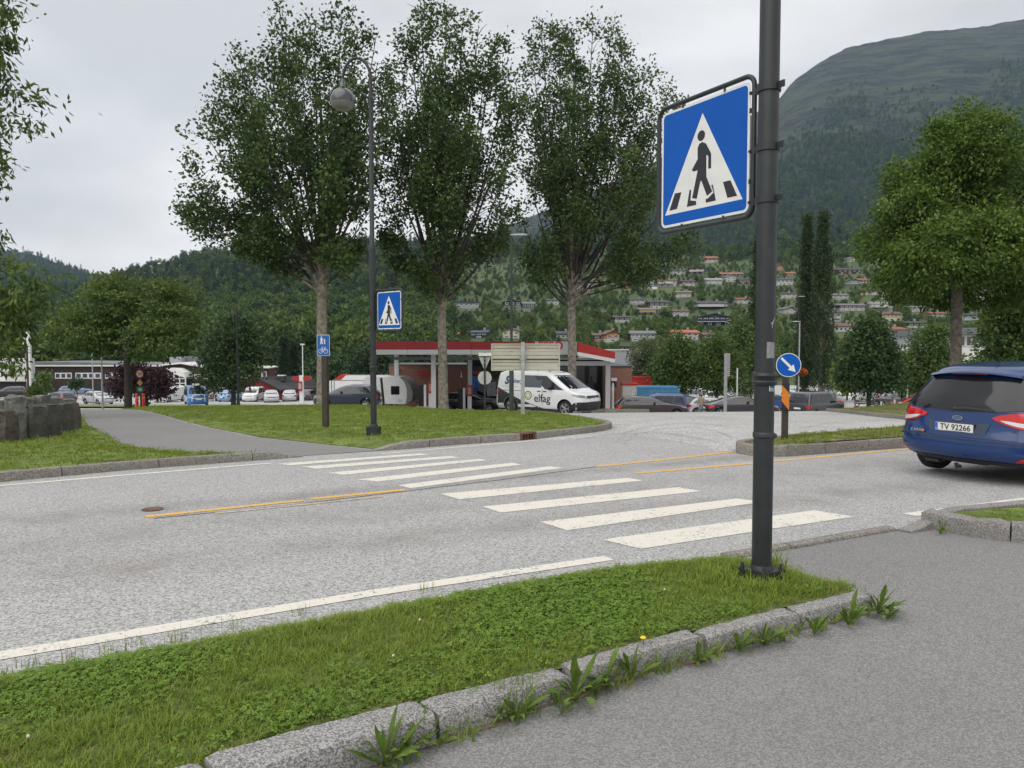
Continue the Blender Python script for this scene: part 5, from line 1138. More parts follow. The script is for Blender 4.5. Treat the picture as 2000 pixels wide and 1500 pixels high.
for k in range(8): 
    xk = x1+(ax(1186, yb)-x1)*k/8; wall_box('shop_window', xk+.04, xk+(ax(1186, yb)-x1)/8-.04, yb+.7, yb+.74, g0+.6, zz(716, yb), m_glass, t); wall_box('mullion', xk-.035, xk+.035, yb+.62, yb+.75, g0, zz(704, yb), m_dkmetal, t)
for px_, py_, c, w_, h_ in ((928, 745, (.02, .16, .5), .9, .9), (922, 765, (.05, .1, .3), .8, .7), (960, 760, (.3, .33, .36), .7, 1.1), (985, 765, (.05, .15, .35), .8, .8), (1150, 757, (.04, .06, .12), .8, .6), (938, 728, (.35, .03, .03), 1.1, .25)):
    x = ax(px_, yb+.5); wall_box('shop_display', x-w_/2, x+w_/2, yb+.3, yb+.6, zz(py_, yb+.4)-h_/2, zz(py_, yb+.4)+h_/2, M('display', c, .5, noise=(6, .5)), t)
wall_box('sign_board', ax(816, yb-.2), ax(868, yb-.2), yb-.15, yb-.03, zz(733.5, yb), zz(725, yb), m_fred2, t)
for px_ in (774, 901): MB().path([(ax(px_, yb-.3), yb-.02, zz(727, yb)), (ax(px_, yb-.3), yb-.25, zz(727, yb)), (ax(px_, yb-.3), yb-.3, zz(734, yb))], .03, 6).lathe([(.03, zz(737, yb)), (.09, zz(735.5, yb)), (.05, zz(733.5, yb))], 8, (ax(px_, yb-.3), yb-.3, 0)).build('wall_lamp', m_white, t, 40)
MB().box((ax(777, yb), yb-.2, zz(721, yb)), (.3, .3, .14)).build('camera_box', m_white, t)
yr = 57; wall_box('brick_annexe', ax(1190, yr), ax(1233.5, yr), yr, yr+12, gz(8, yr)-.3, zz(717, yr), m_brick, t); wall_box('roof_edge', ax(1190, yr)-.05, ax(1233.5, yr)+.05, yr-.05, yr+12, zz(716.9, yr), zz(714.8, yr), m_dkmetal, t)
wall_box('annexe_sign', ax(1194, yr), ax(1205, yr), yr-.06, yr-.02, zz(744, yr), zz(738, yr), m_white, t); wall_box('annexe_sign', ax(1194, yr), ax(1204, yr), yr-.05, yr-.015, zz(756, yr), zz(745.5, yr), m_blackpl, t)
def pump(px, d, label):
    x = ax(px, d); t = empty('fuel_pump', (x, d, gz(x, d))); tag(t, label, 'fuel pump', 'fuel pumps under the canopy')
    MB().box((0, 0, .08), (1.3, .9, .16)).build('plinth', m_greyback, t); MB().box((-.32, 0, .9), (.36, .5, 1.6)).build('housing', m_blackpl, t); MB().box((-.05, -.02, .9), (.16, .52, 1.6)).build('housing_trim', m_white, t)
    MB().box((.35, -.1, 1.5), (.42, .3, .8)).build('red_panel', m_fred2, t); MB().box((.35, -.26, 1.5), (.24, .02, .5)).build('display', M('pump_display', (.45, .30, .24), .5), t); MB().box((.35, -.1, .6), (.3, .22, 1.0)).build('lower_panel', m_white, t)
    for s in (-.45, -.25): MB().path([(s, -.27, 1.3), (s-.05, -.34, .8), (s, -.3, .4)], .025, 6).build('hose', m_blackpl, t)
pump(832, 54.6, 'fuel pump with red panel at the left column'); pump(908, 56.5, 'fuel pump with red panel at the second column'); 
# kiosk and air post on the right
d = 55; x = ax(1228, d); z = gz(x, d); t = empty('kiosk_box', (x, d, z)); tag(t, 'white kiosk box with a red top band beside the brick annexe', 'kiosk')
H = zz(752, d)-z; MB().box((0, 0, H/2), (1.0, .9, H)).build('cabinet', M('kiosk_grey', (.5, .49, .45), .5, noise=(3, .1)), t); MB().box((.02, 0, H+.07), (1.16, 1.0, .14)).build('top_band', m_fred2, t); MB().box((.3, -.46, H*.6), (.34, .02, H*.5)).build('poster', M('poster_print', (.18, .24, .42), .5, noise=(9, .8, (.6, .6, .62))), t)
d = 54; x = ax(1197, d); z = gz(x, d); t = empty('air_post', (x, d, z)); tag(t, 'slim white air and water post by the brick annexe corner', 'post')
H = zz(748, d)-z; MB().lathe([(.10, 0), (.08, H*.7), (.12, H*.85), (.05, H)], 10).build('column', m_white, t, 40); MB().path([(.08, -.05, H*.9), (.2, -.06, H*.6), (.14, -.06, H*.3)], .02, 6).build('hose', m_blackpl, t)
# price column with red ovals
d = 82; x = ax(589, d); z = gz(x, d); t = empty('price_sign', (x, d, z)); tag(t, 'white price column with red oval boards and tall thin lamp mast', 'sign')
MB().box((-.02, 0, (zz(733, d)-z)/2), (.42, .3, zz(733, d)-z)).build('column', m_white, t); MB().lathe([(.06, 0), (.05, zz(673, d)-z)], 10, (.08, .2, 0)).build('mast', m_white, t, 40); MB().box((.08, .2, zz(672.5, d)-z), (.42, .3, .14)).build('mast_head', m_white, t)
for s, pc in ((-1, 579), (1, 599)):
    xx = ax(pc, d)-x; zc_ = zz(739, d)-z; MB().plate([(xx+.52*math.cos(a), zc_+.22*math.sin(a)*(abs(math.sin(a))**-.3 if abs(math.sin(a)) > .05 else 1)) for a in np.linspace(0, 6.2832, 25)[:-1]], -.1, .1, lambda a, b, c: (a, c, b)).build('oval_board', m_fred2, t)
MB().box((-.12, -.22, zz(754, d)-z), (.42, .12, 1.0)).build('price_board', m_fred2, t)
for k in range(3): MB().box((-.12+.1*(k-1), -.285, zz(754, d)-z), (.045, .01, .6)).build('digits_strip', m_white, t)
# caravan and trailers
d = 57; x = ax(765, d); z = gz(x, d); t = empty('caravan', (x, d, z), R(-6)); tag(t, 'white caravan with grey rounded front and small dark window behind the navy hatchback', 'caravan')
prof = [(-1.9, .45), (1.35, .45), (1.75, .7), (1.85, 1.2), (1.7, 1.75), (1.35, 2.2), (.9, 2.42), (-1.6, 2.45), (-1.9, 2.1)]
MB().plate(prof, -1.1, 1.1, lambda a, b, c: (a, c, b)).build('body', M('caravan_white', (.60, .61, .60), .45, noise=(.9, .08)), t, 30); MB().plate([(1.30, .46), (1.36, .46), (1.77, .7), (1.87, 1.2), (1.72, 1.77), (1.36, 2.22), (.9, 2.44), (.86, 2.42), (1.2, 2.1), (1.4, 1.6), (1.42, 1.0)], -1.12, 1.12, lambda a, b, c: (a, c, b)).build('front_panel', M('caravan_grey', (.16, .16, .16), .5), t, 30)
MB().box((.55, -1.11, 1.45), (.62, .03, .62)).build('window', m_glass, t); MB().box((-1.3, -1.11, 1.45), (.9, .03, .6)).build('window', m_glass, t); MB().box((.9, -1.11, .72), (.35, .02, .22)).build('hatch', m_greyback, t); MB().path([(1.8, 0, .5), (2.9, 0, .45)], .05, 6).build('drawbar', m_dkmetal, t)
for sg in (1, -1): w_ = link('wheel', TY, t, (-.5, sg*.95, .33)); link('rim', RM, w_)
d = 74; x = ax(690, d); z = gz(x, d); t = empty('camper_trailer', (x, d, z)); tag(t, 'long white box trailer behind the navy hatchback', 'trailer')
MB().box((0, 0, 1.6), (4.4, 2.2, 1.6)).build('body', P_['white'], t); MB().box((0, 0, .7), (4.2, 1.6, .2)).build('chassis', m_dkmetal, t)
for k in range(3): MB().box((-2.1+.25*k, -1.11, 1.8), (.06, .02, 1.3)).build('slat', m_dkmetal, t)
for sg in (1, -1): w_ = link('wheel', TY, t, (-.6, sg*.95, .33)); link('rim', RM, w_)
d = 86; x = ax(706, d); z = gz(x, d); t = empty('motorhome', (x, d, z)); tag(t, 'white motorhome with red nose cone seen over the box trailer', 'motorhome')
MB().plate([(-1.6, .5), (4.2, .5), (4.2, 3.35), (-1.5, 3.35), (-2.2, 2.7), (-2.2, 2.4), (-1.6, 2.3)], -1.1, 1.1, lambda a, b, c: (a, c, b)).build('body', P_['white'], t, 30); MB().plate([(-3.1, 2.75), (-1.52, 2.75), (-1.52, 3.45), (-2.2, 3.4)], -1.0, 1.0, lambda a, b, c: (a, c, b)).build('nose_cone', m_fred2, t, 30)
MB().box((1.8, -1.11, 2.4), (1.2, .02, .7)).build('window', m_glass, t)
for x_ in (-.8, 3.0):
    for sg in (1, -1): w_ = link('wheel', TY, t, (x_, sg*.95, .36)); link('rim', RM, w_)
d = 54; x = ax(750, d); t = empty('black_banner_pole', (x, d, gz(x, d))); tag(t, 'short black leaning pole in front of the white caravan', 'pole'); MB().path([(0, 0, -.1), (-.2, 0, zz(738, d)-gz(x, d))], .09, 8).build('shaft', m_blackpl, t)

# ------------------------------------------------------------------ other buildings
m_win = m_glass2; m_frm = M('window_frame_white', (.68, .68, .66), .5); m_brwn = M('dark_brown_timber', (.040, .026, .020), .8, noise=(1.5, .35)); m_roofg = M('grey_sheet_roof', (.14, .145, .155), .6, noise=(.5, .2)); m_hall = M('grey_hall', (.30, .31, .33), .6, noise=(.3, .08)); m_wht = M('white_render', (.66, .66, .64), .7, noise=(.6, .08))
def windows(parent, px0, px1, y0, y1, d, n, name='window'):
    for k in range(n):
        a, b = ax(px0+(px1-px0)*k/n, d), ax(px0+(px1-px0)*(k+1)/n, d); f = wall_box(name, a+.02, b-.02, d-.08, d-.005, zz(y1, d), zz(y0, d), m_frm, parent)
        wall_box('pane', a+.16, b-.16, d-.10, d-.082, zz(y1, d)+.16, zz(y0, d)-.16, m_win, f)
d = 126; t = empty('brown_building', (0, 0, 0)); tag(t, 'long low dark brown building with white window bands and curved roof on the left', 'building'); g0 = gz(-60, d)-1
wall_box('wall', ax(40, d), ax(330, d), d, d+14, g0, zz(715.5, d), m_brwn, t); wall_box('roof_edge', ax(38, d), ax(332, d), d-.6, d+14, zz(715.4, d), zz(713, d), m_frm, t)
q = lambda a, b, c: (a, d-.4+c, b); arc = [(ax(38+294*k/12, d), zz(713-9*math.sin(math.pi*(k*.6+5.5)/13.6)+3, d)) for k in range(13)]
MB().plate([(ax(332, d), zz(712.9, d)), (ax(38, d), zz(712.9, d))]+[(a, max(b, zz(712, d))) for a, b in arc], 0, 14, q).build('roof', m_roofg, t, 40)
windows(t, 107, 140, 728, 739.5, d, 3); windows(t, 147, 197, 728, 739.5, d, 4); windows(t, 205, 260, 728, 739.5, d, 4)
wall_box('plinth_wall', ax(40, d), ax(330, d), d-.3, d, g0, zz(752, d), M('dark_plinth', (.018, .02, .028), .7), t)
t = empty('gabled_building', (0, 0, 0)); d = 120; tag(t, 'dark brown gabled building with glazed white entrance behind the white van', 'building')
q = lambda a, b, c: (a, d+c, b)
MB().plate([(ax(318, d), g0), (ax(420, d), g0), (ax(420, d), zz(721, d)), (ax(357, d), zz(710.5, d)), (ax(318, d), zz(714, d))], 0, 12, q).build('wall', m_brwn, t)
MB().plate([(ax(314, d), zz(714.5, d)), (ax(357, d), zz(710.4, d)), (ax(424, d), zz(721.8, d)), (ax(424, d), zz(719, d)), (ax(357, d), zz(707.5, d)), (ax(314, d), zz(711.5, d))], -.8, 12, q).build('roof', m_frm, t)
wall_box('roof_block', ax(372, d), ax(403, d), d+3, d+9, zz(712, d), zz(698.5, d), m_hall, t); wall_box('roof_block', ax(335, d), ax(371, d), d+5, d+9, zz(709, d), zz(699, d), m_roofg, t); wall_box('roof_block', ax(312, d), ax(335, d), d+3.5, d+9, zz(711, d), zz(698, d), m_hall, t)
windows(t, 379, 397, 731, 740, d, 2); windows(t, 397, 418, 731, 740, d, 2)
MB().plate([(ax(341, d), zz(718, d)), (ax(360, d), zz(718.5, d)), (ax(374, d), zz(726, d)), (ax(378, d), zz(737, d)), (ax(356, d), zz(729, d))], -3, -.1, q).build('glass_canopy', m_wht, t)
e = wall_box('entrance', ax(342, d), ax(378, d), d-2.6, d-.05, g0, zz(735, d), m_glass, t)
for k in range(4): wall_box('mullion', ax(343+11*k, d)-.08, ax(343+11*k, d)+.08, d-2.75, d-2.61, g0, zz(728+2*k, d), m_frm, e)
for y_ in (738, 747): wall_box('transom', ax(343, d), ax(376, d), d-2.74, d-2.62, zz(y_, d)-.07, zz(y_, d)+.07, m_frm, e)
d = 116; t = empty('parking_house', (0, 0, 0)); tag(t, 'white building at the far left edge with a parking places banner', 'building'); g0 = gz(-70, d)-1
wall_box('upper_wall', ax(-160, d), ax(52, d), d, d+2, zz(745.5, d), zz(700, d), M('white_panels', (.50, .50, .48), .6, noise=(.25, .1)), t); wall_box('ground_floor', ax(-160, d), ax(48, d), d+1.0, d+2, g0, zz(745.4, d), M('dark_opening', (.02, .02, .024), .7), t)
b_ = wall_box('banner', ax(13.5, d), ax(51, d), d-.15, d-.02, zz(744.5, d), zz(728, d), M('banner_cream', (.55, .54, .48), .6), t)
text_on('banner_text', '75 P-plassar', .62, m_dkmetal, b_, frame((ax(31, d), d-.16, zz(733, d)), (1, 0, 0), (0, 0, 1), (0, -1, 0)), .004, squeeze=.95)
b_ = wall_box('blue_sign', ax(-2, d), ax(12, d), d-.15, d-.02, zz(744, d), zz(728, d), m_white, t); wall_box('blue_square', ax(6.5, d), ax(10.5, d), d-.18, d-.151, zz(735, d), zz(729.5, d), m_blue, b_); text_on('sign_letter', 'P', .36, m_white, b_, frame((ax(8.5, d), d-.183, zz(732.3, d)), (1, 0, 0), (0, 0, 1), (0, -1, 0)), .002)
t = empty('white_pylon', (ax(56.5, 112), 112, gz(-70, 112))); tag(t, 'tall white pylon with a pale panel behind the brown pole', 'pylon'); H = zz(648, 112)-gz(-70, 112)
MB().box((0, 0, H/2), (.62, .4, H)).build('column', m_wht, t); MB().box((-.45, -.1, H-1.2), (.5, .2, 1.7)).build('panel', m_wht, t); MB().box((-.2, -.25, H*.74), (1.0, .1, .16)).build('bracket', m_frm, t)
pole(53.5, 108, 676, .14, 'brown pole standing in front of the white pylon', M('brown_pole', (.06, .03, .025), .6))
# red shed
d = 101; xs = ax(478, d); z = gz(-34, d); t = empty('red_shed', (0, 0, 0)); tag(t, 'red wooden shed with dark felt roof and a chimney vent behind the parked cars', 'shed')
m_rw = M('red_boards', (.22, .022, .020), .8, noise=(3, .3)); m_felt = M('felt_roof', (.045, .047, .05), .85, noise=(1, .25)); e0, e1, rx0, rx1 = ax(472, d), ax(541, d), ax(497, d), ax(590, d+4)
zr_, ze, ze2, zb_ = zz(738, d), zz(757, d), zz(757.5, d), z-.3
vs = [(e0, d+.5, zb_), (e1, d, zb_), (e1, d, ze), (ax(503, d), d+.25, zr_), (e0, d+.5, ze), (ax(596, d), d+7, zb_), (ax(596, d), d+7, ze), (ax(560, d), d+7.6, zr_)]
MB().add(vs, [(0, 1, 2, 3, 4), (1, 5, 6, 2), (5, 7, 6)]).build('wall', m_rw, t)
MB().add([(e0-.6, d+.4, ze-.35), (ax(503, d)-.1, d-.3, zr_+.12), (e1+.5, d-.5, ze-.25), (ax(600, d), d+6.8, ze-.3), (ax(580, d), d+6.5, zr_+.12), (e0-.6, d+.5, ze-.53), (ax(503, d)-.1, d-.25, zr_-.06), (e1+.5, d-.45, ze-.43), (ax(600, d), d+6.8, ze-.48), (ax(580, d), d+6.6, zr_-.06)],
         [(1, 2, 3, 4), (0, 5, 6, 1), (1, 6, 7, 2), (2, 7, 8, 3), (0, 1, 4), (6, 9, 8, 7)]).build('roof', m_felt, t)
MB().box((ax(539, d), d+2.5, zz(739, d)), (.8, .8, .9)).box((ax(539, d), d+2.5, zz(734.5, d)), (.95, .95, .14), 1).build('chimney_vent', [m_dkmetal, m_wht], t); wall_box('window', ax(512, d), ax(518, d), d+.05, d+.2, zz(768, d), zz(762, d), m_glass, t)
d = 128; t = empty('timber_house', (0, 0, 0)); tag(t, 'red brown flat-roofed timber house with white window above the red shed', 'house'); g0 = gz(-40, d)-1
wall_box('wall', ax(462, d), ax(526, d), d, d+8, g0, zz(719, d), M('red_brown_boards', (.09, .03, .025), .8), t); wall_box('roof', ax(456, d), ax(530, d), d-1, d+8.5, zz(718.9, d), zz(716.8, d), m_wht, t); windows(t, 503, 521, 725, 739, d, 2); windows(t, 470, 488, 725, 739, d, 2)
# grey hall, containers
d = 86; t = empty('grey_hall', (0, 0, 0)); tag(t, 'plain grey industrial hall behind the petrol station wing', 'building'); g0 = gz(12, d)-1
wall_box('wall', ax(1160, d), ax(1263, d), d, d+20, g0, zz(684.5, d), m_hall, t); wall_box('roof_edge', ax(1159, d), ax(1264, d), d-.1, d+20, zz(684.4, d), zz(683.2, d), m_greyback, t)
def container(px0, px1, d, ytop, m, label):
    x0, x1 = ax(px0, d), ax(px1, d); z = gz((x0+x1)/2, d); H = zz(ytop, d)-z; t = empty('shipping_container', ((x0+x1)/2, d, z)); tag(t, label, 'container', 'shipping containers beside the petrol station'); Wd = x1-x0
    MB().box((0, 1.2, H/2), (Wd-.06, 2.38, H-.06)).build('body', m, t); mb = MB(); n = int(Wd/.22)
    for k in range(n): mb.box((-Wd/2+.15+(Wd-.3)*k/(n-1), -.015, H/2), (.10, .04, H-.3))
    for k in (0, 1): mb.box((0, -.02, (.1, H-.1)[k]), (Wd, .08, .14)).box(((-1, 1)[k]*(Wd/2-.05), -.02, H/2), (.12, .08, H-.02))
    o = mb.build('corrugated_side', m, t); o['kind'] = 'stuff'; return t
m_cbl = M('container_blue', (.06, .22, .38), .5, noise=(1.2, .25)); container(1240, 1327, 70, 754.5, m_cbl, 'long light blue shipping container behind the parked cars'); container(1234, 1273, 77, 735.5, m_fred2, 'bright red container standing taller behind the blue one')
# right hand building behind the trees
d = 98; t = empty('white_office', (0, 0, 0)); tag(t, 'white building with a band of grey windows and dark roof behind the right trees', 'building'); g0 = gz(50, d)-1
wall_box('wall', ax(1868, d), ax(1990, d), d, d+16, g0, zz(678, d), m_wht, t); wall_box('upper_wall', ax(1868, d), ax(1990, d), d+.3, d+16, zz(678, d), zz(654, d), m_hall, t)
MB().plate([(ax(1864, d), zz(654, d)), (ax(2000, d), zz(652, d)), (ax(2000, d), zz(637, d)), (ax(1864, d), zz(641, d))], -1.2, 16, lambda a, b, c: (a, d+c, b)).build('roof', m_roofg, t)
windows(t, 1872, 1932, 655, 677, d+.2, 5); windows(t, 1940, 1988, 655, 677, d+.2, 4)
d = 118; t = empty('long_roofed_hall', (0, 0, 0)); tag(t, 'long low hall with dark sloping roof left of the big maple trunk', 'building')
MB().plate([(ax(1760, d), zz(662, d)), (ax(1880, d), zz(656, d)), (ax(1880, d), zz(641, d)), (ax(1760, d), zz(653, d))], 0, 14, lambda a, b, c: (a, d-1.5+c, b)).build('roof', m_roofg, t); wall_box('wall', ax(1775, d), ax(1880, d), d, d+12, gz(55, d)-1, zz(661, d), m_hall, t); windows(t, 1780, 1850, 664, 674, d, 6)
# ------------------------------------------------------------------ trees
def leaf_quads(C_, rad, n, size, g, droop=.35, out=None, flat=1.0, tint=None, asp=.62, up=0.0):
    """n leaves round each cluster centre in C_ (k,3); returns vertices, quads, tints"""
    k = len(C_); rad = np.broadcast_to(rad, k); tot = k*n
    P = np.repeat(C_, n, 0)+g.normal(0, 1, (tot, 3))*np.repeat(rad, n)[:, None]*np.array([.55, .55, .55*flat])
    D = g.normal(0, 1, (tot, 3)); 
    if out is not None: D += np.repeat(out, n, 0)*1.1
    D[:, 2] += up-droop; D /= np.linalg.norm(D, axis=1)[:, None]
    A = g.normal(0, 1, (tot, 3)); A -= (A*D).sum(1)[:, None]*D; A /= np.linalg.norm(A, axis=1)[:, None]
    L = size*g.uniform(.65, 1.25, tot)[:, None]; W = L*asp
    V = np.stack([P, P+D*L*.45+A*W*.5, P+D*L, P+D*L*.45-A*W*.5], 1).reshape(-1, 3)
    Q = np.arange(tot*4).reshape(-1, 4)
    T = np.repeat(tint if tint is not None else g.random(k), n)*.65+g.random(tot)*.35
    return V, Q, T
def bez(a, b, c, n): return [a*(1-t)**2+b*2*t*(1-t)+c*t*t for t in np.linspace(0, 1, n)]
def poplar(base, tr, fork, tips, label, seed, leaf=.18, per=50, mat=None, bark=None, tw=21, group=None):
    """ascending limbs that end in leafy plumes; tips and fork relative to the base"""
    g = np.random.default_rng(seed); t = empty('tall_tree', base); tag(t, label, 'tree', group); mb = MB(); CL = []; RD = []; OUT = []; TI = []
    br = MB(); fk = np.array([fork[0], fork[1], fork[2]]); top = max(tp[2] for tp in tips)
    mb.path([(0, 0, -.3), (0, 0, .25), tuple(fk*np.array([.3, .3, .4])), tuple(fk*np.array([.8, .8, .8])), tuple(fk)], [tr*1.5, tr*1.12, tr, tr*.93, tr*.92], 12)
    lead = bez(fk, fk+np.array([.2, .1, (top-fk[2])*.4]), np.array([fork[0]*1.2, 0, fk[2]+(top-fk[2])*.72]), 8); ll = list(np.linspace(tr*.7, .04, 8)); mb.path(lead[:4], ll[:4], 8); br.path(lead[3:], ll[3:], 7)
    for ti, tp in enumerate(tips):
        tp = np.array(tp, float); s = g.uniform(.0, .30); st = fk+(lead[3]-fk)*s*1.3; st[2] = fk[2]+s*(top-fk[2])*.32-g.uniform(0, .6)*(s < .08)
        rise = tp[2]-st[2]; mid = st+(tp-st)*np.array([.60, .60, .38]); pts = bez(st, mid, tp, 9); r0 = tr*(.22+.16*min(1, rise/12)); rr_ = list(np.linspace(r0, .014, 9))
        mb.path([tuple(p) for p in pts[:2]], rr_[:2], 7); br.path([tuple(p) for p in pts[1:]], rr_[1:], 6)
        Lm = np.linalg.norm(tp-st); nt_ = int(tw*max(.55, Lm/9))
        for k in range(nt_):
            f = .24+.76*g.random()**.55; p = bez(st, mid, tp, 30)[min(29, int(f*29))]; q = g.uniform(0, 6.28); ln = (.55+1.15*(1-f))*g.uniform(.5, 1.15)*min(1.15, Lm/9+.35)
            d = np.array([math.cos(q), math.sin(q), g.uniform(.25, 1.0)]); d /= np.linalg.norm(d); e = p+d*ln; e[2] -= .12*ln*(1-f)
            br.path([tuple(p), tuple((p+e)/2+np.array([0, 0, .06])), tuple(e)], [.022, .014, .006], 4, cap=False)
            m = max(1, int(ln/.6)); tt = g.random()
            for j in range(m): c = p+(e-p)*(j+1)/m; CL.append(c); RD.append(.30+.16*g.random()); OUT.append(d); TI.append(.75*tt+.25*g.random())
        for f in np.linspace(.55, 1.0, 8): CL.append(bez(st, mid, tp, 30)[int(f*29)]); RD.append(.44); OUT.append(np.array([0, 0, 1.0])); TI.append(g.random())
    K_ = [i for i, c in enumerate(CL) if math.sin(c[0]*1.9+seed)+math.sin(c[1]*2.1+c[2]*.9)+math.sin(c[2]*1.7-c[0]*1.1+seed*2) > (-.75 if c[2] < .58*top else -1.5)]
    CL, RD, OUT, TI = [CL[i] for i in K_], [RD[i] for i in K_], [OUT[i] for i in K_], [TI[i] for i in K_]
    mb.build('trunk', bark or m_bark, t, 60); br.build('branches', m_branch, t, 60)
    V, Q, T = leaf_quads(np.array(CL), np.array(RD), per, leaf, g, .45, np.array(OUT), 1.15, np.array(TI)); link('crown', qmesh('crown', V, Q, T, mat or l_pop), t); return t
def crown_tree(base, tr, fork_h, lobes, label, seed, mat, bark, leaf=.2, per=30, ncl=300, rad=.5, group=None, name='tree', shell=.55, droop=.5, flat=.75, limbs=9, asp=.6, outb=1.0, lean=(0, 0)):
    """lobes: (x, y, z, rx, ry, rz) relative to the base; leaf clusters fill their outer part"""
    g = np.random.default_rng(seed); t = empty(name, base); tag(t, label, 'tree', group); vol = np.array([l[3]*l[4]*l[5] for l in lobes])**.7; vol /= vol.sum(); CL = []; OUT = []; TI = []
    for li, l in enumerate(lobes):
        c, r = np.array(l[:3]), np.array(l[3:6])
        for k in range(int(ncl*vol[li])):
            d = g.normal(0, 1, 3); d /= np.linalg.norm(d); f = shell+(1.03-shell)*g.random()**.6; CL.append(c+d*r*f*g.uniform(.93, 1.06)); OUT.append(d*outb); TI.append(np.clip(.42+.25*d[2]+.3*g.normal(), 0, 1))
    CL = np.array(CL); mb = MB(); fk = np.array([lean[0], lean[1], fork_h])
    mb.path([(0, 0, -.3), (0, 0, .15), tuple(fk*.5+np.array([.02, 0, 0])), tuple(fk)], [tr*1.6, tr*1.15, tr, tr*.95], 12)
    idx = g.choice(len(CL), min(limbs*6, len(CL)), replace=False); mains = []
    zt = CL[:, 2].max()
    for k in range(limbs):
        e = CL[idx[k]]*np.array([.75, .75, 1]); e[2] = max(e[2], fork_h+.5); m = fk+(e-fk)*np.array([.35, .35, .6]); pts = bez(fk-np.array([0, 0, .2]), m, e, 7); mains.append(pts); mb.path([tuple(p) for p in pts], list(np.linspace(tr*.5, .025, 7)), 7)
    for k in range(limbs, len(idx)):
        e = CL[idx[k]]; pp = np.array([p for pts in mains for p in pts[2:]]); j = np.argmin(np.linalg.norm(pp-e, axis=1)+.5*np.maximum(0, pp[:, 2]-e[2])); s = pp[j]; mb.path([tuple(s), tuple((s+e)/2+np.array([0, 0, .1])), tuple(e)], [tr*.14, tr*.09, .012], 5, cap=False)
    mb.build('trunk', bark, t, 60)
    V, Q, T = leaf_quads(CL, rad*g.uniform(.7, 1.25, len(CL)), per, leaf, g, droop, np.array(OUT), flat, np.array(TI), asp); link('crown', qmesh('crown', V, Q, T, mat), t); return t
TG = 'row of tall poplar-like trees on the main lawn'
def tips_at(base, d, lst, g): return [(lambda p: (p.x-base.x, dy+g.uniform(-.4, .4), p.z-base.z))(at(px, py, d+dy)) for px, py, dy in lst]
def tall(px, d, tr, fpx, fpy, lst, label, seed, zf, extra=10, spread=(0, 0, 0, 0), per=47):
    x = ax(px, d); base = Vector((x, d, zf(x, d))); g = np.random.default_rng(seed+50); f = at(fpx, fpy, d); fork = (f.x-x, 0, f.z-base.z); tips = tips_at(base, d, lst, g); x0, x1, y0, y1 = spread
    for k in range(extra): tips += tips_at(base, d, [(g.uniform(x0, x1), g.uniform(y0, y1), g.uniform(-3.6, 3.6))], g)
    return poplar(base, tr, fork, tips, label, seed, per=per, group=TG)
tall(630, 33.5, .235, 628, 556, [(545, 14, 0), (668, 22, .5), (612, 52, -1), (515, 95, -1), (700, 55, 1.5), (735, 70, -1), (470, 110, 1), (440, 150, -1), (415, 200, 1), (395, 250, -2), (375, 320, 0), (362, 370, 1), (355, 405, -1), (365, 425, 1.2), (400, 460, 0), (440, 478, -1.5), (520, 500, 1), (470, 440, 2.5), (740, 130, 2.2), (745, 220, -2), (735, 330, 2), (720, 420, -1.5), (700, 480, 1), (660, 500, -2), (590, 120, 2.5), (560, 200, -3), (650, 180, -3.2), (600, 260, 3.4), (500, 200, 3), (680, 260, 3), (450, 300, -3), (520, 330, -3.4), (640, 340, -3)],
     'leftmost of the three tall poplars, trunk right behind the path sign', 101, z_lf, 7, (440, 735, 100, 440))
tall(866, 36, .215, 862, 590, [(822, 2, 0), (872, 30, 1), (905, 42, -1), (935, 48, .5), (965, 85, -1), (800, 60, -1.5), (782, 120, 1), (990, 140, 1), (1005, 200, -1), (1000, 290, 1.5), (1005, 400, -1), (985, 470, 1), (940, 510, -1), (760, 160, 2), (750, 260, -1), (755, 370, 1.5), (745, 450, -1), (770, 510, .5), (820, 530, -1.5), (850, 120, -3), (900, 150, 3), (860, 240, 3.2), (920, 260, -3), (800, 220, 3), (830, 330, -3.2), (950, 360, 3), (880, 380, -3), (890, 480, 2.6)],
     'middle one of the three tall poplars, standing before the canopy edge', 102, z_lf, 6, (765, 990, 90, 440))
tall(1118, 40, .22, 1116, 600, [(1057, 42, 0), (1090, 60, -1), (1120, 70, 1), (1160, 38, 0), (1195, 48, 1), (1218, 85, -1), (1230, 140, 1.5), (1265, 128, 0), (1310, 168, .5), (1318, 215, -1), (1325, 300, 1), (1320, 380, -1.5), (1345, 455, 0), (1362, 478, 1), (1330, 520, -1), (1300, 540, .8), (1040, 110, 1), (1035, 200, -2), (1030, 330, 1), (1020, 430, -1), (1030, 500, .6), (1060, 520, -1.5), (1260, 240, 2.5), (1130, 180, -3), (1180, 200, 3.2), (1100, 270, 3), (1210, 300, -3), (1150, 360, -3.2), (1260, 400, -3), (1230, 480, 2.5), (1250, 510, -2), (1110, 440, 3)],
     'rightmost of the three tall poplars, trunk behind the white van', 103, gz, 7, (1045, 1300, 110, 450))
def LB(base, d, px, py, rx, ry, dy=0, rd=None):        # a lobe of a crown given in pixels of the photograph
    p = at(px, py, d+dy); k = d/F; return (p.x-base.x, dy, p.z-base.z, rx*k, (rd or (rx+ry)/2)*k, ry*k)
def crown(px, d, lobes, tr, forkpy, label, seed, mat, bark=m_bark2, zf=gz, **k):
    x = ax(px, d); base = Vector((x, d, zf(x, d))); return crown_tree(base, tr, at(px, forkpy, d).z-base.z, [LB(base, d, *l) for l in lobes], label, seed, mat, bark, **k)
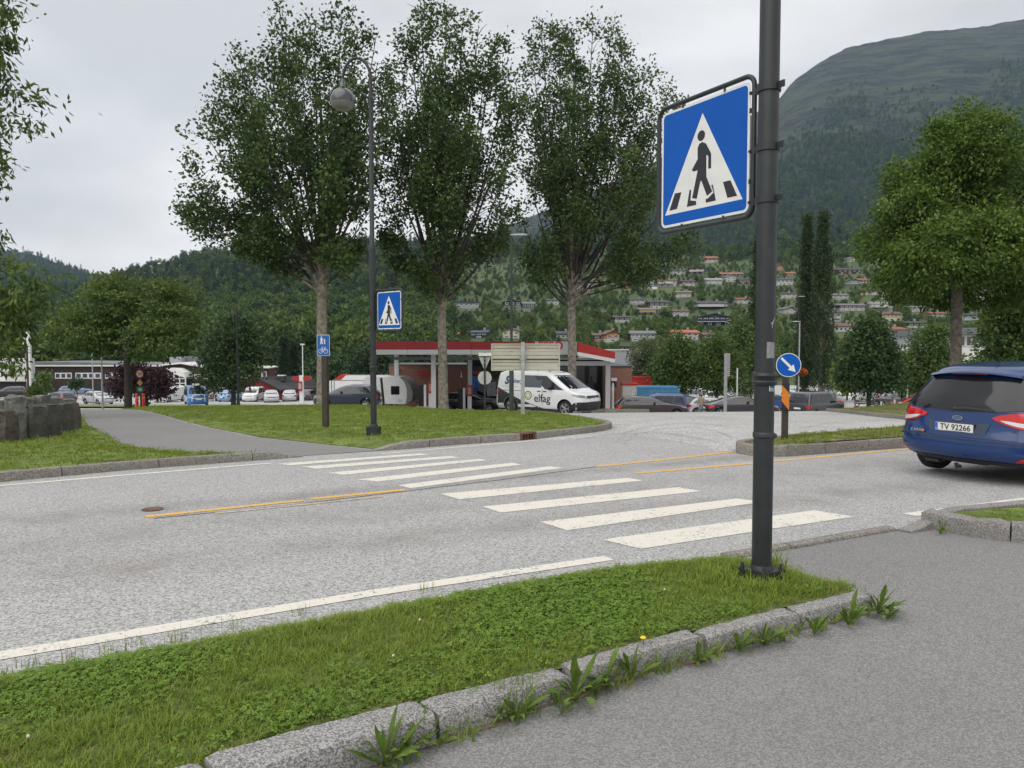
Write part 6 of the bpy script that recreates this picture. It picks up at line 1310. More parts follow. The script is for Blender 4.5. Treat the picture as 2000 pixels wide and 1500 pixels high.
# the broad tree on the left and the tree that reaches in from the left edge
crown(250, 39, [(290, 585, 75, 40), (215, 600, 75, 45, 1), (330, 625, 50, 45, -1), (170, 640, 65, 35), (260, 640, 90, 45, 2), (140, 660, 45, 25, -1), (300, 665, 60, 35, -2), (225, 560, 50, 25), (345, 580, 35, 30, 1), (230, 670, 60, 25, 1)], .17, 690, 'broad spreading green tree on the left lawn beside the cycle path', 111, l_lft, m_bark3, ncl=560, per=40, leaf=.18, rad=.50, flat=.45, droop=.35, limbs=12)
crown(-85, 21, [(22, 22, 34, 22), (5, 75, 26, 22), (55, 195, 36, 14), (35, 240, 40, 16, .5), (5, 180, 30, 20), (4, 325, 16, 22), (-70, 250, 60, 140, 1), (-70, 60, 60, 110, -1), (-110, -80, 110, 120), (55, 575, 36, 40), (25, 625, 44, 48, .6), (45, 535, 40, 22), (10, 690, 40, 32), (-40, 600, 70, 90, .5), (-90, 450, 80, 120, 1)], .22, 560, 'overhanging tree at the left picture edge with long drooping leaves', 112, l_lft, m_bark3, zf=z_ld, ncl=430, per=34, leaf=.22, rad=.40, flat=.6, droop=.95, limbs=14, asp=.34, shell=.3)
crown(285, 56, [(288, 742, 30, 20), (240, 748, 24, 22, 1), (316, 744, 18, 18, -1), (262, 722, 26, 13), (298, 765, 26, 12)], .12, 765, 'dark red-leaved bushy tree behind the speed limit sign', 113, l_prp, m_bark3, ncl=170, per=34, leaf=.24, rad=.55)
crown(455, 70, [(455, 660, 40, 42), (425, 690, 30, 36), (488, 680, 28, 44, 1), (455, 725, 48, 34), (420, 735, 26, 26), (470, 640, 28, 18)], .2, 760, 'round dark green tree behind the thin dark lamp post', 114, l_drk, m_bark3, ncl=330, per=32, leaf=.30, rad=.85)
# right: the big maple, the edge tree
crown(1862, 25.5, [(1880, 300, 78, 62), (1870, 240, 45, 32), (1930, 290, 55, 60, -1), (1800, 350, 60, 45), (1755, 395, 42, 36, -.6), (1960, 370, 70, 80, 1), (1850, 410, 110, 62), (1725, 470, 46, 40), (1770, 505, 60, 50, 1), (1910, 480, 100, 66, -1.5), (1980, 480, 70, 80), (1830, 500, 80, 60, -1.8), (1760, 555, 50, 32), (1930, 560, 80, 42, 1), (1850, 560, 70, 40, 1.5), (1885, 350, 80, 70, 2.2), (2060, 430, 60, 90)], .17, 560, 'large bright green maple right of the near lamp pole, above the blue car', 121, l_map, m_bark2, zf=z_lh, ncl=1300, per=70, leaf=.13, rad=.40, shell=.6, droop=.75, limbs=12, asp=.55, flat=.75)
crown(2010, 38, [(1990, 610, 56, 50), (1965, 665, 48, 50), (2020, 680, 60, 60, 1), (1950, 715, 36, 36), (2030, 580, 60, 50, -1), (1990, 560, 40, 24)], .2, 750, 'green tree cut off by the right picture edge above the blue car', 122, l_prk, m_bark2, ncl=380, per=40, leaf=.22, rad=.55)
PG = 'round trees in the car park'
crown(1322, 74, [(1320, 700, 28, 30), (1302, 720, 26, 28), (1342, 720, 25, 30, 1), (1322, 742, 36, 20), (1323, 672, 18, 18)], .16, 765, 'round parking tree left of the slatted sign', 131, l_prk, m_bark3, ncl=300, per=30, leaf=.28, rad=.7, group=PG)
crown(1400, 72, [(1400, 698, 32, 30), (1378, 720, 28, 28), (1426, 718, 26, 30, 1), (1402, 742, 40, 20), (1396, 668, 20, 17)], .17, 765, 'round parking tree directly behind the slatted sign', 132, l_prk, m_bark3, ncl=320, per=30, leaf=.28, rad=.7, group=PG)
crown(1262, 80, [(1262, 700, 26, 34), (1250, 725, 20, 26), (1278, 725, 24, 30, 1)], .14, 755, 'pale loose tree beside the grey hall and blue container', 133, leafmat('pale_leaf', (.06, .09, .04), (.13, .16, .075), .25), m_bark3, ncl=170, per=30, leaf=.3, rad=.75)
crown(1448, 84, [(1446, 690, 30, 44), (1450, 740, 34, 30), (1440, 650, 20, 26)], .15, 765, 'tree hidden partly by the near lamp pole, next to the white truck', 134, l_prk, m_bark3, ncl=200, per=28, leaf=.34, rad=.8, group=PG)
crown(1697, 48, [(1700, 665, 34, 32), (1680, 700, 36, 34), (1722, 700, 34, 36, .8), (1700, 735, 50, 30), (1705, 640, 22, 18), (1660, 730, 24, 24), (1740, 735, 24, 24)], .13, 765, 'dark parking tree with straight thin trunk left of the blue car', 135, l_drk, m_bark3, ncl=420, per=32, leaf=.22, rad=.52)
crown(1655, 66, [(1655, 730, 20, 26), (1648, 750, 18, 16), (1662, 712, 12, 14)], .08, 765, 'small bright yellow-green tree left of the dark parking tree', 136, l_lgt, m_bark3, ncl=110, per=30, leaf=.26, rad=.5)
crown(1762, 68, [(1760, 725, 24, 28), (1775, 750, 20, 18), (1755, 705, 14, 14)], .08, 765, 'small bright yellow-green tree right of the dark parking tree', 137, l_lgt, m_bark3, ncl=120, per=30, leaf=.26, rad=.5)
crown(1815, 62, [(1815, 680, 32, 40), (1800, 715, 34, 32), (1838, 710, 30, 36, 1), (1815, 740, 44, 28), (1825, 655, 18, 18)], .14, 765, 'leafy green tree between the bright small tree and the maple trunk', 138, l_prk, m_bark3, ncl=330, per=32, leaf=.27, rad=.62)
crown(1905, 64, [(1900, 735, 40, 30), (1940, 745, 34, 30), (1930, 715, 26, 20)], .1, 765, 'low leafy tree in front of the white office building', 139, l_map, m_bark3, ncl=220, per=30, leaf=.27, rad=.6)
# columnar trees
def column_tree(px, d, top, half, label, seed, bot=775):
    x = ax(px, d); base = Vector((x, d, gz(x, d))); g = np.random.default_rng(seed); t = empty('columnar_tree', base); tag(t, label, 'tree', 'columnar poplars in the car park'); H = at(px, top, d).z-base.z; w_ = half*d/F; CL = []; OUT = []; mb = MB()
    mb.path([(0, 0, -.2), (0, 0, H*.5), (0, 0, H*.93)], [.28, .16, .03], 8); n = 330
    for k in range(n):
        f = g.random(); prof = w_*(.55+.7*f if f < .25 else (.9-.85*max(0, f-.30)/.70))*g.uniform(.35, 1.05)*(1+.25*math.sin(f*23+seed)); q = g.uniform(0, 6.28); c = np.array([prof*math.cos(q), prof*math.sin(q), H*(.08+.92*f)]); CL.append(c); OUT.append(np.array([.4*math.cos(q), .4*math.sin(q), 1.2]))
        if k % 6 == 0: mb.path([(0, 0, max(.3, c[2]-2.2)), tuple(c*np.array([.6, .6, 1])-np.array([0, 0, .8])), tuple(c)], [.06, .04, .015], 5, cap=False)
    mb.build('trunk', m_bark2, t, 60); V, Q, T = leaf_quads(np.array(CL), .45, 34, .27, g, -.3, np.array(OUT), 1.5); link('crown', qmesh('crown', V, Q, T, l_col), t)
column_tree(1603, 88, 418, 32, 'taller right-hand columnar poplar of the joined pair', 141); column_tree(1572, 91, 428, 25, 'slimmer left-hand columnar poplar of the joined pair', 142); column_tree(1478, 90, 470, 24, 'columnar poplar mostly hidden behind the near lamp pole', 143)
def conifer(px, d, top, half, label, seed, bot=745):
    x = ax(px, d); base = Vector((x, d, gz(x, d))); g = np.random.default_rng(seed); t = empty('spruce_tree', base); tag(t, label, 'tree', 'dark spruces behind the red shed'); H = at(px, top, d).z-base.z; w_ = half*d/F; CL = []; OUT = []
    for k in range(260):
        f = g.random()**1.2; r = w_*(1-f)*g.uniform(.4, 1.08)*(1+.3*math.sin(f*40)); q = g.uniform(0, 6.28); CL.append((r*math.cos(q), r*math.sin(q), H*(.1+.9*f))); OUT.append((math.cos(q), math.sin(q), -.35))
    MB().path([(0, 0, -.2), (0, 0, H*.97)], [.2, .03], 8).build('trunk', m_bark3, t, 60); V, Q, T = leaf_quads(np.array(CL), .5, 26, .36, g, .3, np.array(OUT), .6, None, .35); link('crown', qmesh('crown', V, Q, T, l_con), t)
conifer(554, 118, 657, 17, 'taller dark spruce behind the red shed roof', 151); conifer(573, 121, 668, 15, 'shorter dark spruce right beside the taller one', 152)
BG = 'green trees behind the petrol station lot'
crown(655, 118, [(655, 715, 40, 26), (625, 725, 30, 20), (690, 712, 34, 26)], .2, 750, 'dense low tree behind the price column and white trailer', 161, l_for, m_bark3, ncl=200, per=26, leaf=.5, rad=1.3, group=BG)
crown(725, 112, [(725, 705, 30, 34), (745, 720, 24, 24), (700, 722, 22, 20)], .2, 750, 'dense dark tree seen under the left end of the canopy', 162, l_for, m_bark3, ncl=190, per=26, leaf=.5, rad=1.3, group=BG)
crown(68, 31, [(69, 762, 11, 11), (65, 768, 11, 7), (74, 768, 8, 7)], .04, 772, 'round clipped green shrub behind the standing stones', 171, l_lft, m_bark3, zf=gz, ncl=120, per=26, leaf=.07, rad=.10, name='shrub', limbs=4)
crown(86, 100, [(86, 742, 10, 10), (88, 755, 8, 8)], .05, 762, 'small tree by the brown building wall', 172, l_lft, m_bark3, ncl=60, per=26, leaf=.3, rad=.5, limbs=4)
crown(149, 104, [(149, 750, 9, 8)], .05, 762, 'tiny tree under the right window band of the brown building', 173, l_drk, m_bark3, ncl=40, per=24, leaf=.3, rad=.5, limbs=4)
# ------------------------------------------------------------------ hills, mountain, far ground
def lerp_tab(tab, x):
    xs = [t[0] for t in tab]; return float(np.interp(x, xs, [t[1] for t in tab]))
m_hill = bpy.data.materials.new('hill_ground'); m_hill.use_nodes = True; nt = m_hill.node_tree; b = nt.nodes['Principled BSDF']; b.inputs['Roughness'].default_value = .95
t_ = N(nt, 'ShaderNodeTexCoord').outputs['Object']
c = mixc(nt, ramp(nt, noise(nt, t_, .02, 6, .6), .40, .62), (.034, .062, .020), (.075, .105, .030)); c = mixc(nt, math_(nt, 'MULTIPLY', ramp(nt, noise(nt, t_, .035, 5, .6), .60, .74), .7), c, (.15, .125, .075)); nt.links.new(c, b.inputs['Base Color'])
m_mtn = bpy.data.materials.new('mountain_ground'); m_mtn.use_nodes = True; nt = m_mtn.node_tree; b = nt.nodes['Principled BSDF']; b.inputs['Roughness'].default_value = .95
t_ = N(nt, 'ShaderNodeTexCoord').outputs['Object']; sz_ = N(nt, 'ShaderNodeSeparateXYZ'); nt.links.new(t_, sz_.inputs[0])
mpp = N(nt, 'ShaderNodeMapping'); mpp.inputs['Scale'].default_value = (1, 1, 3.2); nt.links.new(t_, mpp.inputs[0]); tv = mpp.outputs[0]
low = mixc(nt, ramp(nt, noise(nt, tv, .012, 8, .65), .38, .62), (.014, .028, .016), (.034, .055, .024))
high = mixc(nt, ramp(nt, noise(nt, tv, .007, 10, .72), .43, .57), (.002, .006, .006), (.070, .092, .034)); high = mixc(nt, math_(nt, 'MULTIPLY', ramp(nt, noise(nt, tv, .02, 9, .75), .50, .66), .85), high, (.095, .090, .098)); high = mixc(nt, math_(nt, 'MULTIPLY', ramp(nt, noise(nt, tv, .035, 9, .75), .60, .72), .6), high, (.14, .14, .145))
hz_ = math_(nt, 'ADD', math_(nt, 'DIVIDE', sz_.outputs[2], 800), math_(nt, 'MULTIPLY', noise(nt, t_, .003, 6, .6), .55)); c = mixc(nt, ramp(nt, hz_, .66, .90), low, high); nt.links.new(c, b.inputs['Base Color'])
bp = N(nt, 'ShaderNodeBump'); bp.inputs['Strength'].default_value = 1.0; bp.inputs['Distance'].default_value = 70; nt.links.new(noise(nt, tv, .014, 9, .7), bp.inputs['Height']); nt.links.new(bp.outputs[0], b.inputs['Normal'])
def fbm(x, y, sd):
    s = 0
    for k in range(5):
        f = 1.0*1.9**k; s += math.sin(x*f*1.3+y*f*.7+sd*1.7+k*2.1)*math.cos(y*f*1.1-x*f*.5+sd+k)*.55**k
    return s
class Hill:
    def __init__(s, name, ridge, base, D0, D1, mat, px0, px1, g=1.0, rough=0, nx=150, ny=36, seed=1, D1f=None):
        s.ridge, s.base, s.D0, s.D1f, s.g, s.rough, s.seed = ridge, base, D0, D1f or (lambda px: D1), g, rough, seed
        V = []; Fq = []; nr = ny+4
        for i in range(nx+1):
            px = px0+(px1-px0)*i/nx
            for j in range(ny+1): V.append(s.pt(px, j/ny))
            e = Vector(V[-1])
            for k in range(1, 4): V.append(Vector((e.x*(1+.12*k), e.y*(1+.12*k), e.z*(1-.1*k*k)-3*k)))
        for i in range(nx):
            for j in range(nr-1): a = i*nr+j; Fq.append((a, a+nr, a+nr+1, a+1))
        me = bpy.data.meshes.new(name); me.from_pydata([tuple(v) for v in V], [], Fq); me.materials.append(mat); me.polygons.foreach_set('use_smooth', [True]*len(Fq)); me.update()
        s.o = link(name, me); s.o['kind'] = 'structure'
    def py(s, px, t): pb = lerp_tab(s.base, px); return pb+(lerp_tab(s.ridge, px)-pb)*t**s.g
    def D(s, px, t): return s.D0*(s.D1f(px)/s.D0)**t
    def pt(s, px, t):
        d = s.D(px, t); p = at(px, s.py(px, t), d)
        if t > .35: p.z += d/F*1.1*t*(fbm(px*.05, s.seed, s.seed)+.6*fbm(px*.21, 1.3, s.seed+3))*(s.rough > 1.1)
        if s.rough: p.z += s.rough*fbm(px*.011, t*5, s.seed)*d*.006*math.sin(math.pi*min(1, t*1.0))
        return p
    def inv(s, px, py):
        pb, pr = lerp_tab(s.base, px), lerp_tab(s.ridge, px); return max(0, (py-pb)/(pr-pb))**(1/s.g)
H1 = Hill('hillside', [(-700, 575), (0, 590), (150, 562), (190, 552), (240, 536), (300, 518), (430, 490), (600, 476), (800, 470), (1000, 474), (1200, 486), (1340, 498), (1480, 490), (1600, 478), (1700, 470), (1900, 455), (2700, 430)], [(-700, 757), (2700, 757)], 150, 900, m_hill, -650, 2650, .92, 1.0, 160, 44, 3, lambda px: 950-260*ss(900, 1500, px))
H2 = Hill('mountain', [(600, 560), (800, 505), (950, 455), (1100, 400), (1200, 355), (1300, 305), (1400, 258), (1475, 222), (1520, 196), (1540, 170), (1560, 150), (1600, 122), (1650, 95), (1720, 79), (1800, 63), (1900, 54), (2000, 38), (2200, 15), (2700, -20)], [(600, 575), (2700, 535)], 1050, 2700, m_mtn, 620, 2680, .85, 1.6, 300, 70, 5)
H3 = Hill('far_mountain', [(-700, 400), (-200, 470), (0, 490), (30, 490), (60, 496), (100, 510), (150, 527), (190, 540), (240, 552), (300, 566), (430, 600), (600, 625)], [(-700, 640), (600, 640)], 1150, 2300, m_mtn, -680, 590, .9, 1.2, 70, 30, 8)
sheet('ground', [(-4200, -600), (4200, -600), (4200, 4200), (-4200, 4200)], lambda x, y: -8.4, m_hill, 400)

# ------------------------------------------------------------------ houses on the slope
HG = 'houses on the hillside'
CLEAR = []
def hmat(c, n='house_paint'): return M(n, c, .7)
HC = dict(white=hmat((.46, .46, .44), 'white_boards'), cream=hmat((.58, .52, .38), 'cream_boards'), orange=hmat((.50, .20, .055), 'orange_boards'), brown=hmat((.07, .038, .025), 'brown_boards'), dark=hmat((.022, .024, .03), 'black_boards'), navy=hmat((.02, .03, .055), 'dark_blue_boards'), red=hmat((.24, .03, .025), 'red_house_boards'), yellow=hmat((.58, .36, .10), 'yellow_boards'), ltblue=hmat((.24, .36, .48), 'light_blue_boards'), grey=hmat((.34, .35, .36), 'grey_boards'), plum=hmat((.085, .035, .045), 'plum_boards'), tan=hmat((.33, .19, .08), 'tan_boards'), glass=m_glass2)
RC = dict(dark=hmat((.05, .053, .06), 'dark_roof_tiles'), grey=hmat((.16, .16, .165), 'grey_roof_tiles'), red=hmat((.28, .085, .05), 'red_roof_tiles'), brown=hmat((.13, .075, .055), 'brown_roof_tiles'), blue=hmat((.05, .065, .10), 'blue_slate'), rust=hmat((.40, .13, .07), 'orange_roof_tiles'), pale=hmat((.40, .40, .39), 'pale_roof'))
m_fnd = hmat((.26, .25, .235), 'foundation')
def house(px, py, wpx, hpx, wall, roof, style, label, low='white', yaw=0, nwin=4, lown=3, balcony=False, dep=8, chimney=True):
    t_ = H1.inv(px, py); d = H1.D(px, t_); p = H1.pt(px, t_); k = d/F; w_ = wpx*k; h_ = hpx*k
    o = empty('hillside_house', (p.x, p.y, p.z), R(yaw)); tag(o, label, 'house', HG); CLEAR.append((px, py, wpx/2, d))
    two = low is not None; lh = h_*.36 if two else 0; wh = h_*(.36 if two else .6); rh = h_-lh-wh; y0, y1 = 0, dep; wd = w_/2
    wall_ = lambda nm, a, b, c0, c1, z0, z1, m: MB().box(((a+b)/2, (c0+c1)/2, (z0+z1)/2), (b-a, c1-c0, z1-z0)).build(nm, m, o)
    wall_('foundation', -wd*.96, wd*.96, y0+.1, y1, -5, .05, m_fnd)
    if two: wall_('lower_wall', -wd*.96, wd*.96, y0+.08, y1, .05, lh, HC[low])
    wall_('wall', -wd, wd, y0, y1, lh, lh+wh, HC[wall]); z = lh+wh; ov = .5
    if style == 'side':                                  # ridge runs across the view: the roof slope faces us
        MB().plate([(y0-ov, z-.12), (y0-ov, z+.10), ((y0+y1)/2, z+rh), (y1+ov, z+.1), (y1+ov, z-.12)], -wd-ov, wd+ov, lambda a, b, c: (c, a, b)).build('roof', RC[roof], o)
    elif style == 'gable':
        MB().plate([(-wd, z), (wd, z), (0, z+rh*.92)], y0, y1, lambda a, b, c: (a, c, b)).build('gable_wall', HC[wall], o)
        MB().plate([(-wd-ov, z-.22), (0, z+rh-.02), (wd+ov, z-.22), (wd+ov, z+.04), (0, z+rh+.25), (-wd-ov, z+.04)], y0-.7, y1+.4, lambda a, b, c: (a, c, b)).build('roof', RC[roof], o)
        wall_('window', -.5, .5, y0-.06, y0-.01, z+rh*.15, z+rh*.45, m_win)
    else:
        MB().plate([(-wd-ov, z), (wd+ov, z), (wd+ov, z+rh*.6), (-wd-ov, z+rh)], y0-.8, y1+.5, lambda a, b, c: (a, c, b)).build('roof', RC[roof], o)
    def win(n, za, zb_):
        for j in range(n):
            cx = -wd+2*wd*(j+.5)/n; ww = min(.75, wd*.7/n); f = wall_('window', cx-ww, cx+ww, y0-.05, y0-.005, za, zb_, m_frm); q_ = wall_('pane', cx-ww+.14, cx+ww-.14, y0-.075, y0-.052, za+.14, zb_-.14, m_win); q_.parent = f
    if nwin: win(nwin, lh+wh*.22, lh+wh*.80)
    if two and lown: win(lown, lh*.25, lh*.80)
    if balcony: wall_('balcony_floor', -wd, wd*.7, y0-1.6, y0-.08, lh-.12, lh+.05, m_frm); wall_('balcony_rail', -wd, wd*.7, y0-1.66, y0-1.58, lh+.1, lh+.95, HC['white'] if balcony is True else HC[balcony])
    if style != 'flat' and chimney: wall_('chimney', wd*.35, wd*.35+.7, (y0+y1)/2-.3, (y0+y1)/2+.4, z+rh*.6, z+rh+.9, m_fnd)
    return o
hs = [(1197, 669, 26, 23, 'orange', 'brown', 'gable', 'orange gabled house with white lower wall beside the canopy wing', 'white', 8, 2, 1), (1172, 667, 24, 18, 'dark', 'brown', 'side', 'dark wing with brown roof attached left of the orange gabled house', 'orange', 8, 2, 1),
      (1256, 669, 46, 22, 'white', 'grey', 'side', 'white house with wide grey roof above the grey hall', 'grey', -4, 6, 3), (1340, 664, 50, 20, 'white', 'rust', 'side', 'white house with bright orange-red roof above the round parking trees', 'white', 5, 4, 3),
      (1395, 627, 66, 24, 'navy', 'dark', 'gable', 'very wide black-blue house with a low gable near the lamp pole', 'dark', -3, 6, 4, 'navy'), (1392, 604, 58, 18, 'grey', 'dark', 'side', 'dark roofed house with white balcony just above the wide black-blue house', 'dark', 0, 5, 0, True),
      (1266, 612, 36, 14, 'brown', 'grey', 'side', 'brown house with large grey roof in the middle of the slope', 'brown', 0, 3, 3, 'tan'), (1288, 598, 40, 17, 'brown', 'dark', 'side', 'dark roofed brown house over a white arched lower floor', 'white', 6, 4, 4), (1296, 566, 50, 15, 'white', 'brown', 'side', 'long white house with brown roof and white balcony', 'white', -5, 5, 3, True),
      (1300, 554, 18, 9, 'cream', 'brown', 'side', 'small cream house with red-brown roof above the long white house', None, 0, 2, 0), (1362, 541, 32, 16, 'brown', 'dark', 'gable', 'dark brown chalet with a broad gable high on the slope', 'brown', -8, 3, 3, True), (1286, 538, 22, 14, 'white', 'blue', 'gable', 'white gabled house with blue-grey roof behind the poplar branches', 'white', 10, 2, 2),
      (1222, 563, 14, 12, 'red', 'pale', 'gable', 'small red cabin with pale roof edge', None, -10, 1, 0), (1206, 562, 13, 11, 'dark', 'grey', 'gable', 'small dark cabin left of the red cabin', None, -10, 1, 0), (1141, 562, 32, 22, 'white', 'grey', 'side', 'white upper house behind the right poplar trunk', 'red', 0, 4, 2),
      (1429, 537, 42, 9, 'brown', 'rust', 'side', 'low brown house with long orange-red roof left of the lamp pole', None, 0, 5, 0), (1428, 549, 20, 14, 'white', 'grey', 'gable', 'small white chalet gable under the orange-red roof', 'white', 4, 2, 2), (1458, 551, 28, 13, 'plum', 'dark', 'side', 'dark plum house just left of the lamp pole', 'plum', 0, 4, 2),
      (1523, 528, 15, 12, 'tan', 'brown', 'gable', 'tan wooden cabin just right of the lamp pole', 'tan', 0, 1, 1), (1533, 557, 32, 15, 'white', 'dark', 'side', 'white house with dark roof just right of the lamp pole', 'white', 0, 4, 2), (1546, 540, 16, 8, 'tan', 'rust', 'side', 'small orange-roofed house left of the columnar poplars', None, 0, 2, 0),
      (1660, 536, 48, 12, 'brown', 'grey', 'flat', 'long flat dark brown house high on the right slope', 'brown', 6, 5, 3), (1632, 638, 20, 24, 'white', 'dark', 'side', 'tall narrow white house beside the columnar poplars', 'white', 0, 2, 2), (1655, 655, 50, 18, 'white', 'brown', 'side', 'long white bungalow with red-brown roof right of the columnar poplars', None, 3, 6, 0),
      (1665, 618, 50, 15, 'plum', 'grey', 'side', 'plum brown house with white lower floor', 'white', 3, 6, 4), (1722, 601, 42, 17, 'white', 'pale', 'flat', 'white modern house with dark upper window band', 'grey', -5, 4, 2, True), (1742, 624, 38, 20, 'yellow', 'brown', 'side', 'yellow house with white lower corner and brown roof', 'cream', 0, 5, 3),
      (1750, 657, 38, 20, 'white', 'red', 'side', 'white house with a red roof left of the long hall roof', 'white', 0, 2, 2), (1776, 690, 26, 13, 'cream', 'brown', 'side', 'low cream house seen between the parking trees', 'cream', 0, 4, 2), (1934, 598, 34, 20, 'yellow', 'grey', 'side', 'orange-yellow house with steep grey roof at the right', 'grey', -6, 4, 0, True),
      (1946, 573, 52, 18, 'white', 'dark', 'side', 'large white house behind the maple crown at the right', 'white', 4, 5, 4), (1900, 625, 54, 14, 'ltblue', 'dark', 'side', 'light blue house with white lower floor right of the maple trunk', 'white', 0, 6, 3), (1802, 602, 42, 13, 'white', 'grey', 'side', 'white house glimpsed under the maple crown', 'white', 0, 4, 2),
      (1391, 514, 22, 13, 'red', 'rust', 'side', 'house with rusty red roof and white dormer highest left of the lamp pole', 'white', 0, 3, 2), (1665, 511, 11, 10, 'white', 'grey', 'gable', 'tiny white gabled cottage highest on the right slope', None, 0, 1, 0), (1668, 558, 30, 9, 'grey', 'dark', 'gable', 'grey house with pointed white gable edge near the maple leaves', None, 0, 2, 0), (1728, 580, 14, 11, 'white', 'grey', 'side', 'small white house above the modern white house', None, 0, 2, 0),
      (911, 607, 48, 15, 'white', 'dark', 'flat', 'modern white house with tall blue windows left of the tall lamp', 'grey', 6, 5, 2), (1001, 604, 34, 12, 'navy', 'grey', 'gable', 'dark house with grey roof right behind the tall lamp', None, 8, 3, 0), (1032, 603, 24, 11, 'dark', 'grey', 'side', 'low dark house right of the tall lamp', None, 0, 3, 0), (935, 665, 32, 17, 'navy', 'blue', 'side', 'dark blue house with slate roof above the red canopy', 'dark', -8, 3, 1),
      (998, 667, 34, 20, 'cream', 'brown', 'gable', 'cream house with brown roof above the direction board', 'white', -15, 3, 2), (880, 664, 28, 16, 'red', 'red', 'side', 'red and white house beside the middle poplar trunk', 'white', 0, 3, 1), (1230, 683, 40, 7, 'dark', 'dark', 'flat', 'low black building above the grey hall', None, 0, 4, 0), (1100, 655, 26, 15, 'grey', 'dark', 'side', 'grey house hidden among trees left of the right poplar trunk', None, 0, 3, 0), (1480, 660, 20, 12, 'cream', 'brown', 'side', 'brown-roofed house peeping out behind the near lamp pole', None, 0, 2, 0), (1388, 656, 24, 12, 'grey', 'brown', 'side', 'small brown-roofed house above the right parking tree', None, 0, 2, 0)]
hs += [(1246, 590, 30, 13, 'white', 'dark', 'side', 'white house with dark roof left of the arched brown house', 'grey', 4, 3, 2), (1336, 590, 28, 13, 'tan', 'grey', 'side', 'tan house with grey roof right of the arched brown house', 'white', -5, 3, 2), (1330, 618, 30, 14, 'grey', 'brown', 'side', 'grey house left of the wide black-blue house', 'white', 0, 3, 2), (1215, 628, 30, 14, 'brown', 'dark', 'side', 'brown house above the orange gabled house', 'white', 5, 3, 2),
       (1455, 592, 30, 13, 'white', 'red', 'side', 'white house with red roof half behind the lamp pole', 'white', 0, 3, 2), (1540, 590, 30, 13, 'cream', 'dark', 'side', 'cream house left of the columnar poplars, below the white one', 'white', 0, 3, 2), (1545, 620, 26, 13, 'white', 'grey', 'gable', 'white gabled house behind the grey lamp post head', 'white', 0, 2, 2), (1700, 578, 26, 12, 'red', 'dark', 'side', 'red house left of the small white one on the right slope', 'white', 0, 3, 1),
       (1770, 548, 28, 12, 'white', 'dark', 'side', 'white dark-roofed house at the left fringe of the maple', 'white', 0, 3, 2), (1690, 556, 24, 11, 'cream', 'red', 'side', 'cream red-roofed house high on the right slope', None, 0, 3, 0), (1642, 590, 30, 14, 'white', 'grey', 'side', 'white house above the plum brown one', 'grey', 0, 3, 2), (1790, 640, 32, 14, 'brown', 'dark', 'side', 'brown house right of the yellow house', 'white', 0, 3, 2), (1836, 620, 28, 13, 'white', 'red', 'side', 'white red-roofed house left of the maple trunk', 'white', 0, 3, 2),
       (1326, 540, 24, 11, 'white', 'dark', 'side', 'white dark-roofed house left of the dark brown chalet', 'white', 0, 3, 2), (1395, 560, 30, 12, 'grey', 'pale', 'side', 'grey house with pale roof below the dark brown chalet', 'white', 0, 4, 2), (1345, 568, 26, 12, 'red', 'dark', 'side', 'dark red house right of the long white house', 'white', 0, 3, 2), (1080, 590, 24, 12, 'white', 'dark', 'side', 'white house left of the right poplar trunk', 'white', 0, 3, 2)]
for h in hs: house(*h)
def walls(px0, px1, py, hpx, label, m):
    t_ = H1.inv((px0+px1)/2, py); d = H1.D(px0, t_); p = H1.pt((px0+px1)/2, t_); L = (px1-px0)*d/F; o = MB().box((0, 0, hpx*d/F/2-1), (L, .6, hpx*d/F+2)).build('retaining_wall', m, None, None, (p.x, p.y-2, p.z)); tag(o, label, 'wall', 'retaining walls on the slope')
walls(890, 1045, 611, 4, 'long pale stone retaining wall below the modern white house', M('dry_stone', (.22, .21, .19), .9, noise=(1.5, .5))); walls(1242, 1282, 569, 5, 'white garden wall left of the long white house', m_wht); walls(1640, 1790, 634, 3, 'grey roadside wall below the yellow house', M('grey_stone', (.25, .24, .22), .9, noise=(1, .4)))

# ------------------------------------------------------------------ forest on the slopes
def fproto(kind, seed):
    g = np.random.default_rng(seed); r = random.Random(seed)
    if kind == 'b':
        CL = []; OUT = []
        for k in range(46):
            d = g.normal(0, 1, 3); d /= np.linalg.norm(d); f = g.uniform(.55, 1.0); CL.append(np.array([2.6, 2.6, 3.6])*d*f*(1+.22*math.sin(d[0]*5+seed)*math.cos(d[2]*4))+np.array([0, 0, 5.6])); OUT.append(d)
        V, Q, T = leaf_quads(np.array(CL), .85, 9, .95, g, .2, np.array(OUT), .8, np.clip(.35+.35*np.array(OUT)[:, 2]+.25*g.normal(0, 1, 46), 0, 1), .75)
    else:
        CL = []; OUT = []
        for k in range(60):
            f = g.random()**1.15; rr = 2.3*(1-f)*g.uniform(.5, 1.05)+.1; q = g.uniform(0, 6.28); CL.append((rr*math.cos(q), rr*math.sin(q), .8+11.2*f)); OUT.append((math.cos(q), math.sin(q), -.4))
        V, Q, T = leaf_quads(np.array(CL), .5, 6, 1.15, g, .25, np.array(OUT), .5, None, .42)
    return V, Q, T
fp = [bpy.data.objects.new('k', qmesh('forest_tree', *fproto('b', s), l_for)) for s in (1, 2, 3)]+[bpy.data.objects.new('k', qmesh('birch_tree', *fproto('b', s), l_forl)) for s in (4, 5)]+[bpy.data.objects.new('k', qmesh('spruce', *fproto('c', s), l_forc)) for s in (6, 7)]
g = np.random.default_rng(77)
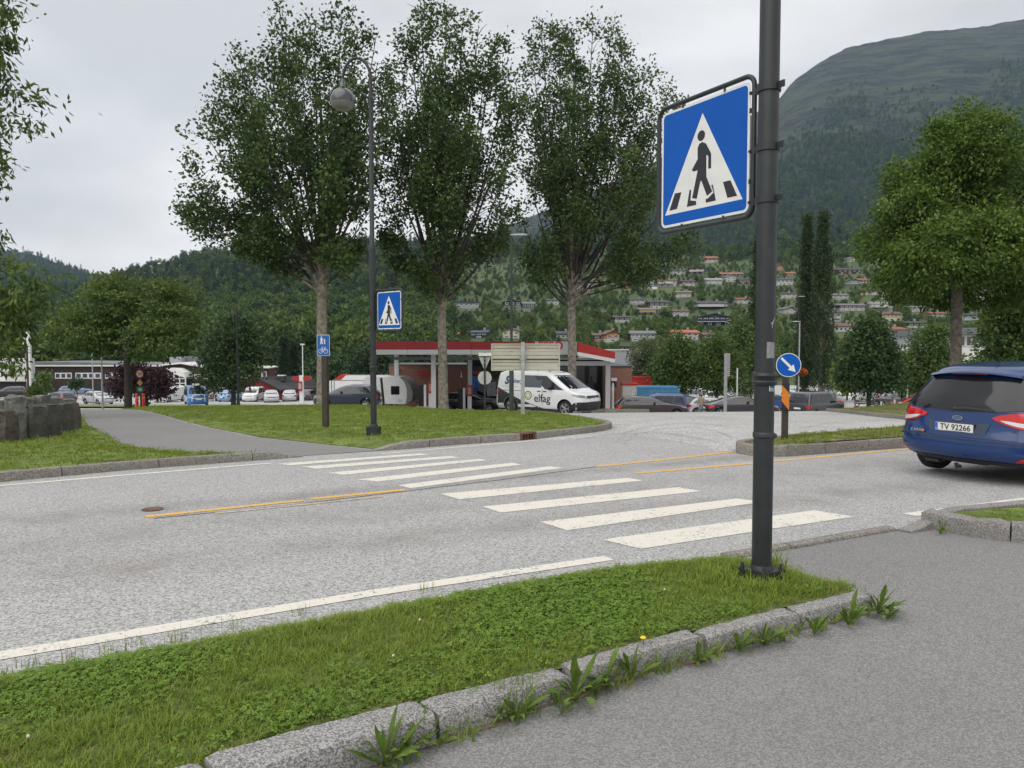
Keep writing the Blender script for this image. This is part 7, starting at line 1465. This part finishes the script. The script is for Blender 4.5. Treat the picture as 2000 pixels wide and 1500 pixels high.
def forest(name, hill, n, px0, px1, t0, t1, wts, s0, s1, dens_fn=None, clear=True, pw=1.0, protos=fp, sfn=None):
    P = []; K = []; Sc = []
    for _ in range(n):
        px = g.uniform(px0, px1); t = t0+(t1-t0)*g.random()**pw; py = hill.py(px, t); d = hill.D(px, t)
        if dens_fn and g.random() > dens_fn(px, py, t): continue
        s = g.uniform(s0, s1); wv = wts(px, py, t) if callable(wts) else wts
        if clear:
            bad = False; hp_ = s*9.5*F/d; wp_ = s*2.6*F/d
            for (hx, hy, hw, hd) in CLEAR:
                if abs(px-hx) < hw+wp_*.8 and hy-3 < py < hy+hp_*.80 and d < hd+14 and d > hd-60: 
                    bad = True; break
                if abs(px-hx) < hw+wp_*.3 and abs(d-hd-4) < 10: bad = True; break
            if bad: continue
        p = hill.pt(px, t); P.append((p.x, p.y, p.z-.3)); K.append(g.choice(len(protos), p=np.array(wv)/sum(wv))); Sc.append(s*(sfn(px, py, t) if sfn else 1))
    n = len(P); rot = np.stack([np.zeros(n), np.zeros(n), g.uniform(0, 6.28, n)], 1); sc = np.array(Sc)[:, None]*np.stack([g.uniform(.8, 1.2, n)]*2+[g.uniform(.8, 1.25, n)], 1)
    pr = [bpy.data.objects.new('k', o.data) for o in protos]; return scatter(name, P, rot, sc, K, pr)
def town(px, py): return ss(850, 930, px)*ss(495, 530, py)
def w1(px, py, t):
    c = (1-town(px, py)); n_ = .5+.5*fbm(px*.013, py*.03, 4)
    return [1.3, 1.2, 1.2, .7+2.0*(1-c)+.9*(py > 600), .6+1.6*(1-c), 2.4*c*max(.15, n_)*(py < 600)+.03, 2.0*c*max(.15, n_)*(py < 600)+.03]
def d1(px, py, t):
    if town(px, py) > .4:
        m_ = fbm(px*.02, py*.05, 9); v = .62 if m_ > -.35 else .18
        if 880 < px < 1060 and 578 < py < 600: v = .08
        if 1630 < px < 1800 and 600 < py < 665: v = .22
        return v
    return 1
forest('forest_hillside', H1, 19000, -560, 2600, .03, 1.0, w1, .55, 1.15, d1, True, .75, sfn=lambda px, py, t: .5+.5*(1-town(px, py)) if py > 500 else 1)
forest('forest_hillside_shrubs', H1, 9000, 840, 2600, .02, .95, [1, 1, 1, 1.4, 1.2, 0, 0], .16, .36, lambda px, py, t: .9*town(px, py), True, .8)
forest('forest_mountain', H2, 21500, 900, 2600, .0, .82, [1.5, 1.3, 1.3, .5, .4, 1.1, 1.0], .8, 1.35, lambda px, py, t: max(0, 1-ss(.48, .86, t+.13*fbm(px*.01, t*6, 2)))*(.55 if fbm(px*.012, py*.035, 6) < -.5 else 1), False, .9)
forest('forest_far_mountain', H3, 9500, -560, 480, .0, 1.0, [1.5, 1.3, 1.3, .2, .2, 1.4, 1.4], .95, 1.5, None, False, .9)
# ------------------------------------------------------------------ weeds along the near kerb
def leaf_mesh(L, Wd, bend, toothed, g):
    V = []; Fq = []; n = 7
    for k in range(n+1):
        f = k/n; w_ = Wd*(math.sin(math.pi*min(1, f*.92+.05))**.8)*(.25+.75*f if f < .55 else 1)*.5
        if toothed and 0 < k < n: w_ *= (1.18 if k % 2 else .72)
        x = L*f*(1-.25*bend*f); z = L*(.80*f-.58*bend*f*f); V += [(x, -w_, z+.10*w_), (x, 0, z-.22*w_), (x, w_, z+.10*w_)]
    for k in range(n):
        o = k*3
        for a in (0, 1): Fq.append((o+a, o+a+1, o+a+4, o+a+3))
    return qmesh('leaf', np.array(V), np.array(Fq), g.random(len(Fq))*.4+g.random()*.6, l_wed)
g = np.random.default_rng(9); LM = [leaf_mesh(.17, .027, b_, tth, g) for b_, tth in ((.5, 1), (.8, 1), (1.0, 0), (.3, 0), (.7, 1), (1.1, 1))]
def dandelion(px, py, n, sc, label, name='dandelion_plant'):
    x, y = gnd(px, py+8, .01); x += .02; y -= .034; t = empty(name, (x, y, gz(x, y)+.004), 0); tag(t, label, 'weed', 'weeds at the foot of the near kerb')
    n = int(n*2.1)
    for k in range(n): o = link('leaf', LM[g.integers(0, len(LM))], t, (0, 0, 0), (g.uniform(-.3, .3), -g.uniform(-.1, .75), -1.04+(2*k/max(1, n-1)-1)*1.95+g.uniform(-.25, .25))); s = .98*sc*g.uniform(.6, 1.25); o.scale = (s, s*g.uniform(.8, 1.2), s)
dandelion(745, 1478, 10, 1.05, 'broad dandelion rosette at the bottom picture edge by the kerb'); dandelion(790, 1452, 8, .85, 'dandelion rosette next to the lowest grass tuft at the kerb')
dandelion(838, 1428, 7, .75, 'small dandelion growing at the mossy joint of the kerb'); dandelion(1000, 1384, 8, .95, 'dandelion with upright leaves among long grass in the kerb middle'); dandelion(962, 1392, 6, .7, 'low dandelion left of the long grass in the kerb middle')
dandelion(1112, 1352, 12, 1.15, 'largest dandelion rosette with long pale leaves by the kerb'); dandelion(1086, 1378, 7, .6, 'little flat weed just below the largest dandelion'); dandelion(1172, 1325, 9, .95, 'dandelion right of the largest rosette'); dandelion(1222, 1313, 8, .9, 'dandelion under the chipped pale kerb stone')
dandelion(1350, 1281, 8, .85, 'dandelion left of the broad clump of rounded leaves'); dandelion(1432, 1256, 9, .9, 'clump of rounded reddish leaves at the kerb', 'plantain_plant'); dandelion(1478, 1244, 9, 1.0, 'upright green rosette right of the reddish clump'); dandelion(1512, 1238, 7, .7, 'short rosette just left of the wide kerb joint')
dandelion(1578, 1226, 9, .75, 'low rosette right of the wide kerb joint'); dandelion(1645, 1208, 10, 1.05, 'tall rosette before the last kerb stone'); dandelion(1703, 1186, 12, 1.05, 'big spreading weed round the kerb corner'); dandelion(1722, 1196, 8, .8, 'flat weed lying on the path at the kerb corner')
dandelion(1828, 1032, 7, .7, 'weed at the inner corner of the right kerb'); dandelion(1835, 1022, 6, .6, 'upper weed at the inner corner of the right kerb')
def tuft(px, py, n, h, sp, label, zoff=0.0, lean=.6, wd=.006, mat=None, seed=0):
    x, y = gnd(px, py+(10 if zoff == 0 else 0), zoff); r = random.Random(int(px*7+py)); V, Q, T = blades(n, sp, h, wd, lean, r, 4); o = link('grass_tuft', qmesh('grass_tuft', np.array([tuple(v) for v in V]), np.array(Q), T, mat or l_wed), None, (x, y, gz(x, y)+zoff-.004)); tag(o, label, 'grass tuft', 'grass tufts along the near verge')
tuft(640, 1440, 16, .34, .03, 'tall seeding grass stalks at the bottom left of the kerb', lean=.35, wd=.004); tuft(770, 1462, 46, .13, .05, 'dense short grass tuft between the two lowest rosettes'); tuft(848, 1418, 34, .19, .06, 'long grass tuft at the mossy kerb joint'); tuft(875, 1412, 18, .17, .06, 'leaning grass blades right of the mossy kerb joint', lean=.9)
tuft(985, 1388, 30, .22, .05, 'tall upright grass before the kerb middle', lean=.35); tuft(1020, 1378, 26, .24, .05, 'taller upright grass right of the kerb middle', lean=.35); tuft(1205, 1316, 24, .16, .05, 'grass tuft beside the chipped kerb stone'); tuft(1280, 1300, 46, .15, .08, 'wide grass tuft below the yellow dandelion flower'); tuft(1320, 1292, 24, .12, .06, 'thin grass right of the wide tuft')
tuft(1395, 1270, 18, .10, .05, 'short grass left of the reddish clump'); tuft(1690, 1178, 34, .15, .07, 'grass at the end of the kerb'); tuft(1512, 1110, 60, .20, .09, 'long grass right of the lamp pole foot', .10, mat=l_grs); tuft(1455, 1122, 40, .15, .08, 'long grass left of the lamp pole foot', .10, mat=l_grs); tuft(1490, 1150, 50, .13, .10, 'grass in front of the lamp pole foot', .11, mat=l_grs)
for i, (px, py, lb) in enumerate(((20, 1312, 'first'), (75, 1303, 'second'), (140, 1290, 'third'), (215, 1275, 'fourth'), (262, 1265, 'fifth'), (335, 1250, 'sixth'), (372, 1242, 'seventh'), (455, 1226, 'eighth'), (590, 1200, 'ninth'), (835, 1154, 'tenth'))):
    tuft(px, py, 18, .09, .06, lb+' wispy grass tuft from the left along the white edge line', .02, .5, .004, l_grs)
ORD = 'first second third fourth fifth sixth seventh eighth ninth tenth eleventh twelfth thirteenth fourteenth fifteenth sixteenth seventeenth eighteenth nineteenth twentieth twenty-first twenty-second twenty-third'.split()
rw = random.Random(21); xs_ = [p[0] for p in FOOT]; ys_ = [p[1] for p in FOOT]
for k in range(34):                                     # the low fringe between the bigger weeds
    x = -.62+2.72*(k+rw.random())/34; y = float(np.interp(x, xs_, ys_)); x += .02; y -= .03; V, Q, T = blades(rw.randint(14, 30), .05, rw.uniform(.05, .12), .006, .8, rw, 3)
    if k % 3: o = link('grass_tuft', qmesh('grass_tuft', np.array([tuple(v) for v in V]), np.array(Q), T, l_wed if k % 2 else l_grs), None, (x, y, gz(x, y))); tag(o, 'small low grass tuft, '+ORD[sum(1 for j in range(k+1) if j % 3)-1]+' from the left in the kerb fringe', 'grass tuft', 'low grass fringe at the near kerb')
    else:
        t = empty('fringe_weed', (x, y, gz(x, y)+.004)); tag(t, 'small leafy weed, '+ORD[k//3]+' from the left in the kerb fringe', 'weed', 'small weeds in the kerb fringe')
        for j in range(7): o = link('leaf', LM[g.integers(0, len(LM))], t, (0, 0, 0), (g.uniform(-.3, .3), -g.uniform(-.1, .6), -1.04+(2*j/6-1)*1.9+g.uniform(-.25, .25))); s = .62*g.uniform(.6, 1.25); o.scale = (s, s*1.15, s)
t = empty('dandelion_flower', (*gnd(1256, 1252, .13),)+(0,)); t.location.z = z_strip(t.location.x, t.location.y) if True else 0; tag(t, 'yellow dandelion flower at the edge of the near verge', 'flower')
MB().path([(0, 0, 0), (.004, 0, .045)], .002, 5).build('stem', l_wed, t); MB().lathe([(.003, .04), (.013, .046), (.016, .05), (.010, .056)], 12).build('petals', M('dandelion_yellow', (.75, .52, .01), .6), t)
for px, py, lb in ((860, 1166, 'clover flower nearest the white edge line'), (820, 1212, 'pale pink clover flower in the verge middle'), (768, 1282, 'white clover flower low in the verge'), (1298, 1152, 'clover flower by the crossing end of the verge'), (55, 1440, 'pinkish clover flower at the lower left')):
    x, y = gnd(px, py, .15); t = empty('clover_flower', (x, y, z_strip(x, y))); tag(t, lb, 'flower', 'clover flowers in the near verge'); MB().path([(0, 0, 0), (.002, 0, .052)], .0012, 4).build('stem', l_wed, t); MB().lathe([(.002, .05), (.006, .054), (.0065, .058), (.003, .063)], 8).build('flower_head', M('clover_white', (.6, .5, .45), .8), t)

# ------------------------------------------------------------------ air between here and the mountains
HZ_ON = True
if HZ_ON:
    mb = MB(); mb.box((0, 1900, 790), (9200, 5400, 1602)); hm = bpy.data.materials.new('haze'); hm.use_nodes = True; nt = hm.node_tree; nt.nodes.clear()
    pv = N(nt, 'ShaderNodeVolumePrincipled'); pv.inputs['Color'].default_value = (.52, .75, 1.0, 1); pv.inputs['Density'].default_value = .00008; pv.inputs['Anisotropy'].default_value = .2
    out = N(nt, 'ShaderNodeOutputMaterial'); nt.links.new(pv.outputs[0], out.inputs['Volume']); h = mb.build('haze', hm); h['kind'] = 'stuff'
